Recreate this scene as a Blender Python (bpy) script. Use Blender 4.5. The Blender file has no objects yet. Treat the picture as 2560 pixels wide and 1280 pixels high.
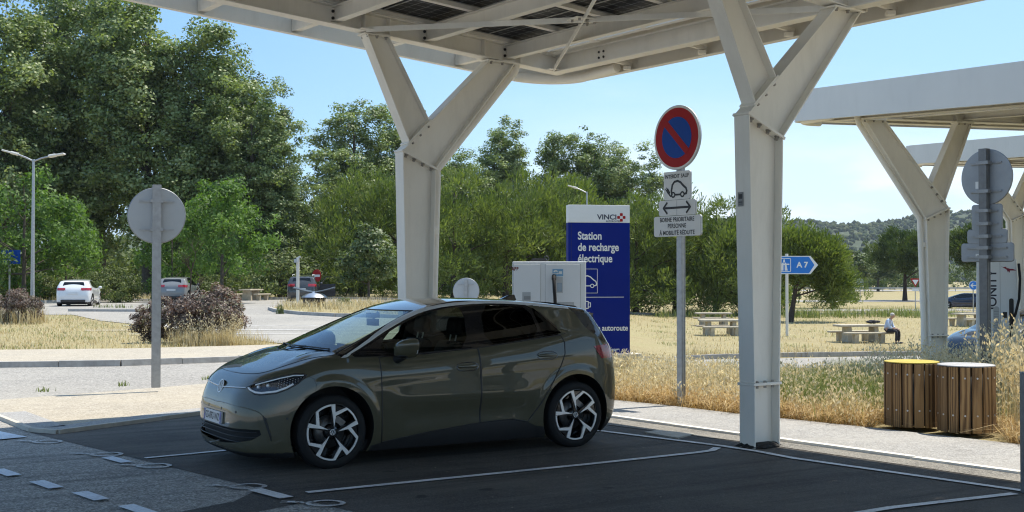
import bpy, bmesh, math, random
import numpy as np
from mathutils import Vector, Matrix, Euler

# ------------------------------------------------------------------ camera, light, exposure
SC = bpy.context.scene
COL = SC.collection
CAM_H = 1.785
cd = bpy.data.cameras.new('camera'); cam = bpy.data.objects.new('camera', cd); COL.objects.link(cam)
cd.sensor_fit = 'HORIZONTAL'; cd.sensor_width = 36.0; cd.lens = 36.0 * 3000.0 / 2560.0
cd.clip_start = 0.1; cd.clip_end = 12000
cam.location = (0, 0, CAM_H); cam.rotation_euler = (math.radians(90) + 0.0188, 0, 0)
SC.camera = cam
SUN_EL = math.radians(66.5)
SUN_AZ = math.radians(60.0)            # clockwise from +Y
sun_dir = Vector((math.sin(SUN_AZ) * math.cos(SUN_EL), math.cos(SUN_AZ) * math.cos(SUN_EL), math.sin(SUN_EL)))
ld = bpy.data.lights.new('sun', 'SUN'); ld.energy = 3.8; ld.angle = math.radians(0.55); ld.color = (1.0, 0.93, 0.82)
lo = bpy.data.objects.new('sun', ld); COL.objects.link(lo); lo.location = sun_dir * 200
lo.rotation_euler = sun_dir.to_track_quat('Z', 'Y').to_euler()
SC.view_settings.view_transform = 'Standard'; SC.view_settings.look = 'None'
SC.view_settings.exposure = 0.88; SC.view_settings.gamma = 1.0
SC.cycles.pixel_filter_type = 'BLACKMAN_HARRIS'; SC.cycles.filter_width = 1.15
W = bpy.data.worlds.new('World'); SC.world = W; W.use_nodes = True
wn, wl = W.node_tree.nodes, W.node_tree.links
wn.clear()
wo = wn.new('ShaderNodeOutputWorld'); bg = wn.new('ShaderNodeBackground'); sky = wn.new('ShaderNodeTexSky')
sky.sky_type = 'NISHITA'; sky.sun_disc = False; sky.sun_elevation = SUN_EL; sky.sun_rotation = SUN_AZ
sky.air_density = 1.0; sky.dust_density = 0.6; sky.ozone_density = 1.6; sky.altitude = 100
bg.inputs['Strength'].default_value = 0.15
# thin clouds low on the right side of the view: noise over the view direction, mixed over the sky
tc = wn.new('ShaderNodeTexCoord'); sep = wn.new('ShaderNodeSeparateXYZ'); wl.new(tc.outputs['Generated'], sep.inputs[0])
mp = wn.new('ShaderNodeMapping'); mp.inputs['Scale'].default_value = (2.2, 2.2, 9.0); wl.new(tc.outputs['Generated'], mp.inputs[0])
nz = wn.new('ShaderNodeTexNoise'); nz.inputs['Scale'].default_value = 2.6; nz.inputs['Detail'].default_value = 8; nz.inputs['Roughness'].default_value = 0.55
wl.new(mp.outputs[0], nz.inputs['Vector'])
def wmath(op, a, b=None, c=None):
    m = wn.new('ShaderNodeMath'); m.operation = op
    for i, v in enumerate((a, b, c)):
        if v is None: continue
        if isinstance(v, (int, float)): m.inputs[i].default_value = v
        else: wl.new(v, m.inputs[i])
    return m.outputs[0]
def wramp(v, lo_, hi_):
    m = wn.new('ShaderNodeMapRange'); m.interpolation_type = 'SMOOTHSTEP'
    wl.new(v, m.inputs['Value']); m.inputs['From Min'].default_value = lo_; m.inputs['From Max'].default_value = hi_
    return m.outputs[0]
# cloud bank below about 8 degrees, thicker to the right; its top edge is broken up by the noise
edge = wmath('ADD', sep.outputs['Z'], wmath('MULTIPLY', wmath('SUBTRACT', nz.outputs['Fac'], 0.5), 0.16))
bank = wramp(edge, 0.165, 0.070)
right = wramp(sep.outputs['X'], -0.10, 0.12)
cl = wmath('MULTIPLY', wmath('MULTIPLY', bank, right), wmath('ADD', wmath('MULTIPLY', wramp(nz.outputs['Fac'], 0.40, 0.62), 0.55), 0.38))
mixc = wn.new('ShaderNodeMixRGB'); 
# clear southern blue, paling towards the horizon, blended over the physical sky
bl = wn.new('ShaderNodeValToRGB'); wl.new(sep.outputs['Z'], bl.inputs[0]); el = bl.color_ramp.elements
el[0].position = 0.0; el[0].color = (2.35, 3.2, 3.95, 1); el[1].position = 0.30; el[1].color = (1.35, 2.5, 4.0, 1)
e2 = el.new(0.10); e2.color = (1.75, 2.95, 4.1, 1); e3 = el.new(0.75); e3.color = (1.9, 2.8, 4.1, 1)
dp = wn.new('ShaderNodeMixRGB'); dp.blend_type = 'MULTIPLY'; wl.new(wmath('MULTIPLY', wramp(sep.outputs['X'], 0.15, -0.45), wramp(sep.outputs['Z'], 0.0, 0.2)), dp.inputs[0]); wl.new(bl.outputs[0], dp.inputs[1]); dp.inputs[2].default_value = (.62, .74, .88, 1)
skm = wn.new('ShaderNodeMixRGB'); skm.inputs[0].default_value = 0.85; wl.new(sky.outputs[0], skm.inputs[1]); wl.new(dp.outputs[0], skm.inputs[2])
wl.new(cl, mixc.inputs[0]); wl.new(skm.outputs[0], mixc.inputs[1]); mixc.inputs[2].default_value = (4.1, 4.45, 4.7, 1)
wl.new(mixc.outputs[0], bg.inputs['Color']); wl.new(bg.outputs[0], wo.inputs['Surface'])

# ------------------------------------------------------------------ helpers
rng = np.random.default_rng(11)
random.seed(5)
def tag(o, label=None, cat=None, group=None, kind=None):
    if label: o['label'] = label
    if cat: o['category'] = cat
    if group: o['group'] = group
    if kind: o['kind'] = kind
    return o
def empty(name, loc=(0, 0, 0), rz=0.0):
    o = bpy.data.objects.new(name, None); COL.objects.link(o); o.location = loc; o.rotation_euler = (0, 0, rz)
    o.empty_display_size = 0.2
    return o
def link(name, me, mat=None, parent=None):
    o = bpy.data.objects.new(name, me); COL.objects.link(o)
    if mat is not None:
        for m in (mat if isinstance(mat, (list, tuple)) else [mat]): me.materials.append(m)
    if parent is not None: o.parent = parent
    return o
def copy_tree(o, parent=None):
    c = o.copy(); COL.objects.link(c)
    if parent is not None: c.parent = parent
    for ch in list(o.children): copy_tree(ch, c)
    return c
class MB:
    """collects shapes; build() links them as one mesh object"""
    def __init__(s): s.v = []; s.f = []; s.mi = []; s.m = 0; s.sm = []
    def add(s, vs, fs, smooth=False):
        b = len(s.v); s.v += [tuple(p) for p in vs]
        for f in fs: s.f.append([b + i for i in f]); s.mi.append(s.m); s.sm.append(smooth)
    def hexa(s, p):  # 8 points: bottom 4 ccw, top 4 ccw
        s.add(p, [(3, 2, 1, 0), (4, 5, 6, 7), (0, 1, 5, 4), (1, 2, 6, 5), (2, 3, 7, 6), (3, 0, 4, 7)])
    def box(s, c, d, rot=None):
        x, y, z = d[0] / 2, d[1] / 2, d[2] / 2
        p = [Vector(q) for q in ((-x, -y, -z), (x, -y, -z), (x, y, -z), (-x, y, -z), (-x, -y, z), (x, -y, z), (x, y, z), (-x, y, z))]
        if rot is not None: p = [rot @ q for q in p]
        s.hexa([q + Vector(c) for q in p])
    def bar(s, a, b, w, h, up=(0, 0, 1)):  # rectangular bar a->b, w sideways, h along up
        a, b = Vector(a), Vector(b); d = (b - a).normalized(); u = Vector(up); sd = d.cross(u).normalized(); u = sd.cross(d).normalized()
        q = []
        for e in (a, b):
            q.append([e - sd * w / 2 - u * h / 2, e + sd * w / 2 - u * h / 2, e + sd * w / 2 + u * h / 2, e - sd * w / 2 + u * h / 2])
        s.add(q[0] + q[1], [(0, 1, 2, 3), (7, 6, 5, 4), (4, 5, 1, 0), (5, 6, 2, 1), (6, 7, 3, 2), (7, 4, 0, 3)])
    def tube(s, pts, r, n=10, cap=True, smooth=True):
        pts = [Vector(p) for p in pts]; k = len(pts)
        rr = r if isinstance(r, (list, tuple)) else [r] * k
        rings = []; prev = None
        for i, p in enumerate(pts):
            d = (pts[min(i + 1, k - 1)] - pts[max(i - 1, 0)]).normalized()
            if prev is None:
                u = d.orthogonal().normalized()
            else:
                u = (prev - d * prev.dot(d))
                u = u.normalized() if u.length > 1e-6 else d.orthogonal().normalized()
            prev = u; w = d.cross(u)
            rings += [p + (u * math.cos(2 * math.pi * j / n) + w * math.sin(2 * math.pi * j / n)) * rr[i] for j in range(n)]
        fs = [(i * n + j, i * n + (j + 1) % n, (i + 1) * n + (j + 1) % n, (i + 1) * n + j) for i in range(k - 1) for j in range(n)]
        s.add(rings, fs, smooth)
        if cap:
            s.add(rings[:n], [tuple(reversed(range(n)))]); s.add(rings[-n:], [tuple(range(n))])
    def lathe(s, prof, n=32, M=None, smooth=True):  # prof: (r,z) list about z
        vs = [];
        for r, z in prof:
            for j in range(n):
                a = 2 * math.pi * j / n; p = Vector((r * math.cos(a), r * math.sin(a), z)); vs.append(M @ p if M is not None else p)
        k = len(prof)
        s.add(vs, [(i * n + j, i * n + (j + 1) % n, (i + 1) * n + (j + 1) % n, (i + 1) * n + j) for i in range(k - 1) for j in range(n)], smooth)
    def prism(s, poly, z0, z1, M=None):  # 2-D polygon (ccw) extruded z0..z1
        n = len(poly); vs = [Vector((x, y, z0)) for x, y in poly] + [Vector((x, y, z1)) for x, y in poly]
        if M is not None: vs = [M @ p for p in vs]
        s.add(vs, [tuple(reversed(range(n))), tuple(range(n, 2 * n))] + [(i, (i + 1) % n, n + (i + 1) % n, n + i) for i in range(n)])
    def sheet(s, pts): s.add(pts, [tuple(range(len(pts)))])
    def ball(s, c, r, n=12, m=8):
        c = Vector(c); r = Vector(r) if not isinstance(r, (int, float)) else Vector((r, r, r)); vs = []
        for i in range(m + 1):
            t = math.pi * i / m
            for j in range(n):
                p = 2 * math.pi * j / n; vs.append(c + Vector((r.x * math.sin(t) * math.cos(p), r.y * math.sin(t) * math.sin(p), r.z * math.cos(t))))
        s.add(vs, [(i * n + j, (i + 1) * n + j, (i + 1) * n + (j + 1) % n, i * n + (j + 1) % n) for i in range(m) for j in range(n)], True)
    def build(s, name, mat=None, parent=None, bevel=0.0):
        me = bpy.data.meshes.new(name); me.from_pydata([tuple(v) for v in s.v], [], s.f)
        me.polygons.foreach_set('material_index', s.mi); me.polygons.foreach_set('use_smooth', s.sm); me.update()
        o = link(name, me, mat, parent)
        if bevel:
            b = o.modifiers.new('bevel', 'BEVEL'); b.width = bevel; b.segments = 2; b.limit_method = 'ANGLE'; b.harden_normals = False
        return o
def mesh_np(name, V, Fq, mat=None, parent=None, smooth=False):
    """V (n,3), Fq (m,k) same corner count"""
    me = bpy.data.meshes.new(name); V = np.asarray(V, np.float32); Fq = np.asarray(Fq, np.int32); m, k = Fq.shape
    me.vertices.add(len(V)); me.vertices.foreach_set('co', V.ravel())
    me.loops.add(m * k); me.loops.foreach_set('vertex_index', Fq.ravel())
    me.polygons.add(m); me.polygons.foreach_set('loop_start', np.arange(0, m * k, k, dtype=np.int32))
    if smooth: me.polygons.foreach_set('use_smooth', np.ones(m, bool))
    me.update(calc_edges=True); me.validate()
    return link(name, me, mat, parent)
def rrect(w, h, r, n=5):
    o = []
    for cx, cy, a0 in ((w / 2 - r, h / 2 - r, 0), (-w / 2 + r, h / 2 - r, 90), (-w / 2 + r, -h / 2 + r, 180), (w / 2 - r, -h / 2 + r, 270)):
        for i in range(n + 1):
            a = math.radians(a0 + 90 * i / n); o.append((cx + r * math.cos(a), cy + r * math.sin(a)))
    return o
def disc(r, n=48, sx=1.0): return [(r * sx * math.cos(2 * math.pi * i / n), r * math.sin(2 * math.pi * i / n)) for i in range(n)]
def sstep(a, b, x):
    t = np.clip((np.asarray(x, float) - a) / (b - a), 0, 1); return t * t * (3 - 2 * t)
def face_matrix(origin, normal, up=(0, 0, 1)):
    """frame whose local XY is the face (X right seen from the front, Y up) and Z its outward normal"""
    n = Vector(normal).normalized(); x = Vector(up).cross(n).normalized(); y = n.cross(x)
    M = Matrix((x, y, n)).transposed().to_4x4(); M.translation = Vector(origin); return M
def text_obj(name, body, size, mat, M, parent, align='CENTER', bold=0.0, sx=1.0, lift=0.002, spacing=1.0, shear=0.0, line=1.0):
    cu = bpy.data.curves.new(name, 'FONT'); cu.body = body; cu.size = size; cu.align_x = align; cu.align_y = 'CENTER'
    cu.offset = bold; cu.extrude = 0.0; cu.space_character = spacing; cu.shear = shear; cu.space_line = line
    to = bpy.data.objects.new(name + '_curve', cu); COL.objects.link(to)
    dg = bpy.context.evaluated_depsgraph_get(); me = bpy.data.meshes.new_from_object(to.evaluated_get(dg))
    bpy.data.objects.remove(to); bpy.data.curves.remove(cu)
    me.transform(M @ Matrix.Translation((0, 0, lift)) @ Matrix.Diagonal((sx, 1, 1, 1)))
    me.materials.clear(); me.name = name
    return link(name, me, mat, parent)

# ------------------------------------------------------------------ materials
def new_mat(name):
    m = bpy.data.materials.new(name); m.use_nodes = True; nt = m.node_tree
    p = nt.nodes['Principled BSDF']; return m, nt, p
def coords(nt, kind='Object', scale=(1, 1, 1)):
    t = nt.nodes.new('ShaderNodeTexCoord'); mpn = nt.nodes.new('ShaderNodeMapping'); mpn.inputs['Scale'].default_value = scale
    nt.links.new(t.outputs[kind], mpn.inputs[0]); return mpn.outputs[0]
def noise(nt, vec, scale, detail=4, rough=0.55):
    n = nt.nodes.new('ShaderNodeTexNoise'); n.inputs['Scale'].default_value = scale; n.inputs['Detail'].default_value = detail; n.inputs['Roughness'].default_value = rough
    nt.links.new(vec, n.inputs['Vector']); return n.outputs['Fac']
def ramp(nt, fac, stops):
    r = nt.nodes.new('ShaderNodeValToRGB'); e = r.color_ramp.elements
    while len(e) < len(stops): e.new(0.5)
    for i, (p, c) in enumerate(stops): e[i].position = p; e[i].color = (*c, 1) if len(c) == 3 else c
    nt.links.new(fac, r.inputs[0]); return r.outputs[0]
def mix(nt, fac, a, b, mode='MIX'):
    m = nt.nodes.new('ShaderNodeMixRGB'); m.blend_type = mode
    for i, v in enumerate((fac, a, b)):
        if isinstance(v, (int, float)): m.inputs[i].default_value = v
        elif isinstance(v, tuple): m.inputs[i].default_value = (*v, 1)
        else: nt.links.new(v, m.inputs[i])
    return m.outputs[0]
def bump(nt, p, h, strength, dist=0.01):
    b = nt.nodes.new('ShaderNodeBump'); b.inputs['Strength'].default_value = strength; b.inputs['Distance'].default_value = dist
    nt.links.new(h, b.inputs['Height']); nt.links.new(b.outputs[0], p.inputs['Normal'])
def simple(name, col, rough=0.5, metal=0.0, coat=0.0, var=0.06, vscale=3.0, bumps=0.0, bscale=200, spec=0.5, dirt=0.0):
    m, nt, p = new_mat(name); v = coords(nt)
    n = noise(nt, v, vscale, 5)
    lo_ = tuple(c * (1 - var) for c in col); hi_ = tuple(min(1, c * (1 + var)) for c in col)
    c = ramp(nt, n, [(0.3, lo_), (0.7, hi_)])
    if dirt:
        d = noise(nt, coords(nt, scale=(1, 1, 0.25)), vscale * 3, 6, 0.7)
        c = mix(nt, ramp(nt, d, [(0.48, (0, 0, 0)), (0.75, (dirt,) * 3)]), c, (0.18, 0.15, 0.11))
    nt.links.new(c, p.inputs['Base Color'])
    p.inputs['Roughness'].default_value = rough; p.inputs['Metallic'].default_value = metal; p.inputs['Specular IOR Level'].default_value = spec
    if coat: p.inputs['Coat Weight'].default_value = coat; p.inputs['Coat Roughness'].default_value = 0.03
    rr = nt.nodes.new('ShaderNodeMapRange'); nt.links.new(n, rr.inputs['Value']); rr.inputs['To Min'].default_value = max(0, rough - 0.05); rr.inputs['To Max'].default_value = min(1, rough + 0.05)
    nt.links.new(rr.outputs[0], p.inputs['Roughness'])
    if bumps: bump(nt, p, noise(nt, v, bscale, 3), bumps, 0.003)
    return m
M_STEEL = simple('white_painted_steel', (0.84, 0.80, 0.72), 0.58, var=0.035, vscale=1.2, bumps=0.08, bscale=60, spec=.22, dirt=0.14)
M_FASCIA = simple('white_fascia_panel', (0.62, 0.595, 0.54), 0.40, var=0.03, vscale=1.0, bumps=0.05, bscale=40, dirt=0.08)
M_BOLT = simple('bolt_steel', (0.34, 0.32, 0.29), 0.45, 0.7)
M_GALV = simple('galvanised_steel', (0.36, 0.37, 0.38), 0.42, 0.75, var=0.14, vscale=14)
M_GALV_D = simple('galvanised_bracket', (0.26, 0.27, 0.28), 0.5, 0.6, var=0.12, vscale=18)
M_ALU = simple('grey_sign_back', (0.40, 0.42, 0.43), 0.5, 0.25, var=0.05, vscale=4)
M_WHITE = simple('white_reflective_sheet', (0.66, 0.66, 0.64), 0.45, var=0.03, vscale=6)
M_BLACK = simple('black_print', (0.012, 0.012, 0.013), 0.5, var=0.1)
M_RED = simple('red_reflective_sheet', (0.33, 0.010, 0.012), 0.5, var=0.06, vscale=8, spec=.2)
M_BLUE = simple('blue_reflective_sheet', (0.004, 0.055, 0.30), 0.5, var=0.06, vscale=8, spec=.2)
M_SIGNBLUE = simple('motorway_sign_blue', (0.006, 0.15, 0.52), 0.4, var=0.04)
M_TOTEM = simple('totem_royal_blue', (0.002, 0.013, 0.165), 0.5, var=0.05, vscale=1.5, spec=.15)
M_CHARGER = simple('charger_white_paint', (0.66, 0.69, 0.71), 0.35, var=0.025, vscale=2)
M_PLASTIC = simple('black_plastic', (0.014, 0.014, 0.015), 0.45, var=0.15, vscale=20)
M_RUBBER = simple('rubber', (0.007, 0.007, 0.0075), 0.8, var=0.2, vscale=30)
M_CONCRETE = simple('pale_concrete', (0.46, 0.43, 0.37), 0.9, var=0.14, vscale=9, bumps=0.35, bscale=70)
M_STONE = simple('picnic_concrete', (0.42, 0.37, 0.28), 0.9, var=0.16, vscale=6, bumps=0.3, bscale=50, dirt=0.2)
M_ALU_SHADE = simple('shade_grey_sign_back', (0.26, 0.28, 0.30), 0.5, 0.2, var=0.08, vscale=4)  # sign back grey with the canopy's shade put into its colour
M_GALV_SHADE = simple('shade_dark_galvanised_steel', (0.15, 0.155, 0.16), 0.5, 0.5, var=0.15, vscale=14)  # post steel, colour darkened to stand for the same shade
# ------------------------------------------------------------------ ground, roads, kerbs, markings
def zt(x, y):
    x = np.asarray(x, float); y = np.asarray(y, float); q = x / np.maximum(y, 1.0)
    r = -1.0 * sstep(-0.01, 0.14, q) * sstep(17, 42, y)
    l = 0.30 * sstep(0.0, -0.14, q) * sstep(36, 62, y)
    return r + l
def zt1(x, y): return float(zt(x, y))
def ground_mat():
    m, nt, p = new_mat('dry_grass_ground'); v = coords(nt)
    a = noise(nt, v, 0.35, 6, 0.6); b = noise(nt, v, 9.0, 6, 0.7); c = noise(nt, v, 60.0, 3, 0.7)
    base = ramp(nt, a, [(0.30, (0.2668, 0.2162, 0.1104)), (0.48, (0.3404, 0.2852, 0.1564)), (0.60, (0.3128, 0.276, 0.138)), (0.74, (0.1748, 0.184, 0.0736))])
    d = mix(nt, ramp(nt, b, [(0.35, (0.0,) * 3), (0.65, (0.55,) * 3)]), base, (0.46, 0.41, 0.26))
    e = mix(nt, ramp(nt, c, [(0.38, (0.55,) * 3), (0.62, (0,) * 3)]), d, (0.14, 0.11, 0.045))
    nt.links.new(e, p.inputs['Base Color']); p.inputs['Roughness'].default_value = 0.95; p.inputs['Specular IOR Level'].default_value = 0.1
    bump(nt, p, b, 0.6, 0.08); return m
def aggregate(name, dark, mid, light, scale=190.0, patch=0.5, rough=0.85, patchcol=None, patchamt=0.35, bmp=0.35, streak=0.0):
    """surface of small stones: voronoi cells of differing tone, with broad worn patches"""
    m, nt, p = new_mat(name); v = coords(nt)
    vo = nt.nodes.new('ShaderNodeTexVoronoi'); vo.inputs['Scale'].default_value = scale; nt.links.new(v, vo.inputs['Vector'])
    sp = nt.nodes.new('ShaderNodeSeparateColor'); nt.links.new(vo.outputs['Color'], sp.inputs[0])
    c1 = ramp(nt, sp.outputs[0], [(0.0, dark), (0.5, mid), (1.0, light)])
    n2 = noise(nt, v, scale * 0.22, 4, 0.7)
    c2 = mix(nt, ramp(nt, n2, [(0.35, (0.5,) * 3), (0.6, (0,) * 3)]), c1, dark)
    n3 = noise(nt, v, patch, 6, 0.62)
    c3 = mix(nt, ramp(nt, n3, [(0.42, (0,) * 3), (0.68, (patchamt,) * 3)]), c2, patchcol or tuple(min(1, c * 1.35) for c in light))
    n4 = noise(nt, coords(nt, scale=(1, 1, 1)), 2.7, 7, 0.75)
    c4 = mix(nt, ramp(nt, n4, [(0.30, (0.35,) * 3), (0.48, (0,) * 3)]), c3, tuple(c * 0.7 for c in dark))
    if streak:      # faint wear along the driving direction, tyre tracks and a few oil spots
        t = nt.nodes.new('ShaderNodeTexCoord'); mpn = nt.nodes.new('ShaderNodeMapping'); mpn.vector_type = 'TEXTURE'; mpn.inputs['Rotation'].default_value = (0, 0, math.radians(32)); mpn.inputs['Scale'].default_value = (3.2, .28, 1); nt.links.new(t.outputs['Object'], mpn.inputs[0])
        c4 = mix(nt, ramp(nt, noise(nt, mpn.outputs[0], 1.5, 5, .6), [(.46, (0,) * 3), (.72, (streak,) * 3)]), c4, tuple(c * 1.9 for c in light)); c4 = mix(nt, ramp(nt, noise(nt, mpn.outputs[0], .9, 4, .5), [(.32, (.55,) * 3), (.47, (0,) * 3)]), c4, tuple(c * .75 for c in dark))
        c4 = mix(nt, ramp(nt, noise(nt, v, 3.1, 2, .4), [(.72, (0,) * 3), (.76, (.6,) * 3)]), c4, (.012, .011, .010))
    nt.links.new(c4, p.inputs['Base Color']); p.inputs['Roughness'].default_value = rough; p.inputs['Specular IOR Level'].default_value = 0.3
    bump(nt, p, vo.outputs['Distance'], bmp, 0.006); return m
M_GROUND = ground_mat()
M_ASPH = aggregate('dark_new_asphalt', (0.042, 0.03762, 0.03325), (0.07875, 0.07175, 0.063), (0.14, 0.1278, 0.112), 120, 0.45, 0.85, (0.2013, 0.1785, 0.1488), 0.42, streak=.15)
M_CHIP = aggregate('worn_chip_road', (0.13, 0.1222, 0.1105), (0.3185, 0.3016, 0.273), (0.598, 0.572, 0.52), 75, 0.5, 0.85, (0.312, 0.3055, 0.286), 0.35, streak=.09)
M_ROADLT = aggregate('sun_bleached_road', (0.164, 0.1558, 0.1394), (0.3034, 0.287, 0.2583), (0.4264, 0.4018, 0.3608), 46, 0.22, 0.9, (0.3854, 0.3608, 0.3116), 0.5)
M_WALK = aggregate('beige_gravel_pavement', (0.246, 0.2148, 0.1681), (0.4018, 0.3608, 0.287), (0.5084, 0.4633, 0.3813), 60, 0.5, 0.9, (0.451, 0.3936, 0.2952), 0.4)
M_WALK2 = aggregate('pale_grey_pavement', (0.205, 0.2009, 0.1927), (0.328, 0.3239, 0.3116), (0.4592, 0.451, 0.4346), 80, 0.7, 0.9, (0.41, 0.3936, 0.3608), 0.4)
M_GRIT = aggregate('gritty_asphalt_edge', (0.0855, 0.0817, 0.0741), (0.1995, 0.19, 0.171), (0.361, 0.342, 0.304), 100, 1.2, 0.9, (0.304, 0.285, 0.247), 0.6)
M_KERB = simple('kerb_stone', (0.34, 0.325, 0.30), 0.9, var=0.2, vscale=5, bumps=0.3, bscale=60, dirt=0.3)
def paint_mat(name, col, wear=0.5):
    m, nt, p = new_mat(name); v = coords(nt)
    n = noise(nt, v, 38, 6, 0.75); n2 = noise(nt, v, 2.2, 4, 0.6)
    w = nt.nodes.new('ShaderNodeMath'); w.operation = 'MULTIPLY_ADD'; nt.links.new(n2, w.inputs[0]); w.inputs[1].default_value = 0.7; nt.links.new(n, w.inputs[2])
    f = ramp(nt, w.outputs[0], [(0.78, (0,) * 3), (1.0, (wear,) * 3)])
    c = mix(nt, f, col, (0.06, 0.06, 0.06)); nt.links.new(c, p.inputs['Base Color']); p.inputs['Roughness'].default_value = 0.7; return m
M_PAINT = paint_mat('white_road_paint', (0.80, 0.79, 0.77), .35)
M_PAINTW = paint_mat('worn_white_road_paint', (0.70, 0.69, 0.67), 0.5)
M_PAINTB = paint_mat('pale_blue_road_paint', (0.76, 0.81, 0.87), 0.3)

def terrain():
    ys = np.concatenate([np.arange(-90, 0, 6), np.arange(0, 60, 1.5), np.arange(60, 130, 5), [130, 145, 170, 200, 260, 340, 450, 620, 900, 1400, 2100]])
    xs = np.concatenate([[-1000, -800, -500, -300, -200, -140], np.arange(-110, -40, 6), np.arange(-40, 40, 1.5), np.arange(40, 110, 6), [140, 200, 300, 500, 800, 1200, 1600]])
    X, Y = np.meshgrid(xs, ys); Z = zt(X, Y) - 0.004
    n, mx = len(ys), len(xs); V = np.stack([X, Y, Z], -1).reshape(-1, 3)
    i = np.arange(n - 1)[:, None] * mx + np.arange(mx - 1)[None]; i = i.ravel()
    o = mesh_np('ground', V, np.stack([i, i + 1, i + 1 + mx, i + mx], 1), M_GROUND, smooth=True); tag(o, kind='structure')
terrain()
def drape(name, poly, mat, lift=0.004, step=None, flat=None):
    bm = bmesh.new(); vs = [bm.verts.new((x, y, 0)) for x, y in poly]; bm.faces.new(vs)
    if step:
        for ax in (0, 1):
            lo_ = min(p[ax] for p in poly); hi_ = max(p[ax] for p in poly); t = math.floor(lo_ / step) * step + step
            while t < hi_:
                co = [0, 0, 0]; co[ax] = t; no = [0, 0, 0]; no[ax] = 1
                bmesh.ops.bisect_plane(bm, geom=bm.verts[:] + bm.edges[:] + bm.faces[:], plane_co=co, plane_no=no); t += step
    for v in bm.verts: v.co.z = (zt1(v.co.x, v.co.y) if flat is None else flat) + lift
    bmesh.ops.recalc_face_normals(bm, faces=bm.faces)
    if bm.faces[:] and bm.faces[:][0].normal.z < 0: bmesh.ops.reverse_faces(bm, faces=bm.faces)
    me = bpy.data.meshes.new(name); bm.to_mesh(me); bm.free(); o = link(name, me, mat); tag(o, kind='structure'); return o
def kerb(name, pts, w=0.14, h=0.13, mat=None, joints=1.0):
    """kerb of separate stones along a polyline on the terrain"""
    m = MB(); acc = [Vector((x, y, 0)) for x, y in pts]
    for p, q in zip(acc[:-1], acc[1:]):
        L = (q - p).length; k = max(1, round(L / joints)); d = (q - p) / k
        for i in range(k):
            a = p + d * i + d * 0.004; b = p + d * (i + 1) - d * 0.004; n = Vector((-d.y, d.x, 0)).normalized() * w / 2
            za, zb = zt1(a.x, a.y), zt1(b.x, b.y); j = random.uniform(-0.006, 0.006); up = Vector((0, 0, h + j)); dn = Vector((0, 0, -0.06))
            A, B = a + Vector((0, 0, za)), b + Vector((0, 0, zb))
            m.hexa([A - n + dn, A + n + dn, B + n + dn, B - n + dn][::-1][::-1] and [A - n + dn, B - n + dn, B + n + dn, A + n + dn] + [A - n * .85 + up, B - n * .85 + up, B + n * .85 + up, A + n * .85 + up])
    o = m.build(name, mat or M_KERB); tag(o, kind='structure'); return o
# dark bays under the canopy and the grey lane in front of them
drape('parking_asphalt', [(-5.75, 14.10), (-1.3, 9.29), (2.6, 5.2), (16, -9), (26, -12), (4.75, 10.60), (2.96, 13.02), (1.20, 15.44), (-2.4, 18.2), (-5.25, 13.9)], M_ASPH, 0.008, flat=0)
drape('access_lane', [(-6.1, 14.6), (-5.0, 14.2), (-1.0, 9.9), (2.8, 5.6), (16, -8), (18, -9), (-14, -9), (-40, -8), (-40, 9), (-13, 17.0), (-6.9, 16.5)], M_CHIP, 0.004, flat=0)
drape('asphalt_trench', [(-2.12, 10.3), (-1.55, 9.75), (-2.1, 8.95), (-4.0, 6.2), (-12.9, -8), (-14, -8), (-4.6, 6.2), (-2.45, 9.30), (-2.22, 9.62)], M_ASPH, 0.0065, flat=0)
drape('unseen_bounce_ground', [(-90, -85), (110, -85), (110, 6), (24, 4), (16, -9.5), (-14, -9.5), (-40, -8.5), (-90, 3)], M_ROADLT, 0.003, flat=0)  # unseen pale ground behind the camera, added to bounce light onto steel and car
# pavement: raised beige platform on the left, pale grey strip on the right
PLAT = [(-5.55, 14.05), (-5.22, 13.86), (-4.06, 15.85), (-2.9, 17.45), (-2.05, 17.75), (-1.9, 19.9), (-3.4, 21.4), (-5.05, 20.1), (-6.57, 18.3), (-7.42, 17.35), (-6.75, 15.7)]
def slab(name, poly, z, mat, depth=0.2):
    m = MB(); m.prism(poly if sum((b[0] - a[0]) * (b[1] + a[1]) for a, b in zip(poly, poly[1:] + poly[:1])) < 0 else poly[::-1], z - depth, z)
    o = m.build(name, mat); tag(o, kind='structure'); return o
slab('pavement', PLAT, 0.035, M_WALK)
def band(name, pts, w, z, mat):
    m = MB(); P = [Vector((x, y, z)) for x, y in pts]; L = []
    for i, p in enumerate(P): d = (P[min(i + 1, len(P) - 1)] - P[max(i - 1, 0)]).normalized(); L.append(p + Vector((-d.y, d.x, 0)) * w)
    for i in range(len(P) - 1): m.sheet([P[i], P[i + 1], L[i + 1], L[i]])
    tag(m.build(name, mat), kind='structure')
band('pavement_border', [(-6.72, 15.62), (-5.58, 14.02), (-5.2, 13.83), (-4.04, 15.84), (-2.88, 17.42)], .38, .040, M_WALK2)
kerb('kerb', [(-6.78, 15.66), (-5.58, 13.97), (-5.2, 13.78), (-4.02, 15.80), (-2.86, 17.40)], 0.07, 0.050, M_CONCRETE, 0.9)
WALKR = [(1.30, 15.44), (4.66, 10.97), (12.0, 1.3), (12.9, 2.4), (5.43, 12.68), (4.16, 14.25), (2.9, 15.66), (2.2, 16.6), (1.45, 17.43), (-1.9, 19.9), (-2.05, 17.75)]
slab('footpath', WALKR, 0.032, M_WALK2)
drape('asphalt_margin', [(1.20, 15.44), (1.02, 14.75), (2.24, 13.38), (2.6, 13.0), (4.55, 10.35), (11.6, 1.0), (12.0, 1.3), (4.72, 10.9)], M_GRIT, 0.013, flat=0)
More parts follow.
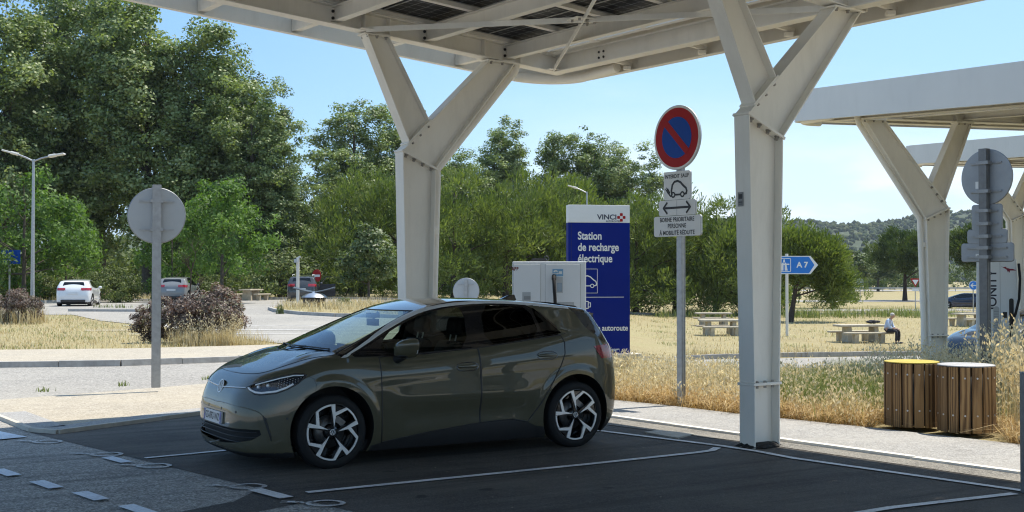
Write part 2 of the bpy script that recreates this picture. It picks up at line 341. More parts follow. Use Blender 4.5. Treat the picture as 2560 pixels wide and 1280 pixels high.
kerb('kerb_edging', [(-1.9, 17.78), (1.24, 15.43), (2.60, 13.62), (4.63, 10.95), (12.0, 1.25)], 0.11, 0.040, simple('pale_edging_stone', (.66, .64, .58), .9, var=.12, vscale=8), 1.0)
# the service road behind, far pavement and the pale car parks
drape('service_road', [(-60, 4), (-40, 9), (-13, 17), (-7.42, 17.3), (-6.57, 18.25), (-5.05, 20.05), (-3.4, 21.4), (0, 26.3), (6, 34.0), (14, 36.5), (30, 38.5), (70, 41), (70, 49), (30, 46), (14, 43.2), (6, 41.0), (1.5, 34.5), (-2.5, 28.2), (-5.85, 25.65), (-7.95, 24.35), (-10.3, 23.95), (-60, 20)], M_ROADLT, 0.008, 3.0)
drape('far_pavement', [(-60, 20.3), (-10.3, 24.2), (-7.95, 24.6), (-5.85, 25.9), (-2.5, 28.5), (1.2, 34.3), (-1.5, 33.0), (-6.3, 31.6), (-9.4, 29.9), (-12.6, 29.3), (-60, 26)], M_WALK, 0.05, 3.0)
drape('car_park', [(-19, 52.0), (-16.2, 47.2), (-12.2, 42.5), (-8.6, 36.6), (-6.4, 33.0), (-1.5, 33.0), (0.8, 34.4), (1.6, 44), (1.5, 60), (0.5, 78), (-2, 84), (-14, 86), (-26, 77), (-32, 66), (-60, 60), (-60, 56)], M_ROADLT, 0.015, 4.0)
kerb('kerb_far', [(-40, 21.7), (-10.3, 24.02), (-7.95, 24.42), (-5.85, 25.75), (-2.5, 28.35), (1.3, 34.5), (5.8, 41.0)], 0.16, 0.13, None, 1.0)
kerb('kerb_lawn', [(5.8, 41.1), (9.5, 42.6), (14, 43.4), (30, 46.2), (60, 48.6)], 0.2, 0.16, None, 1.0)
kerb('kerb_lawn_back', [(6.5, 88), (20, 92), (40, 96)], 0.2, 0.14, None, 2.0)
kerb('kerb_car_park', [(-32, 66.3), (-26, 77.4), (-14, 86.3), (0, 84.3)], 0.25, 0.16, None, 2.0)
kerb('kerb_strip', [(-20.5, 55.6), (-15, 55.0), (-12.6, 55.4)], 0.3, 0.12, None, 1.5)
ISL = [(-11.6, 57.5), (-10.7, 54.6), (-9.0, 51.9), (-7.4, 50.5), (-3, 50.0), (1.5, 51.2), (2.2, 56), (0, 62), (-6, 66), (-11, 64)]
drape('traffic_island', ISL, M_GROUND, 0.12, 3.0)
kerb('kerb_island', ISL + ISL[:1], 0.22, 0.15, None, 1.5)
drape('lawn_path', [(20, 103), (30, 101), (41, 104), (41, 110), (30, 108), (24, 106)], M_ROADLT, 0.03, 5.0)
drape('lawn_road', [(22, 150), (36, 141), (60, 146), (120, 150), (120, 163), (60, 158), (36, 153), (30, 156)], M_ROADLT, 0.03, 8.0)
drape('motorway', [(0, 262), (400, 280), (400, 310), (0, 290)], M_ROADLT, 0.05, 20.0)
# painted lines
def line(name, pts, w, mat=None, z=0.0175):
    m = MB(); P = [Vector((x, y, z)) for x, y in pts]
    L, R = [], []
    for i, p in enumerate(P):
        d = (P[min(i + 1, len(P) - 1)] - P[max(i - 1, 0)]).normalized(); n = Vector((-d.y, d.x, 0)) * w / 2
        L.append(p + n); R.append(p - n)
    for i in range(len(P) - 1): m.sheet([R[i], R[i + 1], L[i + 1], L[i]])
    o = m.build(name, mat or M_PAINT); tag(o, kind='structure'); return o
line('bay_line', [(-3.62, 11.87), (-2.86, 12.47), (0.3, 14.75)], 0.07)
line('bay_line', [(-1.70, 9.97), (0.77, 11.51), (1.9, 12.26), (2.06, 12.40), (2.15, 12.60)], 0.085)
line('bay_line', [(0.4, 7.6), (2.93, 9.31), (4.14, 9.92)], 0.085)
line('bay_head_line', [(-2.6, 17.7), (1.02, 14.0), (2.2, 12.76), (2.50, 12.36), (2.78, 11.86), (4.25, 10.07), (9, 4.0)], 0.085)
def quad(name, c, d, L, w, mat=None):
    d = Vector((*d, 0)).normalized(); n = Vector((-d.y, d.x, 0)); c = Vector((*c, 0.0205)); m = MB()
    m.sheet([c - d * L / 2 - n * w / 2, c + d * L / 2 - n * w / 2, c + d * L / 2 + n * w / 2, c - d * L / 2 + n * w / 2]); o = m.build(name, mat or M_PAINT); tag(o, kind='structure')
LD = (0.66, -0.75)
for c in ((-4.62, 10.98), (-4.00, 10.34), (-3.43, 9.80), (-2.86, 9.22), (-2.3, 8.62)): quad('lane_dash', c, LD, 0.46, 0.13, M_PAINTB)
quad('bay_dash', (-3.86, 11.75), LD, 0.46, 0.12, M_PAINTB); quad('bay_dash', (-1.99, 9.91), LD, 0.52, 0.13, M_PAINT)
o = MB(); o.sheet([(-6.05, 14.05, .0175), (-5.42, 13.45, .0175), (-5.72, 13.15, .0175), (-7.2, 13.3, .0175), (-7.2, 13.95, .0175)]); tag(o.build('blue_bay_paint', M_PAINTB), kind='structure')
def ev_mark(c, ang, s=1.0):
    """painted little electric car: a drop-shaped outline with a plug on a wavy lead"""
    m = MB(); z = 0.0175; R = Matrix.Rotation(ang, 2)
    def pth(pts, w):
        P = [Vector((*(R @ (Vector(p) * s)), 0)) + Vector((c[0], c[1], z)) for p in pts]
        for i in range(len(P) - 1):
            d = (P[i + 1] - P[i]).normalized(); n = Vector((-d.y, d.x, 0)) * w * s / 2
            m.sheet([P[i] - n, P[i + 1] - n + d * .004, P[i + 1] + n + d * .004, P[i] + n])
    pth([(0.02 + 0.20 * math.cos(t) * (1 - .15 * math.sin(t)), 0.16 * math.sin(t)) for t in np.linspace(-2.9, 2.6, 22)], 0.062)
    pth([(-0.16, 0.06), (-0.22, -0.02), (-0.30, 0.05), (-0.38, 0.0)], 0.055)
    pth([(-0.36, 0.05), (-0.44, 0.05)], 0.10); pth([(-0.44, 0.08), (-0.52, 0.09)], 0.02); pth([(-0.44, 0.02), (-0.52, 0.01)], 0.02)
    tag(m.build('electric_car_marking', M_PAINTW), kind='structure')
for c, s in (((-5.06, 13.08), 0.70), ((-4.10, 12.14), 0.72), ((-3.40, 11.40), 0.72), ((-2.26, 10.27), 0.70), ((-1.48, 9.50), 0.68)): ev_mark(c, -0.05, s)
# cover plate in the margin
o = MB(); o.hexa([(1.52, 13.84, -.02), (1.84, 13.34, -.02), (2.08, 13.70, -.02), (1.70, 14.02, -.02), (1.52, 13.84, .022), (1.84, 13.34, .022), (2.08, 13.70, .022), (1.70, 14.02, .022)]); tag(o.build('drain_cover', M_CONCRETE), kind='structure')
for a, b in (((-14.2, 40), (-3, 41)), ((-14, 43.2), (-2, 44)), ((-12, 37.6), (-3.4, 38.4)), ((-22, 62.5), (-14.6, 73.5)), ((-25, 62.5), (-19, 73.5))):
    ob = line('car_park_line', [a, b], 0.14, M_PAINTW); 
    for v in ob.data.vertices: v.co.z = zt1(v.co.x, v.co.y) + 0.05
# small scraps of litter and leaves on the asphalt
m = MB()
for i in range(120):
    x, y = random.uniform(-6, 5), random.uniform(9.2, 15.5); s = random.uniform(0.006, 0.02); a = random.uniform(0, 6.3)
    if x + y * 0.9 > 15.2 - 0.25 * abs(x): continue
    m.sheet([(x + s * math.cos(a + k * 1.57) * (1 if k % 2 else 0.5), y + s * math.sin(a + k * 1.57) * (1 if k % 2 else 0.5), 0.020 + 0.002 * (k % 2)) for k in range(4)])
tag(m.build('leaf_litter', simple('dry_leaf', (0.34, 0.29, 0.2), 0.8, var=0.4, vscale=40)), kind='stuff')

# ------------------------------------------------------------------ far hills
def hills():
    xs = np.linspace(-600, 1300, 240); ys = np.linspace(900, 1900, 90); X, Y = np.meshgrid(xs, ys)
    t = (Y - 900) / 700
    ridge = 70 + 14 * np.sin(X / 240 + .6) + 9 * np.sin(X / 90 + 1) + 6 * np.sin(X / 41) + 0.012 * (X - 400)
    f = np.clip(t, 0, 1); prof = sstep(0, 0.95, f) * ridge
    front = 10 * np.exp(-((t - .25) / .12) ** 2)
    Z = -3 + prof + front * np.sin(X / 130 + 2) + np.where(t > 1, -(t - 1) * 60, 0) + 1.2 * rng.standard_normal(X.shape)
    V = np.stack([X, Y, Z], -1).reshape(-1, 3); n, mx = X.shape; i = (np.arange(n - 1)[:, None] * mx + np.arange(mx - 1)[None]).ravel()
    m, nt, p = new_mat('wooded_hill'); v = coords(nt)
    c = ramp(nt, noise(nt, v, 0.05, 8, 0.7), [(0.3, (0.030, 0.045, 0.020)), (0.55, (0.050, 0.066, 0.028)), (0.72, (0.10, 0.10, 0.045)), (0.8, (0.2, 0.17, 0.10))])
    nt.links.new(c, p.inputs['Base Color']); p.inputs['Roughness'].default_value = 1
    o = mesh_np('hill', V, np.stack([i, i + 1, i + 1 + mx, i + mx], 1), m, smooth=True); tag(o, kind='structure')
    # the wood that covers them: thousands of small irregular crowns, one mass
    N = 11000; ii = rng.integers(8 * mx, 64 * mx, N); P = V[ii] + rng.uniform(-5, 5, (N, 3)) * (1, 1, 0)
    keep = (P[:, 0] / P[:, 1] > 0.05) & (P[:, 0] / P[:, 1] < 0.52); P = P[keep]; N = len(P)
    bm = bmesh.new(); bmesh.ops.create_icosphere(bm, subdivisions=1, radius=1); sv = np.array([v.co[:] for v in bm.verts]); sf = np.array([[v.index for v in f.verts] for f in bm.faces]); bm.free()
    sc = rng.uniform(2.0, 3.9, (N, 1, 1)) * np.stack([np.ones(N), np.ones(N), rng.uniform(.8, 1.25, N)], -1)[:, None, :]
    vv = P[:, None, :] + sv[None] * sc * (1 + 0.22 * rng.standard_normal((N, len(sv), 1))) + np.array([0, 0, 1.5])
    ff = sf[None] + (np.arange(N) * len(sv))[:, None, None]
    m2, nt, p = new_mat('hill_wood_foliage'); g = nt.nodes.new('ShaderNodeNewGeometry')
    c = ramp(nt, g.outputs['Random Per Island'], [(0, (0.026, 0.040, 0.018)), (0.5, (0.045, 0.062, 0.026)), (1, (0.085, 0.095, 0.040))])
    nt.links.new(c, p.inputs['Base Color']); p.inputs['Roughness'].default_value = 1; p.inputs['Specular IOR Level'].default_value = 0.1
    tag(mesh_np('hill_wood', vv.reshape(-1, 3), ff.reshape(-1, 3), m2), 'pine wood covering the distant ridge on the right', 'wood', kind='stuff')
hills()

# ------------------------------------------------------------------ the air: a closed box of thin even haze round everything but the sky
m = MB(); m.box((300, 1000, 58), (2700, 2260, 140)); hz_ = m.build('haze'); hm = bpy.data.materials.new('thin_haze'); hm.use_nodes = True; nt = hm.node_tree; nt.nodes.remove(nt.nodes['Principled BSDF'])
pv = nt.nodes.new('ShaderNodeVolumePrincipled'); pv.inputs['Color'].default_value = (.80, .88, 1.0, 1); pv.inputs['Density'].default_value = 0.00009; nt.links.new(pv.outputs[0], nt.nodes['Material Output'].inputs['Volume']); hz_.data.materials.append(hm); tag(hz_, kind='stuff')
# ------------------------------------------------------------------ canopies
def panel_mat():
    m, nt, p = new_mat('solar_cells'); v = coords(nt, 'UV')
    br = nt.nodes.new('ShaderNodeTexBrick'); br.offset = 0.0; br.inputs['Scale'].default_value = 1.0
    br.inputs['Mortar Size'].default_value = 0.018; br.inputs['Brick Width'].default_value = 1.0; br.inputs['Row Height'].default_value = 1.0; br.inputs['Mortar Smooth'].default_value = 0.1
    br.inputs['Color1'].default_value = (0.006, 0.008, 0.013, 1); br.inputs['Color2'].default_value = (0.010, 0.012, 0.018, 1); br.inputs['Mortar'].default_value = (0.42, 0.44, 0.46, 1)
    nt.links.new(v, br.inputs['Vector']); nt.links.new(br.outputs['Color'], p.inputs['Base Color']); p.inputs['Roughness'].default_value = 0.3; p.inputs['Specular IOR Level'].default_value = 0.06
    return m
M_CELLS = panel_mat()
M_TARCOL = aggregate('black_tar', (0.010, 0.010, 0.010), (0.020, 0.019, 0.018), (0.05, 0.048, 0.045), 90, 1.0, 0.8, (.05, .045, .04), .3)
M_HOLE = simple('bolt_hole_dark', (.03, .03, .03), .6)
M_FRAME = simple('anodised_frame', (0.55, 0.55, 0.55), 0.35, 0.6)
def opal_mat():
    m, nt, p = new_mat('opal_plastic'); p.inputs['Base Color'].default_value = (.8, .83, .86, 1); p.inputs['Roughness'].default_value = .4; t = nt.nodes.new('ShaderNodeBsdfTranslucent'); t.inputs[0].default_value = (.72, .78, .84, 1); ms = nt.nodes.new('ShaderNodeMixShader'); ms.inputs[0].default_value = .6
    nt.links.new(p.outputs[0], ms.inputs[1]); nt.links.new(t.outputs[0], ms.inputs[2]); nt.links.new(ms.outputs[0], nt.nodes['Material Output'].inputs[0]); return m
M_OPAL = opal_mat()
class Frame:
    def __init__(s, C, A, B, z0, sa, sb=0.0):
        s.C = Vector((C[0], C[1], 0)); s.A = Vector((A[0], A[1], 0)).normalized(); s.B = Vector((B[0], B[1], 0)).normalized(); s.z0, s.sa, s.sb = z0, sa, sb
    def P(s, a, b, h=0.0): return s.C + s.A * a + s.B * b + Vector((0, 0, s.z0 + s.sa * a + s.sb * b + h))
    def Z(s, a, b, z): return s.C + s.A * a + s.B * b + Vector((0, 0, z))
def ibeam(m, p, q, h=0.26, w=0.20, tf=0.016, tw=0.012):
    """I-section whose bottom flange underside runs p->q"""
    up = Vector((0, 0, 1))
    m.bar(p + up * tf / 2, q + up * tf / 2, w, tf); m.bar(p + up * (h - tf / 2), q + up * (h - tf / 2), w, tf)
    m.bar(p + up * h / 2, q + up * h / 2, tw, h - 2 * tf)
def bolts(m, pts, n, r=0.016, L=0.03):
    n = Vector(n).normalized(); R = n.to_track_quat('Z', 'Y').to_matrix().to_4x4()
    for p in pts:
        M = Matrix.Translation(Vector(p)) @ R; m.prism([(r * math.cos(k * math.pi / 3), r * math.sin(k * math.pi / 3)) for k in range(6)], -0.004, L, M)
        m.prism([(r * 1.5 * math.cos(k * math.pi / 6), r * 1.5 * math.sin(k * math.pi / 6)) for k in range(12)], -0.004, 0.006, M)
def section(m, fr, b, p, q, wp, wq, fl=0.26, tf=0.018, side=None):
    """tapered I-section lying in the plane b = const from p=(a,z) to q; wp, wq are its depths measured along 'side' (a,z)"""
    pa, qa = Vector((p[0], p[1])), Vector((q[0], q[1])); d = (qa - pa).normalized(); s = Vector(side).normalized() if side else Vector((-d.y, d.x))
    def pt(c, off, bb): return fr.Z(c.x + s.x * off, b + bb, c.y + s.y * off)
    for sg in (-1, 1):   # flanges
        m.hexa([pt(pa, sg * (wp / 2 - tf), -fl / 2), pt(pa, sg * (wp / 2 - tf), fl / 2), pt(pa, sg * wp / 2, fl / 2), pt(pa, sg * wp / 2, -fl / 2),
                pt(qa, sg * (wq / 2 - tf), -fl / 2), pt(qa, sg * (wq / 2 - tf), fl / 2), pt(qa, sg * wq / 2, fl / 2), pt(qa, sg * wq / 2, -fl / 2)])
    m.hexa([pt(pa, -wp / 2 + tf, -.007), pt(pa, -wp / 2 + tf, .007), pt(pa, wp / 2 - tf, .007), pt(pa, wp / 2 - tf, -.007),
            pt(qa, -wq / 2 + tf, -.007), pt(qa, -wq / 2 + tf, .007), pt(qa, wq / 2 - tf, .007), pt(qa, wq / 2 - tf, -.007)])
def y_column(fr, b, a0, zb, parent, ztop_main, ztop_sec, zj=3.40, main=-1.0, pipe=False, wb=0.40, wk=0.54, fl=0.21):
    """Y-shaped column in the plane b: shaft, cranked main branch (towards 'main' * A) and a lighter branch bolted to its back"""
    s = -1 if main < 0 else 1
    o = MB()
    # shaft, splice and base
    aM, zM = a0 + s * 1.42, ztop_main                      # head of the main branch
    k0, k1 = (a0 - s * wk / 2, zj + 0.12), (a0 + s * wk / 2, zj - 0.10)   # sloping kink line
    def pt(a, z, bb): return fr.Z(a, b + bb, z)
    def plate(q, f0, f1):   # quadrilateral in (a,z) given thickness along b
        o.hexa([pt(*q[0], f0), pt(*q[1], f0), pt(*q[2], f0), pt(*q[3], f0), pt(*q[0], f1), pt(*q[1], f1), pt(*q[2], f1), pt(*q[3], f1)])
    def wall(p, q, th, f=fl):  # flange from p to q (a,z), thickness th towards the section's inside (th = signed da,dz)
        plate([p, q, (q[0] + th[0], q[1] + th[1]), (p[0] + th[0], p[1] + th[1])], -f / 2, f / 2)
    zs = 0.66
    for lo_, hi_ in ((zb, zs), (zs + 0.03, None)):
        for sg in (-1, 1):
            w0 = wb + (wk - wb) * max(0, (lo_ - 0.6)) / 2.8
            top = (k0 if sg == -s else k1) if hi_ is None else (a0 + sg * wb / 2, hi_)
            wall((a0 + sg * wb / 2, lo_), top, (-sg * 0.018, 0))
        wtop = [k0, k1] if hi_ is None else [(a0 - s * wb / 2, hi_), (a0 + s * wb / 2, hi_)]
        plate([(a0 - s * (wb / 2 - .018), lo_), (a0 + s * (wb / 2 - .018), lo_), (wtop[1][0] - s * .018, wtop[1][1]), (wtop[0][0] + s * .018, wtop[0][1])], -.007, .007)
    plate([(a0 - wb / 2 - .02, zs), (a0 + wb / 2 + .02, zs), (a0 + wb / 2 + .02, zs + .028), (a0 - wb / 2 - .02, zs + .028)], -fl / 2 - .012, fl / 2 + .012)
    # kink plates
    d = Vector((k1[0] - k0[0], k1[1] - k0[1])).normalized(); nrm = Vector((-d.y, d.x)) if (-d.y * 0 + d.x) * s > 0 else Vector((d.y, -d.x))
    if nrm.y < 0: nrm = -nrm
    ext = 0.02
    K0 = (k0[0] - d.x * ext, k0[1] - d.y * ext); K1 = (k1[0] + d.x * ext, k1[1] + d.y * ext)
    plate([K0, K1, (K1[0] + nrm.x * .03, K1[1] + nrm.y * .03), (K0[0] + nrm.x * .03, K0[1] + nrm.y * .03)], -fl / 2 - .01, fl / 2 + .01)
    # main branch
    wt = 0.45
    dm = Vector((aM - a0, zM - zj)).normalized(); sd = Vector((-dm.y, dm.x))
    if sd.x * s > 0: sd = -sd          # sd points to the upper (back) side
    q0, q1 = (k0[0] + nrm.x * .03, k0[1] + nrm.y * .03), (k1[0] + nrm.x * .03, k1[1] + nrm.y * .03)
    t0, t1 = (aM - s * wt / 2, zM), (aM + s * wt / 2, zM)
    th = 0.018
    wall(q0, t0, (-sd.x * th, -sd.y * th)); wall(q1, t1, (sd.x * th, sd.y * th))
    plate([(q0[0] - sd.x * th, q0[1] - sd.y * th), (q1[0] + sd.x * th, q1[1] + sd.y * th), (t1[0] + sd.x * th, t1[1]), (t0[0] - sd.x * th, t0[1])], -.007, .007)
    plate([(aM - .27, zM - .022), (aM + .27, zM - .022), (aM + .27, zM), (aM - .27, zM)], -fl / 2 - .006, fl / 2 + .006)
    # light branch on the back of the main one
    j = Vector((q0[0], q0[1])) + (Vector((t0[0], t0[1])) - Vector((q0[0], q0[1]))).normalized() * 0.14
    j2 = j + (Vector((t0[0], t0[1])) - Vector((q0[0], q0[1]))).normalized() * 0.46
    aS, zS = a0 - s * 0.66, ztop_sec; ws = 0.34
    u0, u1 = (aS - s * ws / 2, zS), (aS + s * ws / 2, zS); f2 = fl * 0.92
    wall((j.x, j.y), u0, (s * th, 0), f2); wall((j2.x, j2.y), u1, (-s * th, 0), f2)
    plate([(j.x + s * th, j.y), (j2.x - s * th, j2.y), (u1[0] - s * th, u1[1]), (u0[0] + s * th, u0[1])], -.007, .007)
    plate([(aS - .20, zS - .02), (aS + .20, zS - .02), (aS + .20, zS), (aS - .20, zS)], -f2 / 2 - .006, f2 / 2 + .006)
    tj = (j2 - j).normalized(); plate([(j.x - tj.x * .03, j.y - tj.y * .03), (j2.x + tj.x * .03, j2.y + tj.y * .03), (j2.x + tj.x * .03 + sd.x * .022, j2.y + tj.y * .03 + sd.y * .022), (j.x - tj.x * .03 + sd.x * .022, j.y - tj.y * .03 + sd.y * .022)], -f2 / 2 - .008, f2 / 2 + .008)
    col = o.build('column', M_STEEL, parent, bevel=0.004)
    bo = MB()
    for sgb in (-1, 1):
        y0 = sgb * 0.07
        L = Vector((K1[0] - K0[0], K1[1] - K0[1])); pts = [fr.Z(K0[0] + L.x * t - nrm.x * .0, b + y0, K0[1] + L.y * t - nrm.y * .0) for t in (.16, .38, .62, .86)]
        bolts(bo, pts, -(fr.A * nrm.x + Vector((0, 0, nrm.y))), 0.020, 0.04)
        pts = [fr.Z(j.x + tj.x * t - sd.x * .018, b + y0, j.y + tj.y * t - sd.y * .018) for t in (.05, .22, .40)]; bolts(bo, pts, -(fr.A * sd.x + Vector((0, 0, sd.y))), 0.017, 0.035)
        for (aa, zz, hw) in ((aM, zM - .022, .2), (aS, zS - .02, .14)):
            bolts(bo, [fr.Z(aa + t * hw, b + y0, zz) for t in (-1, 0, 1)], (0, 0, -1), 0.017, 0.035)
        bolts(bo, [fr.Z(a0 + t * wb * .3, b + y0, zs) for t in (-1, 0, 1)], (0, 0, -1), 0.016, 0.03); bolts(bo, [fr.Z(a0 + t * wb * .3, b + y0, zs + .028) for t in (-1, 0, 1)], (0, 0, 1), 0.014, 0.02)
    tag(bo.build('bolt_set', M_BOLT, col), kind='stuff')
    if pipe:
        pp = MB(); off = 0.075
        pts = [fr.Z(aM + s * (wt / 2 + .14), b, zM + .16), fr.Z(aM + s * (wt / 2 + .10), b, zM + .02)]
        pts += [fr.Z(t1[0] - sd.x * off, b, t1[1] - sd.y * off - .05), fr.Z(q1[0] - sd.x * off + s * .012, b, q1[1] - sd.y * off + .05), fr.Z(k1[0] + s * off, b, k1[1] - .10), fr.Z(a0 + s * (wb / 2 + off), b, 1.0), fr.Z(a0 + s * (wb / 2 + off), b, zb)]
        pp.tube(pts, 0.055, 14)
        for z in (2.45, 1.35): pp.tube([fr.Z(a0 + s * (wb / 2 + off + .01), b, z - .05), fr.Z(a0 + s * (wb / 2 + off + .01), b, z + .05)], 0.064, 14)
        pp.build('downpipe', M_STEEL, parent)
    return col
def fascia(fr, parent, path, h0, h1, th=0.012, lip=0.09, name='fascia'):
    """sheet-metal edge band along a path of (a,b), with an inward lip at the bottom"""
    m = MB(); n = len(path); P2 = [Vector(p) for p in path]
    cen = Vector((sum(p.x for p in P2) / n, sum(p.y for p in P2) / n))
    for i in range(n - 1):
        p, q = P2[i], P2[i + 1]; 
        def inn(k):
            d = (P2[min(k + 1, n - 1)] - P2[max(k - 1, 0)]).normalized(); u = Vector((-d.y, d.x)); return u if u.dot(cen - P2[k]) > 0 else -u
        ip, iq = inn(i), inn(i + 1)
        for (t, lo_, hi_) in ((th, h0, h1), (lip, h0, h0 + 0.010)):
            s0 = th if t == lip else 0
            a, b, c, d = p + ip * s0, q + iq * s0, q + iq * t, p + ip * t
            m.hexa([fr.P(*a, lo_), fr.P(*b, lo_), fr.P(*c, lo_), fr.P(*d, lo_), fr.P(*a, hi_), fr.P(*b, hi_), fr.P(*c, hi_), fr.P(*d, hi_)])
        # top return channel
        a, b, c, d = p + ip * th, q + iq * th, q + iq * 0.16, p + ip * 0.16
        m.hexa([fr.P(*a, h1 - .012), fr.P(*b, h1 - .012), fr.P(*c, h1 - .012), fr.P(*d, h1 - .012), fr.P(*a, h1), fr.P(*b, h1), fr.P(*c, h1), fr.P(*d, h1)])
    return m.build(name, M_STEEL if h1 > .7 else M_FASCIA, parent)
def corner(a0, b0, r, n=8):   # rounded corner at (a0,b0) with the canopy on its +a,+b side, listed from the +a end to the +b end
    return [(a0 + r - r * math.cos(t), b0 + r - r * math.sin(t)) for t in np.linspace(0, math.pi / 2, n)][::1]
def canopy(fr, LA, LB, cols, label, group, off_a=0.65, off_b=0.90, fas=(0.0, 0.74), sec=(0.92, 2.30, 3.72, 5.2, 6.7, 8.2, 9.7), railstep=1.05, base_z=0.0, main=-1.0, panels=True, brace=True, r=0.9, fascia_gap=None):
    root = empty('solar_canopy', fr.Z(0, 0, base_z)); tag(root, label, 'canopy', group)
    bpy.context.view_layer.update()
    parts0 = set(COL.objects)
    P = fr.P
    bpos = sorted(set([0.0] + [c[1] for c in cols] + [LB]))
    for b in bpos:                      # main beams over the columns
        m = MB(); ibeam(m, P(-0.10, b), P(LA, b)); 
        for c in cols:
            if abs(c[1] - b) < .01:
                for s in (-.32, .32): m.box(P(c[0] + (1.42 * main) + s, b, .13), (.02, .19, .228), Matrix.Rotation(math.atan2(fr.A.y, fr.A.x), 3, 'Z')); m.box(P(c[0] - .66 * main + s * .6, b, .13), (.02, .19, .228), Matrix.Rotation(math.atan2(fr.A.y, fr.A.x), 3, 'Z'))
        m.build('main_beam', M_STEEL, None, bevel=0.003)
    for a, nm in ((0.0, 'edge_beam'), (LA, 'edge_beam')):
        m = MB(); ibeam(m, P(a, 0.012), P(a, LB), 0.26, 0.20)
        m.bar(P(a + .16, 0.1, .27 + (fas[1] - .27) / 2), P(a + .16, LB - .1, .27 + (fas[1] - .27) / 2), .012, fas[1] - .27); m.bar(P(a + .20, 0.1, .275), P(a + .20, LB - .1, .275), .09, .010)
        k = int(LB / 1.1)
        for i in range(k): m.box(P(a + .150, .6 + i * 1.1, .27 + (fas[1] - .29) / 2), (.012, .012, fas[1] - .30))
        m.build(nm, M_STEEL, None, bevel=0.003)
    for a in sec:                       # cross beams parallel to the edge beam
        if a > LA - .5: continue
        m = MB()
        for b0, b1 in zip(bpos[:-1], bpos[1:]): ibeam(m, P(a, b0 + .012, .05), P(a, b1 - .012, .05), 0.20, 0.12, .012, .009)
        m.build('cross_beam', M_STEEL, None)
    nb = int((LB - 0.05) / railstep)
    for i in range(nb + 1):
        b = 0.12 + i * railstep; m = MB(); m.bar(P(.17, b, .285), P(LA - .2, b, .285), .09, .055); m.build('panel_rail', M_STEEL, None)
    if panels:
        na = int((LA - .75) / 1.72)
        for j in range(na):
            for i in range(nb):
                a0, a1 = 0.49 + j * 1.72, 0.49 + j * 1.72 + 1.716; b0, b1 = 0.14 + i * railstep, 0.14 + (i + 1) * railstep - .004
                m = MB(); c = [P(a0, b0, .33), P(a0, b1, .33), P(a1, b1, .33), P(a1, b0, .33)]; up = Vector((0, 0, .008))
                m.add(c + [q + up for q in c], [(0, 1, 2, 3), (7, 6, 5, 4)])
                pn = m.build('solar_panel', M_CELLS); uv = pn.data.uv_layers.new(name='UVMap')
                for k2, (u, v) in enumerate(((0, 0), (6, 0), (6, 10), (0, 10), (0, 10), (6, 10), (6, 0), (0, 0))): uv.data[k2].uv = (u, v)
                f = MB()
                for p, q in ((c[0], c[1]), (c[1], c[2]), (c[2], c[3]), (c[3], c[0])): f.bar(p + up * .5, q + up * .5, .03, .034)
                f.bar(P((a0 + a1) / 2, b0, .322), P((a0 + a1) / 2, b1, .322), .02, .008)
                fo = f.build('panel_frame', M_FRAME, pn)
    for i in range(nb):                  # opal strips along the roof edge, one per bay of rails
        b0 = 0.12 + i * railstep + .05; b1 = b0 + railstep - .10; m = MB(); c = [P(.335, b0, .33), P(.335, b1, .33), P(.475, b1, .33), P(.475, b0, .33)]; up = Vector((0, 0, .006)); m.hexa(c + [q + up for q in c]); m.build('edge_strip', M_OPAL)
    path = [(LA + .5, -off_b)] + [(a, b) for a, b in [( -off_a + r * (1 - math.sin(t)), -off_b + r * (1 - math.cos(t))) for t in np.linspace(0, math.pi / 2, 9)]] + [(-off_a, LB + .5)]
    fascia(fr, None, path, fas[0], fas[1])
    path2 = [(-off_a, LB + .5), (LA + .5, LB + .5), (LA + .5, -off_b)]
    fascia(fr, None, path2, fas[0], fas[1])
    m = MB()                             # rain gutter closing the gap between the edge band and the roof
    def gq(*c):
        for h in (0, .012): m.sheet([P(a, b, fas[1] - .03 + h) for a, b in c])
    gq((-off_a + .02, -off_b + r), (.16, -off_b + r), (.16, LB + .4), (-off_a + .02, LB + .4)); gq((-off_a + r, -off_b + .02), (LA + .4, -off_b + .02), (LA + .4, .14), (-off_a + r, .14)); gq((-off_a + .30 * r, -off_b + .30 * r), (-off_a + r, -off_b + .02), (-off_a + r, -off_b + r + .3), (-off_a + .02, -off_b + r))
    gq((.16, .13), (.345, .13), (.345, LB), (.16, LB)) if False else None
    m.build('gutter_cover', M_STEEL)
    for i in range(int(LA / 1.33)):      # outriggers between main beam and the fascia
        a = 1.17 + i * 1.34; m = MB(); m.bar(P(a, -.012, .13), P(a, -off_b + .03, .13), .10, .17); m.build('outrigger', M_STEEL)
    for i in range(int(LB / 1.5)):
        b = 1.0 + i * 1.5; m = MB(); m.bar(P(-.012, b, .10), P(-off_a + .03, b, .10), .05, .05); m.box(P(-off_a + .12, b, .035), (.10, .10, .05)); m.build('outrigger', M_STEEL)
    g = MB(); pth = [P(-off_a + r * .9 * (1 - math.sin(t)) + .16, -off_b + r * .9 * (1 - math.cos(t)) + .16, .02) for t in np.linspace(.1, math.pi / 2 - .05, 9)] + [P(-off_a + .18, .85, .06)]
    g.tube(pth, .075, 12); g.build('gutter_pipe', M_STEEL)
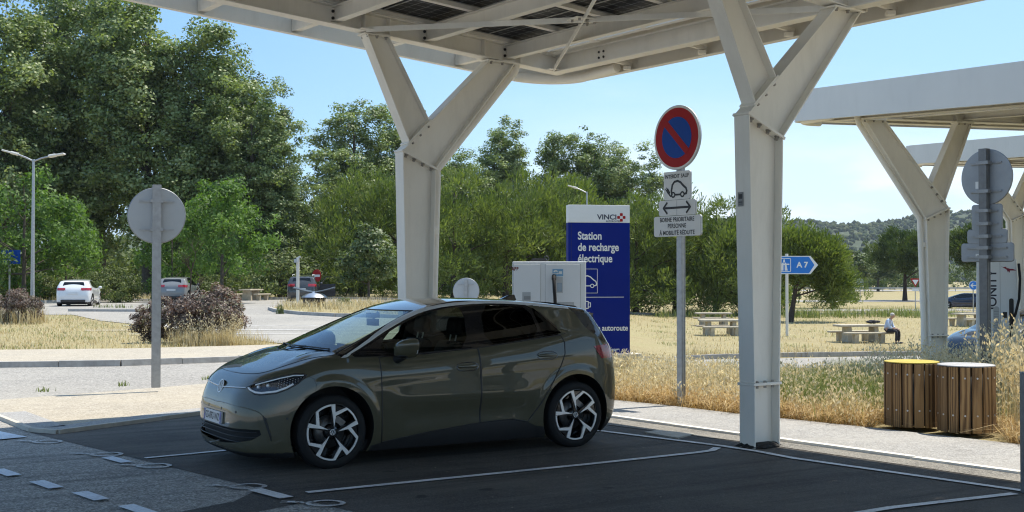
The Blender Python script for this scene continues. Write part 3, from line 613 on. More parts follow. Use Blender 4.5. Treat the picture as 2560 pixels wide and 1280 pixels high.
    if brace:
        m = MB(); na_, nb_ = 3.3, bpos[1]
        ca, cb = na_ / 2 + .05, nb_ / 2
        for p, q in (((.12, .10), (ca, cb)), ((na_, .10), (ca, cb)), ((ca, cb), (.12, nb_ - .1)), ((ca, cb), (na_, nb_ - .1))): m.bar(P(*p, .02), P(*q, .02), .012, .07); 
        m.box(P(ca, cb, .02), (.34, .26, .012), Matrix.Rotation(.5, 3, 'Z')); m.box(P(.14, .12, .02), (.2, .14, .012), Matrix.Rotation(.5, 3, 'Z')); m.box(P(na_, .12, .02), (.2, .14, .012), Matrix.Rotation(.5, 3, 'Z'))
        br = m.build('wind_brace', M_STEEL); bo = MB(); bolts(bo, [P(ca + u, cb + v, .012) for u in (-.12, 0, .12) for v in (-.07, .07)], (0, 0, -1), .016, .035); tag(bo.build('bolt_set', M_BOLT, br), kind='stuff')
    bo = MB()
    for a in sec:
        if a > LA - .5: continue
        for s1 in (-.03, .03):
            for s2 in (.10, .19): bolts(bo, [P(a + s1, .012, s2)], fr.B, .014, .02)
    for b in (1.05, 3.4, 6.6):
        for s1 in (-.05, .05):
            for s2 in (.09, .17): bo.prism(disc(.017, 10), -.002, .010, Matrix.Translation(P(.008, b + s1, s2)) @ fr.A.to_track_quat('Z', 'Y').to_matrix().to_4x4())
    tag(bo.build('bolt_set', M_HOLE), kind='stuff')
    for (a0, b, zb, pipe) in [(c[0], c[1], c[2], c[3]) for c in cols]:
        y_column(fr, b, a0, zb, None, fr.z0 + fr.sa * (a0 + main * 1.42) + fr.sb * b - .004, fr.z0 + fr.sa * (a0 - main * .66) + fr.sb * b - .004, zj=base_z + 3.38, main=main, pipe=pipe)
    inv = root.matrix_world.inverted()
    for o in list(COL.objects):
        if o not in parts0 and o.parent is None: o.parent = root; o.matrix_parent_inverse = inv
    return root
FR1 = Frame((0.65, 17.9), (-0.8, -0.6), (0.6, -0.8), 4.85, 0.065)
C1 = canopy(FR1, 13.0, 15.9, [(2.46, 0.0, 0.0, True), (1.50, 5.3, 0.0, False), (1.5, 10.6, 0.0, False)], 'big white solar canopy over the dark parking bays and the hatchback', 'white solar canopies on forked columns')
# small grey sticker on the right-hand column
def place_child(o, root): o.parent = root; o.matrix_parent_inverse = Matrix.Translation(-Vector(root.location))
s = MB(); RA = Matrix.Rotation(math.atan2(FR1.A.y, FR1.A.x), 3, 'Z'); ps = FR1.Z(1.50 + .254, 5.3 - .03, 2.62)
s.box(ps, (.004, .075, .15), RA); st = s.build('sticker', simple('grey_sticker', (.22, .22, .21), .5, var=.2, vscale=40)); place_child(st, C1)
s = MB(); s.box(ps + FR1.A * .002 + Vector((0, 0, .03)), (.004, .05, .05), RA); s.box(ps + FR1.A * .002 + Vector((0, 0, -.03)), (.004, .05, .012), RA); s.box(ps + FR1.A * .002 + Vector((0, 0, -.05)), (.004, .04, .008), RA)
s.build('sticker_print', M_BLACK, st)
FR2 = Frame((6.41, 24.19), (0.95, 0.30), (0.30, -0.95), 4.95, 0.01, -0.08)
C2 = canopy(FR2, 9.5, 10.6, [(1.6, 1.2, -0.35, True), (1.6, 7.6, -0.35, False)], 'white solar canopy with rounded corner to the right behind the two wooden bins', 'white solar canopies on forked columns', base_z=-0.35, fas=(0.0, 0.62), panels=True, brace=False, r=0.9, railstep=2.1)
FR3 = Frame((13.3, 38.2), (0.95, 0.30), (0.30, -0.95), 5.42, 0.01, -0.05)
C3 = canopy(FR3, 9.5, 10.6, [(2.5, 1.0, -0.75, True), (2.5, 7.4, -0.75, False)], 'most distant white solar canopy seen below the second one at the right', 'white solar canopies on forked columns', base_z=0.30, fas=(0.0, 0.60), panels=True, brace=False, r=0.9, railstep=2.1)
# ragged tar collars round the feet of the near columns
for a0, b in ((2.46, 0.0), (1.50, 5.3)):
    m = MB(); c = FR1.Z(a0, b, .0); rr = random.Random(int(b) + 2); ring_ = []
    for k in range(22): t = 2 * math.pi * k / 22; r_ = rr.uniform(.85, 1.15); ring_.append(c + FR1.A * (.285 * r_ * math.cos(t)) + FR1.B * (.185 * r_ * math.sin(t)) + Vector((0, 0, .0185)))
    top_ = [c + (p - c) * .72 + Vector((0, 0, .035 + rr.uniform(-.008, .012))) for p in ring_]; m.add(ring_ + top_, [(k, (k + 1) % 22, 22 + (k + 1) % 22, 22 + k) for k in range(22)]); m.add(top_, [tuple(range(22))]); tag(m.build('tar_collar', M_TARCOL), kind='structure')
# ------------------------------------------------------------------ cars
def nspline(xs, ys):
    """natural cubic spline"""
    xs = np.asarray(xs, float); ys = np.asarray(ys, float); n = len(xs); h = np.diff(xs); A = np.zeros((n, n)); r = np.zeros(n); A[0, 0] = A[-1, -1] = 1
    for i in range(1, n - 1):
        A[i, i - 1], A[i, i], A[i, i + 1] = h[i - 1], 2 * (h[i - 1] + h[i]), h[i]; r[i] = 3 * ((ys[i + 1] - ys[i]) / h[i] - (ys[i] - ys[i - 1]) / h[i - 1])
    c = np.linalg.solve(A, r); b = np.diff(ys) / h - h * (2 * c[:-1] + c[1:]) / 3; d = np.diff(c) / (3 * h)
    def f(x):
        x = np.asarray(x, float); xc = np.clip(x, xs[0], xs[-1]); i = np.clip(np.searchsorted(xs, xc) - 1, 0, n - 2); t = xc - xs[i]
        v = ys[i] + b[i] * t + c[i] * t * t + d[i] * t ** 3
        s1 = b[-1] + 2 * c[-2] * h[-1] + 3 * d[-1] * h[-1] ** 2
        return v + np.where(x > xs[-1], (x - xs[-1]) * s1, 0) + np.where(x < xs[0], (x - xs[0]) * b[0], 0)
    return f
def smax(a, b, k): return np.maximum(a, b) + np.maximum(k - np.abs(a - b), 0) ** 2 / (4 * k)
def smin(a, b, k): return -smax(-a, -b, k)
WF, WR, WZ, WRAD = 0.838, 3.602, 0.348, 0.348
class Shape:
    """car body as a smooth intersection of a side profile, a plan outline and a cross-section (X back from the nose, |Y|, Z)"""
    def __init__(s):
        s.hood = nspline([-.3, .02, .10, .22, .35, .50, .67, .9, 1.2, 1.6], [.62, .74, .835, .915, .965, 1.018, 1.072, 1.10, 1.11, 1.11])
        s.roof = nspline([1.2, 1.7, 2.0, 2.4, 2.9, 3.4, 3.8, 4.1, 4.5], [1.552, 1.568, 1.577, 1.581, 1.572, 1.540, 1.494, 1.448, 1.38])
        s.xf = nspline([.10, .16, .22, .30, .45, .60, .70, .80, .90, 1.0, 1.1], [.16, .045, .002, -.012, -.012, .004, .036, .086, .16, .27, .40])
        s.xr = nspline([.10, .20, .30, .45, .60, .75, .88, .97, 1.10, 1.25, 1.40, 1.55], [4.02, 4.15, 4.225, 4.262, 4.272, 4.262, 4.245, 4.225, 4.165, 4.06, 3.955, 3.83])
        s.plf = nspline([0, .15, .3, .45, .55, .65, .72, .78, .83, .87, .90, .93], [0, .001, .004, .014, .038, .088, .145, .22, .315, .42, .53, .66])
        s.plr = nspline([0, .2, .4, .55, .65, .73, .79, .84, .88, .91, .94], [0, .002, .008, .018, .030, .048, .085, .155, .27, .42, .60])
        s.w0 = nspline([0, .5, .84, 1.2, 1.7, 2.3, 2.9, 3.3, 3.6, 3.9, 4.3], [.885, .900, .905, .898, .893, .893, .897, .903, .905, .893, .86])
        s.sec = nspline([.10, .20, .30, .42, .55, .68, .80, .90, .98, 1.03, 1.07, 1.12, 1.25, 1.40, 1.52, 1.62],
                        [-.075, -.045, -.027, -.014, -.005, 0., -.004, -.014, -.032, -.055, -.082, -.107, -.162, -.220, -.270, -.315])
        s.belt = nspline([.0, .9, 1.8, 2.1, 2.5, 2.9, 3.2, 3.5, 3.8, 4.2], [1.03, 1.045, 1.043, 1.060, 1.092, 1.130, 1.165, 1.20, 1.21, 1.21])
    def ztop(s, X, ay):
        sh = .42 * ay * ay
        zh = s.hood(X - .10 * ay ** 4) - .055 * ay ** 2 - .04 * ay ** 6 + .012 * np.exp(-((ay - .60) / .07) ** 2) * sstep(.25, .7, X)
        xs = X - sh; zw = 1.062 + (xs - .67) * .425 - .035 * (xs - .67) * (xs - .67)
        zr = s.roof(X) - .035 * ay ** 2 - .06 * ay ** 4
        return smax(zh, smin(zw, zr, .10), .02)
    def w(s, X, Z):
        sh = (s.belt(X) - 1.045) * sstep(.72, 1.02, Z)
        w = s.w0(X) + s.sec(Z - sh)
        for c in (WF, WR):
            d = np.sqrt((X - c) ** 2 + (Z - .365) ** 2)
            w = w + .013 * sstep(.535, .455, d) * sstep(.02, .2, np.abs(Z) + 0 * d)
        mid = sstep(1.35, 1.7, X) * sstep(3.15, 2.85, X)
        w = w - .016 * np.exp(-((Z - .44) / .10) ** 2) * mid + .008 * np.exp(-((Z - .62) / .07) ** 2) * mid
        # crisp shoulder crease over the door handles
        w = w + .006 * sstep(.12, .0, np.abs(Z - (.845 + .055 * (X - 1.2)))) * sstep(1.0, 1.5, X) * sstep(3.9, 3.4, X)
        return w
    def f(s, X, Y, Z):
        ay = np.abs(Y)
        ft = (Z - s.ztop(X, ay)) * .9
        ff = (s.xf(Z) + s.plf(ay) - X) * .8; fr = (X - s.xr(Z) + s.plr(ay)) * .8; fs = ay - s.w(X, Z)
        kst = np.where(X < 1.0, .09, .045)
        v = smax(ft, fs, kst); v = smax(v, ff, .06); v = smax(v, fr, .05); return smax(v, .125 - Z, .02)
    def grad(s, P, e=2e-4):
        g = np.stack([s.f(P[:, 0] + e, P[:, 1], P[:, 2]) - s.f(P[:, 0] - e, P[:, 1], P[:, 2]),
                      s.f(P[:, 0], P[:, 1] + e, P[:, 2]) - s.f(P[:, 0], P[:, 1] - e, P[:, 2]),
                      s.f(P[:, 0], P[:, 1], P[:, 2] + e) - s.f(P[:, 0], P[:, 1], P[:, 2] - e)], 1)
        return g / np.linalg.norm(g, axis=1, keepdims=True)
    def mesh(s, nu, nv):
        """half body (Y >= 0) by casting rays outwards from a line inside the car"""
        u = np.linspace(0.004, math.pi - 0.004, nu); cu = -np.cos(u)
        v = np.linspace(-math.pi / 2, math.pi / 2, nv)
        U, V = np.meshgrid(np.arange(nu), v, indexing='ij'); su = np.sin(u)[:, None]; c = cu[:, None]
        ox = 2.1 + 1.55 * np.sign(c) * np.abs(c) ** 1.0 * (0.55 + .45 * np.abs(c)) + 0 * V; oz = .66 + 0 * V
        d = np.stack([c * np.abs(c) ** 1.5 * 1.0 + 0 * V, su * np.cos(V), su * np.sin(V)], -1); d /= np.linalg.norm(d, axis=-1, keepdims=True)
        lo_ = np.zeros_like(ox); hi_ = np.full_like(ox, 2.6)
        for _ in range(34):
            t = (lo_ + hi_) / 2; val = s.f(ox + d[..., 0] * t, d[..., 1] * t, oz + d[..., 2] * t); ins = val < 0
            lo_ = np.where(ins, t, lo_); hi_ = np.where(ins, hi_, t)
        P = np.stack([ox + d[..., 0] * lo_, d[..., 1] * lo_, oz + d[..., 2] * lo_], -1); P[:, 0, 1] = 0; P[:, -1, 1] = 0
        i = (np.arange(nu - 1)[:, None] * nv + np.arange(nv - 1)[None]).ravel(); a, b, c2, d2 = i, i + nv, i + nv + 1, i + 1
        T = np.concatenate([np.stack([a, c2, b], 1), np.stack([a, d2, c2], 1)])
        return P.reshape(-1, 3), T
    def onside(s, X, Z):   # point on the flank
        X = np.atleast_1d(np.asarray(X, float)); Z = np.atleast_1d(np.asarray(Z, float)); lo_ = np.full(X.shape, .2); hi_ = np.full(X.shape, 1.1)
        for _ in range(34):
            t = (lo_ + hi_) / 2; i = s.f(X, t, Z) < 0; lo_ = np.where(i, t, lo_); hi_ = np.where(i, hi_, t)
        return np.stack([X, lo_, Z], 1)
    def ontop(s, X, Y):
        X = np.atleast_1d(np.asarray(X, float)); Y = np.atleast_1d(np.asarray(Y, float)); lo_ = np.full(X.shape, .7); hi_ = np.full(X.shape, 1.8)
        for _ in range(34):
            t = (lo_ + hi_) / 2; i = s.f(X, Y, t) < 0; lo_ = np.where(i, t, lo_); hi_ = np.where(i, hi_, t)
        return np.stack([X, Y, lo_], 1)
    def onang(s, A, Z, xc, sg):   # point at plan angle A (degrees) about (xc, 0), sg -1 looking to the nose, +1 to the tail
        A = np.radians(np.atleast_1d(np.asarray(A, float))); Z = np.atleast_1d(np.asarray(Z, float)); lo_ = np.zeros(A.shape); hi_ = np.full(A.shape, 2.2)
        for _ in range(34):
            t = (lo_ + hi_) / 2; i = s.f(xc + sg * t * np.cos(A), t * np.sin(A), Z) < 0; lo_ = np.where(i, t, lo_); hi_ = np.where(i, hi_, t)
        return np.stack([xc + sg * lo_ * np.cos(A), lo_ * np.sin(A), Z], 1)
def densify(pts, step, closed=True):
    o = []; pts = [tuple(p) for p in pts]; n = len(pts)
    for i in range(n if closed else n - 1):
        p, q = np.array(pts[i], float), np.array(pts[(i + 1) % n], float); k = max(1, int(np.ceil(np.linalg.norm(q - p) / step)))
        o += [tuple(p + (q - p) * j / k) for j in range(k)]
    if not closed: o.append(pts[-1])
    return o
def smooth_poly(pts, closed=True, it=2):
    pts = [np.array(p, float) for p in pts]
    for _ in range(it):
        o = []; n = len(pts)
        for i in range(n if closed else n - 1):
            p, q = pts[i], pts[(i + 1) % n]; o += [p * .75 + q * .25, p * .25 + q * .75]
        if not closed: o = [pts[0]] + o + [pts[-1]]
        pts = o
    return [tuple(p) for p in pts]
def inpoly(x, y, poly):
    P = np.asarray(poly, float); r = np.zeros(x.shape, bool); n = len(P); j = n - 1
    for i in range(n):
        xi, yi, xj, yj = P[i, 0], P[i, 1], P[j, 0], P[j, 1]
        if yi != yj: r ^= ((yi > y) != (yj > y)) & (x < (xj - xi) * (y - yi) / (yj - yi) + xi)
        j = i
    return r
def cut(V, T, path, s):
    """split the triangles along a 3-D polyline that lies on the surface"""
    path = np.asarray(path); nrm = s.grad(path)
    for i in range(len(path) - 1):
        p, q = path[i], path[i + 1]; L = np.linalg.norm(q - p)
        if L < 1e-6: continue
        d = (q - p) / L; n = np.cross(d, nrm[i] + nrm[i + 1]); n /= np.linalg.norm(n) + 1e-12
        tv = V[T]; cen = tv.mean(1) - p; along = cen @ d
        m = (np.abs(cen @ n) < .05) & (along > -.012) & (along < L + .012) & (np.abs(cen @ nrm[i]) < .06)
        idx = np.nonzero(m)[0]
        if not len(idx): continue
        D = (V[T[idx]] - p) @ n; D[np.abs(D) < 4e-4] = 0
        st = (D.min(1) < 0) & (D.max(1) > 0); idx = idx[st]; D = D[st]
        if not len(idx): continue
        newV = list(); cache = {}; base = len(V); out = []; keep = np.ones(len(T), bool); keep[idx] = False
        for tri, dd in zip(T[idx], D):
            def mid(a, b, da, db):
                k = (min(a, b), max(a, b))
                if k not in cache: cache[k] = base + len(newV); newV.append(V[a] + (V[b] - V[a]) * (da / (da - db)))
                return cache[k]
            pos, neg = [], []
            for k in range(3):
                a, b, da, db = tri[k], tri[(k + 1) % 3], dd[k], dd[(k + 1) % 3]
                if da >= 0: pos.append(a)
                if da <= 0: neg.append(a)
                if da * db < 0:
                    mm = mid(a, b, da, db); pos.append(mm); neg.append(mm)
            for poly in (pos, neg):
                for k in range(1, len(poly) - 1): out.append((poly[0], poly[k], poly[k + 1]))
        V = np.concatenate([V, np.array(newV).reshape(-1, 3)]); T = np.concatenate([T[keep], np.array(out, int).reshape(-1, 3)])
    return V, T
def part_mesh(name, V, T, s, mat, parent, mirror=True, offset=0.0, thick=0.0):
    """one part of the shell with exact surface normals (both sides of the car)"""
    used, inv = np.unique(T, return_inverse=True); P = V[used]; F = inv.reshape(-1, 3); N = s.grad(P)
    P = P + N * offset; P = P * (1, -1, 1); N = N * (1, -1, 1); F = F[:, ::-1]        # near side of the car is local -Y
    if mirror:
        n = len(P); P = np.concatenate([P, P * (1, -1, 1)]); N = np.concatenate([N, N * (1, -1, 1)]); F = np.concatenate([F, F[:, ::-1] + n])
    if thick:
        n = len(P); P = np.concatenate([P, P - N * thick]); N = np.concatenate([N, -N]); F = np.concatenate([F, F[:, ::-1] + n])
    # orient outwards
    c = np.cross(P[F[:, 1]] - P[F[:, 0]], P[F[:, 2]] - P[F[:, 0]]); flip = (c * N[F[:, 0]]).sum(1) < 0; F[flip] = F[flip][:, ::-1]
    o = mesh_np(name, P, F, mat, parent, smooth=True)
    if len(o.data.vertices) == len(N): o.data.normals_split_custom_set_from_vertices([tuple(v) for v in N])
    return o
def gap(m, s, path, r=0.0032, lift=-0.0012, both=False):
    P = np.asarray(path); N = s.grad(P); Q = (P + N * lift)
    m.tube([Vector((a, -b, c)) for a, b, c in Q], r, 6, cap=False)
    if both: m.tube([Vector((a, b, c)) for a, b, c in Q], r, 6, cap=False)

def paint(name, col, flake=0.25, rough=0.30):
    m, nt, p = new_mat(name); v = coords(nt)
    n = noise(nt, v, 900, 2, 0.5); d = noise(nt, coords(nt, scale=(1, 1, 2)), 2.2, 6, 0.65)
    c = ramp(nt, n, [(0.35, tuple(x * (1 - flake) for x in col)), (0.65, tuple(min(1, x * (1 + flake)) for x in col))])
    c = mix(nt, ramp(nt, d, [(0.5, (0,) * 3), (0.8, (0.10,) * 3)]), c, (0.25, 0.22, 0.17))
    nt.links.new(c, p.inputs['Base Color']); p.inputs['Metallic'].default_value = 0.0; p.inputs['Specular IOR Level'].default_value = 0.15; p.inputs['Roughness'].default_value = rough
    p.inputs['Coat Weight'].default_value = 1.0; p.inputs['Coat Roughness'].default_value = 0.012; p.inputs['Coat IOR'].default_value = 1.6
    return m
def car_glass(name, tint, refl=1.5):
    m, nt, p = new_mat(name); nt.nodes.remove(p); o = nt.nodes['Material Output']
    t = nt.nodes.new('ShaderNodeBsdfTransparent'); t.inputs[0].default_value = (*tint, 1); g = nt.nodes.new('ShaderNodeBsdfGlossy'); g.inputs['Roughness'].default_value = 0.004; g.inputs['Color'].default_value = (.9, .95, 1, 1)
    f = nt.nodes.new('ShaderNodeFresnel'); f.inputs[0].default_value = refl; mx = nt.nodes.new('ShaderNodeMixShader')
    nt.links.new(f.outputs[0], mx.inputs[0]); nt.links.new(t.outputs[0], mx.inputs[1]); nt.links.new(g.outputs[0], mx.inputs[2]); nt.links.new(mx.outputs[0], o.inputs[0]); return m
M_OLIVE = paint('olive_metallic_paint', (0.076, 0.070, 0.042), .2, .45)
M_GLOSSB = simple('gloss_black_paint', (0.008, 0.008, 0.009), 0.12, coat=1.0, var=0.1)
M_TRIM = simple('matt_black_trim', (0.014, 0.014, 0.015), 0.5, var=0.15, vscale=30)
M_CHROME = simple('satin_silver_trim', (0.72, 0.72, 0.70), 0.38, 0.30, var=0.03)
M_EMB = simple('pale_emblem_metal', (0.82, 0.83, 0.84), 0.35, 0.15)
M_GLASSW = car_glass('windscreen_glass', (0.62, 0.72, 0.66), 1.62)
M_GLASSF = car_glass('front_side_glass', (0.56, 0.64, 0.57), 1.5)
M_GLASSR = car_glass('privacy_glass', (0.05, 0.055, 0.06), 1.52)
M_LENS = car_glass('lamp_lens', (0.93, 0.95, 0.97), 1.45)
M_TAIL = simple('red_lamp_lens', (0.30, 0.010, 0.018), 0.12, coat=1.0, var=0.25, vscale=12)
M_DRL = simple('white_light_guide', (0.86, 0.89, 0.92), 0.35, coat=0.6, var=0.05)
M_LAMPIN = simple('dark_lamp_inside', (0.025, 0.032, 0.045), 0.25, 0.3, var=0.3, vscale=30)
M_REFL = simple('lamp_reflector', (0.75, 0.78, 0.80), 0.3, 0.4, var=0.2, vscale=60)
M_RIMB = simple('gloss_black_wheel', (0.010, 0.010, 0.011), 0.2, coat=0.6, var=0.2)
M_RIMS = simple('machined_alloy', (0.84, 0.83, 0.81), 0.36, 0.40, var=0.05, vscale=20)
M_DISC = simple('brake_disc_steel', (0.16, 0.155, 0.15), 0.4, 0.8, var=0.25, vscale=20)
M_SEAT = simple('dark_seat_fabric', (0.020, 0.020, 0.022), 0.85, var=0.2, vscale=40)
M_PLATE = simple('number_plate_white', (0.60, 0.60, 0.60), 0.4, var=0.03)
M_PLATEB = simple('number_plate_blue', (0.02, 0.06, 0.30), 0.4, var=0.05)

def wheel(name, parent, x, y, rot, M_rims, detail=True, side=-1, rad=WRAD, spokes='angular', wd=0.215):
    """wheel whose outer face looks to local -Y (side=-1) or +Y (side=+1)"""
    root = empty(name, (x, y, rad)); root.parent = parent
    if side > 0: root.rotation_euler = (0, 0, math.pi)
    X90 = Matrix.Rotation(math.radians(90), 4, 'X')     # local z -> -Y
    R = 0.265 * rad / 0.348
    t = MB(); k = rad / .348
    prof = [(R - .012, -wd), (R + .02, -wd + .005), (rad - .028, -wd + .012), (rad - .006, -wd + .03), (rad, -wd + .055)]
    for q in range(5): z = -wd + .06 + q * (wd - .12) / 4; prof += [(rad, z), (rad - .006, z + .004), (rad - .006, z + .012), (rad, z + .016)]
    prof += [(rad - .002, -.03), (rad - .014, -.012), (rad - .040, .002), (R + .03, .004), (R + .012, -.001), (R + .004, -.006), (R - .006, -.018)]
    t.lathe(prof, 56, X90); ty = t.build('tyre', M_RUBBER, root)
    b = MB(); b.lathe([(R + .002, -wd + .01), (R - .006, -wd + .02), (R - .02, -.12), (R - .012, -.03), (R - .004, -.020), (R + .003, -.014), (R + .003, -.008), (R - .004, -.010)], 56, X90)
    b.lathe([(0.001, -.135), (R - .02, -.135)], 40, X90)
    br = b.build('rim', M_RIMB, root)
    d = MB(); d.lathe([(.03, -.095), (.155 * k, -.095), (.155 * k, -.115), (.03, -.115)], 40, X90); d.build('brake_disc', M_DISC, root)
    d = MB(); d.hexa([X90 @ (Matrix.Rotation(rot * 0 + .9, 4, 'Z') @ Vector(p)) for p in ((.10, -.06, -.10), (.165, -.075, -.10), (.165, .075, -.10), (.10, .06, -.10), (.10, -.06, -.055), (.16, -.07, -.06), (.16, .07, -.06), (.10, .06, -.055))]); d.build('brake_caliper', M_DISC, root)
    Mr = X90 @ Matrix.Rotation(rot, 4, 'Z')
    def pol(r, deg): a = math.radians(90 - deg); return (r * R * math.cos(a), r * R * math.sin(a))
    dk = MB(); br2 = MB()
    for i in range(5):
        o = 72 * i
        if spokes == 'angular':
            pg = [pol(.13, 20 + o), pol(.14, -14 + o), pol(.60, -3.5 + o), pol(.985, -3.8 + o), pol(.985, 34.5 + o), pol(.93, 36 + o), pol(.52, 13 + o)]
            out = [pol(.20, 13 + o), pol(.56, 1.2 + o), pol(.985, -2.8 + o), pol(.988, 6.2 + o), pol(.70, 8.6 + o), pol(.988, 32.5 + o)] + [pol(.99, a + o) for a in np.linspace(36, 69, 7)] + [pol(.93, a + o) for a in np.linspace(68.6, 37, 7)] + [pol(.58, 11.5 + o)]
        else:
            pg = [pol(.13, 20 + o), pol(.14, -20 + o), pol(.98, -9 + o), pol(.98, 9 + o)]; out = [pol(.2, 14 + o), pol(.2, -14 + o), pol(.97, -8 + o), pol(.97, 8 + o)]
        dk.prism(pg[::-1], -.055, -.012, Mr); br2.prism(out[::-1], -.010, .001, Mr)
    dk.lathe([(.001, -.028), (.055 * k, -.028), (.07 * k, -.045), (.075 * k, -.07)], 30, X90)
    dk.build('spoke_set', M_RIMB, root)
    br2.build('machined_face', M_rims, root)
    h = MB(); h.lathe([(.001, -.016), (.030, -.016), (.033, -.020), (.034, -.030)], 28, X90); hc = h.build('hub_cap', M_RIMB, root)
    if detail:
        e = MB(); roundel(e, X90 @ Matrix.Rotation(rot * .0, 4, 'Z') @ Matrix.Translation((0, 0, -.0145)), .028); e.build('emblem', M_EMB, hc)
    return root
def roundel(m, M, r):
    """round badge: ring with a V above a W"""
    n = 40
    for i in range(n):
        a, b = 2 * math.pi * i / n, 2 * math.pi * (i + 1) / n
        q = [(r * math.cos(a), r * math.sin(a)), (r * math.cos(b), r * math.sin(b)), (r * .86 * math.cos(b), r * .86 * math.sin(b)), (r * .86 * math.cos(a), r * .86 * math.sin(a))]
        m.prism(q[::-1], 0, r * .10, M)
    def st(p, q, w=.105):
        p, q = Vector(p) * r, Vector(q) * r; d = (q - p).normalized(); s = Vector((-d.y, d.x)) * w * r / 2
        m.prism([p - s, q - s, q + s, p + s], 0, r * .09, M)
    st((-.33, .80), (-.02, .10)); st((.33, .80), (.02, .10)); st((-.05, .10), (.05, .10))
    st((-.72, .48), (-.33, -.72)); st((-.33, -.72), (-.06, -.06)); st((-.10, -.06), (.10, -.06)); st((.06, -.06), (.33, -.72)); st((.33, -.72), (.72, .48))

DLO = [(.985, 1.040), (1.37, 1.037), (1.84, 1.041), (2.018, 1.054), (2.25, 1.071), (2.468, 1.089), (2.859, 1.127), (3.154, 1.158), (3.50, 1.205), (3.185, 1.500), (2.85, 1.524), (2.56, 1.528), (2.185, 1.505), (1.912, 1.457), (1.645, 1.360), (1.428, 1.260), (1.215, 1.144)]
GLF = [(1.34, 1.062), (1.84, 1.058), (2.02, 1.070), (2.335, 1.095), (2.36, 1.495), (2.18, 1.485), (1.915, 1.438), (1.655, 1.342), (1.45, 1.243)]
GLR = [(2.545, 1.112), (2.86, 1.143), (3.195, 1.180), (3.125, 1.485), (2.85, 1.505), (2.56, 1.508)]
GLQ = [(3.235, 1.186), (3.455, 1.214), (3.19, 1.470), (3.165, 1.478)]
DOORF = [(1.332, 1.030), (1.341, .62), (1.352, .215), (1.89, .284), (2.435, .336), (2.437, .724), (2.428, 1.082)]
DOORR = [(2.436, 1.084), (2.445, .724), (2.443, .337), (2.82, .348), (3.005, .312), (3.15, .49), (3.284, .692), (3.40, .87), (3.452, 1.00), (3.461, 1.12), (3.43, 1.190)]
SILL = [(1.20, .10), (1.235, .192), (1.36, .214), (1.89, .283), (2.43, .335), (2.82, .347), (3.0, .31), (3.11, .262), (3.22, .245), (3.22, .10)]
HEADA = [(27.3, .778), (29.4, .755), (32.6, .725), (35.3, .718), (42, .733), (46.8, .771), (50.9, .82), (54.2, .880), (54.4, .890), (53.4, .899), (48.7, .903), (42.6, .879), (36.5, .845), (30.9, .81)]
TAILA = [(30, .935), (30, 1.085), (42.7, 1.085), (54.3, 1.065), (52.6, 1.0), (50, .933)]
GRILLE = [(0, .235), (10, .240), (24, .268), (33, .305), (37, .355), (36.3, .398), (30, .402), (14, .398), (0, .396)]
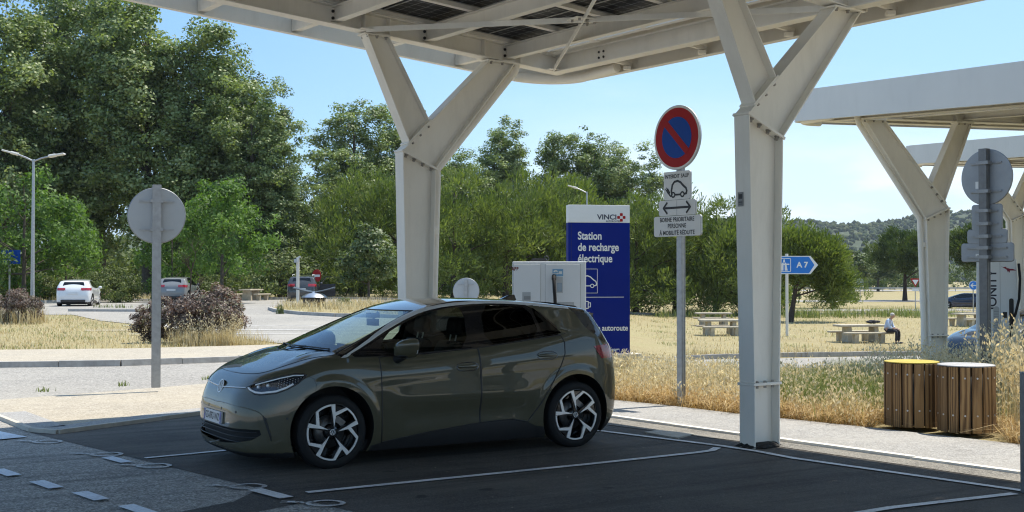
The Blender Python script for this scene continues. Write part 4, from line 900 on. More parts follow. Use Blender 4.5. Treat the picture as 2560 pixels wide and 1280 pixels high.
def car_shell(parent, s, nu, nv, mats, cuts=True, hatch=True, fine=True):
    V, T = s.mesh(nu, nv)
    st = .05
    P3 = {}
    def S(pts, closed=True, sm=0):
        p = smooth_poly(pts, closed, sm) if sm else pts
        p = densify(p, st, closed); 
        if closed: p = p + [p[0]]
        p = np.array(p); return s.onside(p[:, 0], p[:, 1])
    def Aa(pts, xc, sg, closed=True):
        p = densify([(a * .02, z) for a, z in pts], .04, closed); p = np.array(p + ([p[0]] if closed else [])); return s.onang(p[:, 0] / .02, p[:, 1], xc, sg)
    def Tt(pts):
        p = np.array(densify(pts, st, False)); return s.ontop(p[:, 0], p[:, 1])
    arch = {c: [(c + .418 * math.cos(t), .362 + .418 * math.sin(t)) for t in np.linspace(-.55, math.pi + .55, 56)] for c in (WF, WR)}
    off = smooth_poly(DLO, True, 1)
    strip_o = [(.955, 1.040), (1.19, 1.158), (1.405, 1.280), (1.625, 1.384), (1.900, 1.484), (2.18, 1.533), (2.56, 1.555), (2.86, 1.551), (3.20, 1.524), (3.62, 1.475)]
    strip_i = DLO[9:][::-1]; strip_low = [(3.20, 1.497), (3.62, 1.459)]
    WSX0, WSX1 = .70, 1.70
    yl = nspline([.69, .9, 1.2, 1.5, 1.75], [.735, .715, .665, .60, .555])
    def ws_side(k): return [(x + .42 * yl(x) ** 2, float(yl(x))) for x in np.linspace(WSX0, WSX1, k)]
    ws_base = [(WSX0 + .42 * y * y, y) for y in np.linspace(0, float(yl(WSX0)), 14)]; ws_top = [(WSX1 + .42 * y * y, y) for y in np.linspace(0, float(yl(WSX1)), 12)]
    cowl = [(.645 + .42 * y * y, y) for y in np.linspace(0, .80, 14)]
    hood_f = [(.172, 0), (.176, .2), (.186, .34), (.222, .52), (.30, .618), (.409, .648), (.553, .682), (.761, .745), (.95, .770)]
    paths = []
    for c in arch: p = np.array(arch[c]); P3['arch%g' % c] = s.onside(p[:, 0], np.maximum(p[:, 1], .13)); paths.append(P3['arch%g' % c])
    P3['sill'] = S(SILL[1:-1], False); P3['hood'] = Tt(smooth_poly(hood_f, False, 2)); P3['cowl'] = Tt(cowl); P3['doorf'] = S(DOORF, True); P3['doorr'] = S(DOORR, True)
    P3['wsb'], P3['wss'], P3['wst'] = Tt(ws_base), Tt(ws_side(22)), Tt(ws_top)
    paths += [P3['sill'], S(off), S(GLF, True, 1), S(GLR, True, 1), S(GLQ, True), S(strip_o, False, 1), S(strip_low, False), P3['hood'], P3['cowl'], P3['wsb'], P3['wss'], P3['wst'], P3['doorf'], P3['doorr'],
              Aa(HEADA, 1.2, -1), Aa(GRILLE, 1.2, -1, False), Aa(TAILA, 3.2, 1, True), S([(3.62, 1.475), (3.69, 1.405), (3.769, 1.277), (3.867, 1.191), (4.004, 1.088)], False)]
    if cuts:
        for p in paths: V, T = cut(V, T, p, s)
    C = V[T].mean(1); X, Y, Z = C.T; ang = np.degrees(np.arctan2(Y, 1.2 - X)); angr = np.degrees(np.arctan2(Y, X - 3.2)); xs = X - .42 * Y * Y
    reg = np.full(len(T), 'body', dtype=object); left = np.ones(len(T), bool)
    def put(name, mask):
        nonlocal left
        m = mask & left; reg[m] = name; left = left & ~m
    side = Y > .40
    for c in arch: put('none', ((X - c) ** 2 + (Z - .362) ** 2 < .418 ** 2) & side)
    put('none', Z < .135)
    put('window_front', inpoly(X, Z, smooth_poly(GLF, True, 1)) & side); put('window_rear', inpoly(X, Z, smooth_poly(GLR, True, 1)) & side); put('window_quarter', inpoly(X, Z, GLQ) & side)
    put('black', inpoly(X, Z, off) & side)
    up = np.array([DLO[0]] + DLO[16:8:-1] + [(3.62, 1.462)]); so = np.array(smooth_poly(strip_o, False, 1))
    put('strip', (Z > np.interp(X, up[:, 0], up[:, 1]) - .004) & (Z < np.interp(X, so[:, 0], so[:, 1])) & (Z > np.interp(X, so[:, 0], so[:, 1]) - .034 + .018 * sstep(3.1, 3.6, X)) & (X > .955) & (X < 3.62) & side)
    put('glass', (xs > WSX0) & (xs < WSX1) & (Y < yl(xs)) & (Z > .9))
    xe = np.array([.6, .955, 1.19, 1.405, 1.625, 1.9, 2.18, 2.56, 2.86, 3.2, 3.62, 3.69, 3.769, 3.867, 4.004, 4.4]); ze = np.array([1.3, 1.04, 1.158, 1.28, 1.384, 1.484, 1.533, 1.555, 1.551, 1.524, 1.475, 1.405, 1.277, 1.191, 1.088, 1.086])
    over = Z > np.interp(X, xe, ze) - 0.001
    put('black_roof', (xs > .645) & over & (Z > 1.0) & (X < 3.62)); put('black_hatch', over & (Z > 1.085) & (X > 3.6))
    put('sill', inpoly(X, Z, SILL) & side); put('head', inpoly(ang, Z, HEADA) & (X < 1.1)); put('tail', (inpoly(angr, Z, TAILA) | ((angr < 31) & (Z > .935) & (Z < 1.085))) & (X > 3.6))
    put('grille', inpoly(ang, Z, GRILLE + [(-1, .396), (-1, .235)]) & (X < .8))
    put('sill', (Z < .185) & (X < .6)); put('sill', (Z < .27) & (X > 3.95))
    hp = smooth_poly(hood_f, False, 2); put('hood', inpoly(X, Y, hp + [(.96, .785)] + [(.645 + .42 * y * y, y) for y in np.linspace(.785, 0, 14)] + [(.645, -.01), (.172, -.01)]) & (Z > .8))
    put('door_front', inpoly(X, Z, DOORF) & side); put('door_rear', inpoly(X, Z, DOORR) & side)
    return V, T, reg, P3
def build_hatchback():
    s = Shape(); root = empty('parked_hatchback', (-2.8525, 11.56, 0), .5542); tag(root, 'olive green electric hatchback parked under the canopy in the foreground', 'car')
    V, T, reg, P3 = car_shell(root, s, 380, 190, None)
    g = lambda n: T[np.isin(reg, n)]
    body = part_mesh('body', V, g(['body']), s, M_OLIVE, root)
    part_mesh('bonnet', V, g(['hood']), s, M_OLIVE, root)
    half = {}
    for nm, r in (('front', 'door_front'), ('rear', 'door_rear')):
        for sg in (1, -1):
            o = part_mesh('door', V, g([r]), s, M_OLIVE, root, mirror=False)
            if sg < 0: o.scale = (1, -1, 1)
            half[(nm, sg)] = o
    for r, mt, dn in (('window_front', M_GLASSF, 'front'), ('window_rear', M_GLASSR, 'rear')):
        for sg in (1, -1):
            o = part_mesh('window', V, g([r]), s, mt, half[(dn, sg)], mirror=False, offset=-.004)
    for sg in (1, -1):
        o = part_mesh('quarter_window', V, g(['window_quarter']), s, M_GLASSR, root, mirror=False, offset=-.004); o.scale = (1, sg, 1)
    part_mesh('windscreen', V, g(['glass']), s, M_GLASSW, root, offset=-.002)
    part_mesh('window_surround', V, g(['black']), s, M_GLOSSB, root); part_mesh('roof_panel', V, g(['black_roof']), s, M_GLOSSB, root)
    part_mesh('tailgate', V, g(['black_hatch']), s, M_GLOSSB, root); part_mesh('roof_trim', V, g(['strip']), s, M_CHROME, root, offset=.004)
    part_mesh('sill_panel', V, g(['sill']), s, M_TRIM, root); 
    for sg in (1, -1):
        o = part_mesh('tail_lamp', V, g(['tail']), s, M_TAIL, root, mirror=False, offset=.004); o.scale = (1, sg, 1)
    # headlamps: dark recessed bowl, light guide, reflector block, clear lens
    for sg in (1, -1):
        hl = part_mesh('headlamp', V, g(['head']), s, M_LAMPIN, root, mirror=False, offset=-.022); hl.scale = (1, sg, 1)
        lens = part_mesh('lamp_lens', V, g(['head']), s, M_LENS, hl, mirror=False, offset=.001)
        m = MB()
        def strip(pts, off, r): 
            p = np.array(densify([(a * .02, z) for a, z in pts], .02, False)); q = s.onang(p[:, 0] / .02, p[:, 1], 1.2, -1); q = q + s.grad(q) * off; m.tube([Vector((a, -b, c)) for a, b, c in q], r, 8)
        strip([(28.6, .775), (30.6, .752), (33.2, .736), (36, .732), (42, .747), (46.4, .782), (49, .812)], .002, .0105)
        m2 = m; m = MB(); strip([(32, .803), (37, .832), (43, .866), (48.7, .889), (53.2, .889)], .001, .0062); 
        m2.v, m2.f, m2.mi, m2.sm = m2.v + m.v, m2.f + [[i + len(m2.v) for i in f] for f in m.f], m2.mi + m.mi, m2.sm + m.sm
        m2.build('light_guide', M_DRL, hl)
        m = MB(); rr = random.Random(3)
        for i in range(9):
            for j in range(4):
                a, z = 42.5 + i * 1.2, .782 + j * .021 + i * .0085
                if z < .874 and z > .766 + (a - 42) * .0075:
                    q = s.onang([a], [z], 1.2, -1)[0]; n = s.grad(q[None])[0]; q = q + n * -.014; m.ball((q[0], -q[1], q[2]), .0045, 8, 5)
        m.build('reflector_array', M_REFL, hl)
        m = MB()
        for a, z in ((33.5, .788), (38.0, .802)):
            q = s.onang([a], [z], 1.2, -1)[0]; n = s.grad(q[None])[0]; q = q - n * .016; m.ball((q[0], -q[1], q[2]), .021, 14, 8)
        m.build('projector_lamp', M_REFL, hl)
        m = MB(); P = np.array(densify([(a * .02, z) for a, z in HEADA], .02, True)); q = s.onang(P[:, 0] / .02, P[:, 1], 1.2, -1); m.tube([Vector((a, -b, c)) for a, b, c in np.concatenate([q, q[:1]])], .0085, 8); m.build('lamp_surround', M_GLOSSB, hl)
    # grille
    gr = part_mesh('bumper_intake', V, g(['grille']), s, M_RUBBER, root, offset=-.045)
    m = MB()
    for z in (.275, .325, .372):
        q = s.onang(np.linspace(0, 27 + 24 * (z - .275), 16) if z < .3 else np.linspace(0, 35, 16), np.full(16, z), 1.2, -1); q = np.concatenate([q[::-1] * (1, -1, 1), q]); q = q + s.grad(q) * -.012; m.tube([Vector((a, -b, c)) for a, b, c in q], .0048, 8)
    m.build('grille_bar', M_TRIM, gr)
    m = MB()
    for sg in (1, -1):       # dark vertical air curtain at the bumper corner and raised crease of the bumper
        q = s.onang(*np.array(densify([(37.6, .53), (39.2, .44), (40.5, .345), (40.8, .30)], 1.0, False)).T, 1.2, -1); q = q + s.grad(q) * -.001; m.tube([Vector((a, -b * sg, c)) for a, b, c in q], [.004] + [.011] * (len(q) - 2) + [.005], 8)
    m.build('air_curtain', M_TRIM, root)
    m = MB(); pts = smooth_poly([(0, .612), (12, .620), (28.6, .601), (34.5, .573), (37.1, .545), (39.2, .436), (40.5, .345)], False, 2); q = s.onang(*np.array(pts).T, 1.2, -1)
    for sg in (1, -1): qq = (q + s.grad(q) * -.0035) * (1, -sg, 1); m.tube([Vector(v) for v in qq], .0065, 8)
    m.build('bumper_crease', M_OLIVE, root)
    m = MB()                 # parking sensors and towing-eye cover in the bumper
    for a, z in ((9, .56), (24, .55), (38.6, .50), (47, .50)):
        q = s.onang([a], [z], 1.2, -1)[0]; n = s.grad(q[None])[0]
        for sg in (1, -1): m.prism(disc(.012, 14), -.004, .0015, face_matrix((q[0], -q[1] * sg, q[2]), (n[0], -n[1] * sg, n[2])))
    m.build('parking_sensor', M_TRIM, root)
    # shut lines
    m = MB()
    for k in ('doorf', 'doorr'): gap(m, s, P3[k], .0068)
    gap(m, s, P3['hood'], .005); gap(m, s, P3['hood'] * (1, -1, 1) * 1.0, .0035) if False else None
    q = P3['hood'] * np.array([1, -1, 1]); Nn = s.grad(P3['hood']) * np.array([1, -1, 1]); m.tube([Vector((a, -b, c)) for a, b, c in q - Nn * .0012], .0035, 6, cap=False)
    q = s.onside([.60, .645, .665, .655], [.880, .855, .80, .745]); gap(m, s, q, .0025)
    q = s.onside([1.0, 1.15, 1.332], [1.036, 1.034, 1.032]); gap(m, s, q, .003)
    q = s.onang([52, 48, 47, 49], [.92, .86, .76, .66], 3.2, 1); gap(m, s, q, .003)
    m.build('shut_line', M_TRIM, root)
    m = MB(); gap(m, s, s.onside([1.37, 1.84, 2.018, 2.25, 2.468, 2.859, 3.154, 3.50], [1.037, 1.041, 1.054, 1.071, 1.089, 1.127, 1.158, 1.205]), .004, .001, True); m.build('belt_moulding', M_GLOSSB, root)
    m = MB(); gap(m, s, np.concatenate([P3['wst'], P3['wss'][::-1]]), .006, 0, True); m.build('windscreen_seal', M_TRIM, root)
    # cowl
    ct = T[np.isin(reg, ['x'])]
    m = MB()
    for i in range(2):
        a, b = ((.80, -.62, .0), (.92, .10, .0)) if i == 0 else ((.70, .05, 0), (.90, .66, 0))
        n = 10; pts = []
        for k in range(n + 1):
            t = k / n; y = a[1] + (b[1] - a[1]) * t; x = .705 + .42 * y * y + .05 + .02 * math.sin(t * 3.1) + (.03 * t if i == 0 else .03 * (1 - t)); z = s.ontop([x], [abs(y)])[0, 2] + .010; pts.append((x, y, z))
        m.tube(pts, .007, 8)
        y = b[1] if i == 0 else a[1]; m.tube([(pts[5][0], pts[5][1], pts[5][2] + .004), (.70 + .42 * y * y, (pts[5][1] + y) / 2, 1.075 + .014), (.66 + .42 * y * y, y, 1.062)], .006, 8)
    m.build('wiper', M_TRIM, root)
    # nose light bar and badge
    q = s.onang(np.linspace(3.2, 27.0, 14), np.linspace(.748, .772, 14), 1.2, -1); m = MB()
    for sg in (1, -1): m.tube([Vector(v) for v in (q + s.grad(q) * -.003) * (1, -sg, 1)], .009, 8)
    lb = m.build('nose_light_bar', M_GLOSSB, root); m = MB()
    for sg in (1, -1): m.tube([Vector(v) for v in (q + s.grad(q) * .006) * (1, -sg, 1)], .0048, 8)
    m.build('light_guide', M_DRL, lb)
    c = s.onang([0], [.750], 1.2, -1)[0]; n = Vector((-.95, 0, .31)); Mb = face_matrix((c[0], 0, c[2]), n)
    m = MB(); m.prism(disc(.068, 40), -.03, .004, Mb); bd = m.build('badge', M_GLOSSB, root); m = MB(); roundel(m, Mb @ Matrix.Translation((0, 0, .004)), .066); m.build('emblem', M_EMB, bd)
    # number plate
    px = s.onang([0], [.47], 1.2, -1)[0][0]; Mp = face_matrix((px - .014, 0, .470), (-1, 0, .06)); m = MB(); m.prism(rrect(.52, .112, .012), -.012, .004, Mp); npl = m.build('number_plate', M_PLATE, root)
    m = MB(); 
    for x0 in (-.237, .237): m.prism([(x0 - .021, -.054), (x0 + .021, -.054), (x0 + .021, .054), (x0 - .021, .054)], .0042, .0052, Mp)
    m.build('plate_band', M_PLATEB, npl)
    text_obj('plate_number', 'GS-092-WZ', 0.096, M_BLACK, Mp, npl, bold=.0008, sx=.80, lift=.006, spacing=1.06)
    text_obj('plate_country', 'F', .034, M_WHITE, Mp @ Matrix.Translation((-.237, -.03, 0)), npl, bold=.001, lift=.007); text_obj('plate_department', '13', .030, M_WHITE, Mp @ Matrix.Translation((.237, -.03, 0)), npl, bold=.001, lift=.007)
    m = MB()
    for k in range(12):
        a = k * math.pi / 6; m.prism([(-.237 + .013 * math.cos(a) + u, .022 + .013 * math.sin(a) + v) for u, v in ((-.0022, -.0022), (.0022, -.0022), (.0022, .0022), (-.0022, .0022))], .0055, .0062, Mp)
    m.build('star_ring', simple('yellow_print', (.6, .45, .03), .5), npl)
    # mirrors
    for sg in (-1, 1):
        m = MB(); c = Vector((1.55, sg * .985, 1.112)); rings = []; n = 20; pr = [(-.115, .02, .03), (-.10, .06, .060), (-.06, .088, .083), (0, .105, .098), (.05, .108, .100), (.075, .104, .096)]
        vs = []
        for dx, ry, rz in pr:
            for k in range(n):
                a = 2 * math.pi * k / n; e = 0.8; cy = math.copysign(abs(math.cos(a)) ** e, math.cos(a)); sz = math.copysign(abs(math.sin(a)) ** e, math.sin(a))
                vs.append(c + Vector((dx + .10 * (cy * sg) * ry - .0, cy * ry + .02 * sg * sz * rz / .08, sz * rz + .01 * cy * sg)))
        k = len(pr); m.add(vs, [(i * n + j, i * n + (j + 1) % n, (i + 1) * n + (j + 1) % n, (i + 1) * n + j) for i in range(k - 1) for j in range(n)], True); m.add(vs[:n], [tuple(range(n))], True)
        mr = m.build('door_mirror', M_OLIVE, root)
        m = MB(); m.prism(disc(.078, 28, 1.28), 0, .006, face_matrix(c + Vector((.073, 0, 0)), (1, 0, 0))); m.build('mirror_glass', M_REFL, mr)
        m = MB(); m.tube([(1.52, sg * .84, 1.000), (1.53, sg * .90, 1.020), (1.545, sg * .955, 1.045)], [.045, .038, .040], 12); m.ball((1.54, sg * .965, 1.050), (.085, .075, .030)); m.build('mirror_foot', M_TRIM, mr)
    # door handles
    for nm, x0, z0 in (('front', 2.285, .905), ('rear', 3.235, .984)):
        for sg in (1, -1):
            m = MB(); q = s.onside([x0], [z0])[0]; n = s.grad(q[None])[0]; M = face_matrix((q[0], -q[1], q[2]), (n[0], -n[1], n[2]))
            vs = []; N = 24
            for (rx, ry, h) in ((.128, .047, .0), (.122, .042, .003), (.106, .032, -.008), (.06, .014, -.018), (.01, .003, -.010)):
                for k in range(N): a = 2 * math.pi * k / N; vs.append(M @ Vector((rx * math.copysign(abs(math.cos(a)) ** .7, math.cos(a)), ry * math.sin(a), h + .001)))
            m.add(vs, [(i * N + j, i * N + (j + 1) % N, (i + 1) * N + (j + 1) % N, (i + 1) * N + j) for i in range(4) for j in range(N)], True); cup = m.build('handle_recess', M_GLOSSB, half[(nm, sg)])
            m = MB(); vs = []
            for t in np.linspace(-1, 1, 13):
                for k in range(10):
                    a = 2 * math.pi * k / 10; r = (1 - abs(t) ** 4 * .65); vs.append(M @ Vector((t * .112, math.cos(a) * .017 * r + .004, .020 * (1 - t * t) + .010 + math.sin(a) * .008 * r)))
            m.add(vs, [(i * 10 + j, i * 10 + (j + 1) % 10, (i + 1) * 10 + (j + 1) % 10, (i + 1) * 10 + j) for i in range(12) for j in range(10)], True); m.build('handle', M_OLIVE, half[(nm, sg)])
    # spoiler
    m = MB(); N = 13; top, bot = [], []
    for i in range(N):
        y = -.58 + 1.16 * i / (N - 1); ay = abs(y); xb = 4.085 - .11 * ay * ay; xa = 3.60
        za = s.ontop([xa], [ay])[0, 2] + .012; zb = 1.438 - .10 * ay * ay
        top.append([(xa, y, za), (xa + .2, y, za - .022), (xb - .12, y, zb + .020), (xb, y, zb), (xb - .015, y, zb - .022), (xb - .2, y, zb - .03), (xa + .05, y, za - .05)])
    vs = [p for r in top for p in r]; K = 7; m.add(vs, [(i * K + j, i * K + (j + 1) % K, (i + 1) * K + (j + 1) % K, (i + 1) * K + j) for i in range(N - 1) for j in range(K)]); m.add(top[0], [tuple(range(K))]); m.add(top[-1], [tuple(reversed(range(K)))])
    m.build('roof_spoiler', M_GLOSSB, root)
    m = MB()
    for sg in (1, -1): m.hexa([(3.80, sg * .585, 1.39), (4.00, sg * .585, 1.20), (4.10, sg * .575, 1.20), (4.04, sg * .57, 1.405), (3.80, sg * .57, 1.40), (4.0, sg * .56, 1.20), (4.09, sg * .56, 1.20), (4.03, sg * .555, 1.41)])
    m.build('spoiler_fin', M_GLOSSB, root)
    # antenna
    m = MB(); zb = s.ontop([3.30], [0])[0, 2]; m.hexa([(3.18, -.03, zb + .004), (3.40, -.03, zb - .012), (3.40, .03, zb - .012), (3.18, .03, zb + .004), (3.31, -.006, zb + .055), (3.385, -.006, zb + .060), (3.385, .006, zb + .060), (3.31, .006, zb + .055)]); m.build('antenna_fin', M_GLOSSB, root, bevel=.008)
    # wheel arches, floor and interior
    for c in (WF, WR):
        for sg in (-1, 1):
            m = MB(); n = 24; vs = []
            for t in np.linspace(-.5, math.pi + .5, n):
                x, z = c + .425 * math.cos(t), .362 + .425 * math.sin(t); y0 = s.onside([x], [max(z, .14)])[0, 1] - .004; vs += [(x, sg * y0, max(z, .12)), (x, sg * .50, max(z, .12))]
            m.add(vs, [(2 * i, 2 * i + 1, 2 * i + 3, 2 * i + 2) for i in range(n - 1)], True); m.add([vs[2 * i + 1] for i in range(n)], [tuple(range(n))]); m.build('wheel_arch_liner', M_TRIM, root)
    m = MB(); m.box((2.15, 0, .19), (2.0, 1.55, .10)); m.box((.62, 0, .55), (.7, .9, .6)); m.box((3.7, 0, .5), (.75, .9, .6)); m.box((.42, 0, .17), (.4, 1.1, .06)); m.build('underbody', M_TRIM, root)
    m = MB(); vs = []
    for i in range(13):
        y = -.76 + 1.52 * i / 12; x0 = .72 + .42 * y * y * .9; vs += [(x0, y, 1.03), (x0 + .14, y, 1.045), (1.34, y, 1.00), (1.38, y, .93), (1.25, y, .70)]
    m.add(vs, [(i * 5 + j, i * 5 + j + 1, (i + 1) * 5 + j + 1, (i + 1) * 5 + j) for i in range(12) for j in range(4)], True); m.build('dashboard', M_TRIM, root)
    for sg in (-1, 1):
        m = MB(); m.box((1.98, sg * .37, .52), (.52, .50, .18)); m.bar((2.17, sg * .37, .58), (2.40, sg * .37, 1.13), .46, .15, (1, 0, 0)); st = m.build('seat', M_SEAT, root, bevel=.05)
        m = MB(); m.bar((2.41, sg * .37, 1.20), (2.45, sg * .37, 1.38), .27, .10, (1, 0, 0)); hr = m.build('headrest', M_SEAT, st, bevel=.045)
        m = MB()
        for u in (-.06, .06): m.tube([(2.385, sg * .37 + u, 1.10), (2.42, sg * .37 + u, 1.24)], .008, 8)
        m.build('headrest_post', M_CHROME, hr)
    m = MB(); m.box((3.0, 0, .56), (.5, 1.25, .18)); m.bar((3.22, 0, .62), (3.42, 0, 1.05), 1.25, .14, (1, 0, 0)); rs = m.build('rear_seat', M_SEAT, root, bevel=.05)
    for y in (-.40, .40): m = MB(); m.bar((3.42, y, 1.10), (3.45, y, 1.24), .25, .09, (1, 0, 0)); m.build('headrest', M_SEAT, rs, bevel=.04)
    m = MB(); cc = Vector((1.52, -.37, .95)); ax = Vector((-.9, 0, .42)).normalized(); u = Vector((0, 1, 0)); w_ = ax.cross(u)
    m.tube([cc + (u * math.cos(t) + w_ * math.sin(t)) * .185 for t in np.linspace(0, 2 * math.pi, 30)], .016, 8); m.bar(cc - u * .17, cc + u * .17, .05, .02); m.build('steering_wheel', M_TRIM, root)
    m = MB(); m.box((1.66, 0, 1.335), (.03, .24, .07)); m.tube([(1.66, 0, 1.36), (1.72, 0, 1.44)], .012); m.box((1.66, -.0, 1.405), (.10, .12, .05)); m.build('interior_mirror', M_TRIM, root)
    m = MB(); m.box((1.36, -.37, 1.02), (.03, .17, .10)); m.box((1.34, .0, 1.03), (.02, .32, .17)); m.build('dash_screen', M_GLOSSB, root)
    for x in (2.44,):
        for sg in (-1, 1): m = MB(); m.bar((2.43, sg * .76, 1.05), (2.46, sg * .60, 1.53), .10, .04, (0, 1, 0)); m.build('door_pillar', M_TRIM, root)
    wheel('wheel', root, WF, -.892, 0.03, M_RIMS); wheel('wheel', root, WR, -.892, .24, M_RIMS); wheel('wheel', root, WF, .892, 0, M_RIMS, False, 1); wheel('wheel', root, WR, .892, 0, M_RIMS, False, 1)
    return root
HATCH = build_hatchback()
# ------------------------------------------------------------------ background cars
def build_car(name, label, loc, heading, col, L=4.3, Hh=1.45, Wd=1.80, rear=True, group=None, door_open=False, rails=False, res=(130, 70)):
    """simpler hatchback or tall estate from the same body formula, scaled; heading = direction the nose points (degrees)"""
    s = Shape(); root = empty(name, loc, math.radians(heading) + math.pi); tag(root, label, 'car', group)
    pm = paint(name + '_paint', col, .1, .3)
    V, T, reg, P3 = car_shell(root, s, res[0], res[1], None)
    g = lambda *n: T[np.isin(reg, n)]; S3 = (L / 4.27, Wd / 1.81, Hh / 1.58)
    def pp(nm, regs, mt, off=0.0):
        t = g(*regs)
        if len(t): o = part_mesh(nm, V, t, s, mt, root, offset=off); o.scale = S3; return o
    pp('body', ['body', 'hood', 'door_front', 'door_rear', 'strip', 'black_roof'], pm); pp('window', ['window_front', 'window_rear', 'window_quarter', 'black'], M_GLASSR); pp('windscreen', ['glass'], M_GLASSR); pp('sill_panel', ['sill', 'grille'], M_TRIM)
    pp('rear_window', ['black_hatch'], pm)
    m = MB(); m.hexa([(3.98, -.56, 1.12), (4.12, -.60, 1.12), (4.12, .60, 1.12), (3.98, .56, 1.12), (3.80, -.48, 1.43), (3.96, -.50, 1.43), (3.96, .50, 1.43), (3.80, .48, 1.43)]); rw = m.build('rear_window', M_GLASSR, root, bevel=.03); rw.scale = S3
    for sg in (1, -1):
        o = part_mesh('tail_lamp', V, g('tail')[ (np.abs(V[g('tail')].mean(1)[:, 1]) > .40)], s, M_TAIL, root, mirror=False, offset=.005); o.scale = (S3[0], S3[1] * sg, S3[2])
        o = part_mesh('headlamp', V, g('head'), s, M_DRL, root, mirror=False, offset=.004); o.scale = (S3[0], S3[1] * sg, S3[2])
    pp('tailgate', ['tail'], pm)
    m = MB(); Mp = face_matrix((4.305, 0, .78), (1, 0, .05)); m.prism(rrect(.52, .11, .01), -.03, .004, Mp); npl = m.build('number_plate', M_PLATE, root); npl.scale = S3
    m = MB(); m.hexa([(4.10, -.62, .25), (4.300, -.62, .27), (4.300, .62, .27), (4.10, .62, .25), (4.10, -.62, .40), (4.305, -.62, .40), (4.305, .62, .40), (4.10, .62, .40)]); o = m.build('bumper', M_TRIM, root, bevel=.02); o.scale = S3
    m = MB(); m.box((2.15, 0, .25), (3.4, 1.5, .2)); 
    for c in (WF, WR):
        m.box((c, 0, .5), (.84, 1.45, .5))
    o = m.build('underbody', M_TRIM, root); o.scale = S3
    for sg in (-1, 1):
        m = MB(); m.ball((1.52, sg * 1.0, 1.10), (.07, .10, .08)); m.tube([(1.5, sg * .85, 1.03), (1.52, sg * .95, 1.07)], .03); o = m.build('door_mirror', pm, root); o.scale = S3
        for c in (WF, WR): wheel('wheel', root, c * S3[0], sg * .88 * S3[1], .2, M_RIMS, False, sg, .325, 'straight')
        if rails: m = MB(); m.tube([(1.9, sg * .60, 1.58), (2.1, sg * .60, 1.63), (3.4, sg * .60, 1.61), (3.6, sg * .60, 1.55)], .018, 8); o = m.build('roof_rail', M_CHROME, root); o.scale = S3
    if door_open:
        m = MB(); a = Vector((1.35, .90, 0)); d = Vector((.30, .95, 0)); 
        for z0, z1, w in ((.30, 1.05, 1.05),): m.hexa([a + Vector((0, 0, z0)), a + d * w + Vector((0, 0, z0 + .05)), a + d * w + Vector((.06, 0, z0 + .05)), a + Vector((.06, 0, z0)), a + Vector((0, 0, z1)), a + d * w + Vector((0, 0, z1 + .03)), a + d * w + Vector((.06, 0, z1 + .03)), a + Vector((.06, 0, z1))])
        m.bar(a + Vector((.03, 0, 1.05)), a + d * .45 + Vector((.03, 0, 1.50)), .03, .04); m.bar(a + d * .45 + Vector((.03, 0, 1.50)), a + d * 1.05 + Vector((.03, 0, 1.48)), .03, .04); m.bar(a + d * 1.05 + Vector((.03, 0, 1.48)), a + d * 1.05 + Vector((.03, 0, 1.05)), .03, .04)
        o = m.build('open_door', pm, root); o.scale = S3
    # 'loc' is the middle of the car on the ground
    root.location = Vector(loc) - (Matrix.Rotation(root.rotation_euler.z, 3, 'Z') @ Vector((2.13 * S3[0], 0, 0)))
    return root
gC = 'cars standing in the background'
build_car('white_hatchback', 'white hatchback parked by the green bush at the left, seen from behind', (-23.6, 65.5, .3), 101, (.62, .63, .64), 4.25, 1.44, 1.80, group=gC)
build_car('grey_estate_car', 'light grey car half hidden behind the reddish shrub and the left sign pole', (-20.9, 75.5, .3), 92, (.20, .21, .22), 4.35, 1.60, 1.85, group=gC)
build_car('dark_estate_car', 'dark grey tall car with roof rails and an open door behind the grey camera pole', (-13.75, 79.5, .22), 95, (.035, .037, .042), 4.6, 1.78, 1.92, group=gC, door_open=True, rails=True)
build_car('dark_blue_car', 'small dark blue car far off on the lawn road, left of the tall white charger', (41.9, 111.5, -1.0), 152, (.012, .02, .05), 4.3, 1.45, 1.8, group=gC)
build_car('blue_car', 'blue car charging behind the tall white charger and the oat grass', (12.45, 28.9, -.45), 205, (.004, .007, .018), 4.4, 1.50, 1.82, group=gC)

# ------------------------------------------------------------------ signs, posts, lamps
def pole(m, x, y, z0, z1, w=0.09, d=0.09, ang=0.0, groove=True):
    R = Matrix.Rotation(ang, 3, 'Z'); m.box((x, y, (z0 + z1) / 2), (w, d, z1 - z0), R)
    if groove:
        for u in (-.28, .28):
            for sx, sy in ((0, 1), (0, -1)):
                p = R @ Vector((u * w, sy * d / 2, 0)); m.box((x + p.x, y + p.y, (z0 + z1) / 2), (w * .12, .012, z1 - z0 - .01), R)
def bracket(m, M, z, w, back=-.03):
    m.box(M @ Vector((0, z, back)), (w, .028, .030), M.to_3x3() @ Matrix.Rotation(math.radians(90), 3, 'X') @ Matrix.Identity(3)) if False else m.prism([(-w / 2, z - .016), (w / 2, z - .016), (w / 2, z + .016), (-w / 2, z + .016)], back - .018, back, M)
def plate_shape(kind, w, h):
    return disc(w / 2, 64) if kind == 'disc' else rrect(w, h, .035)
def sign_plate(root, name, kind, M, w, h, face, edge=M_ALU, thick=.028):
    m = MB(); m.prism(plate_shape(kind, w, h), -thick, 0, M); o = m.build(name, [edge], root)
    m = MB(); k = .985; P = [(x * k, y * k) for x, y in plate_shape(kind, w, h)]; m.prism(P, .0005, .002, M); f = m.build('sign_face', face, o); return o
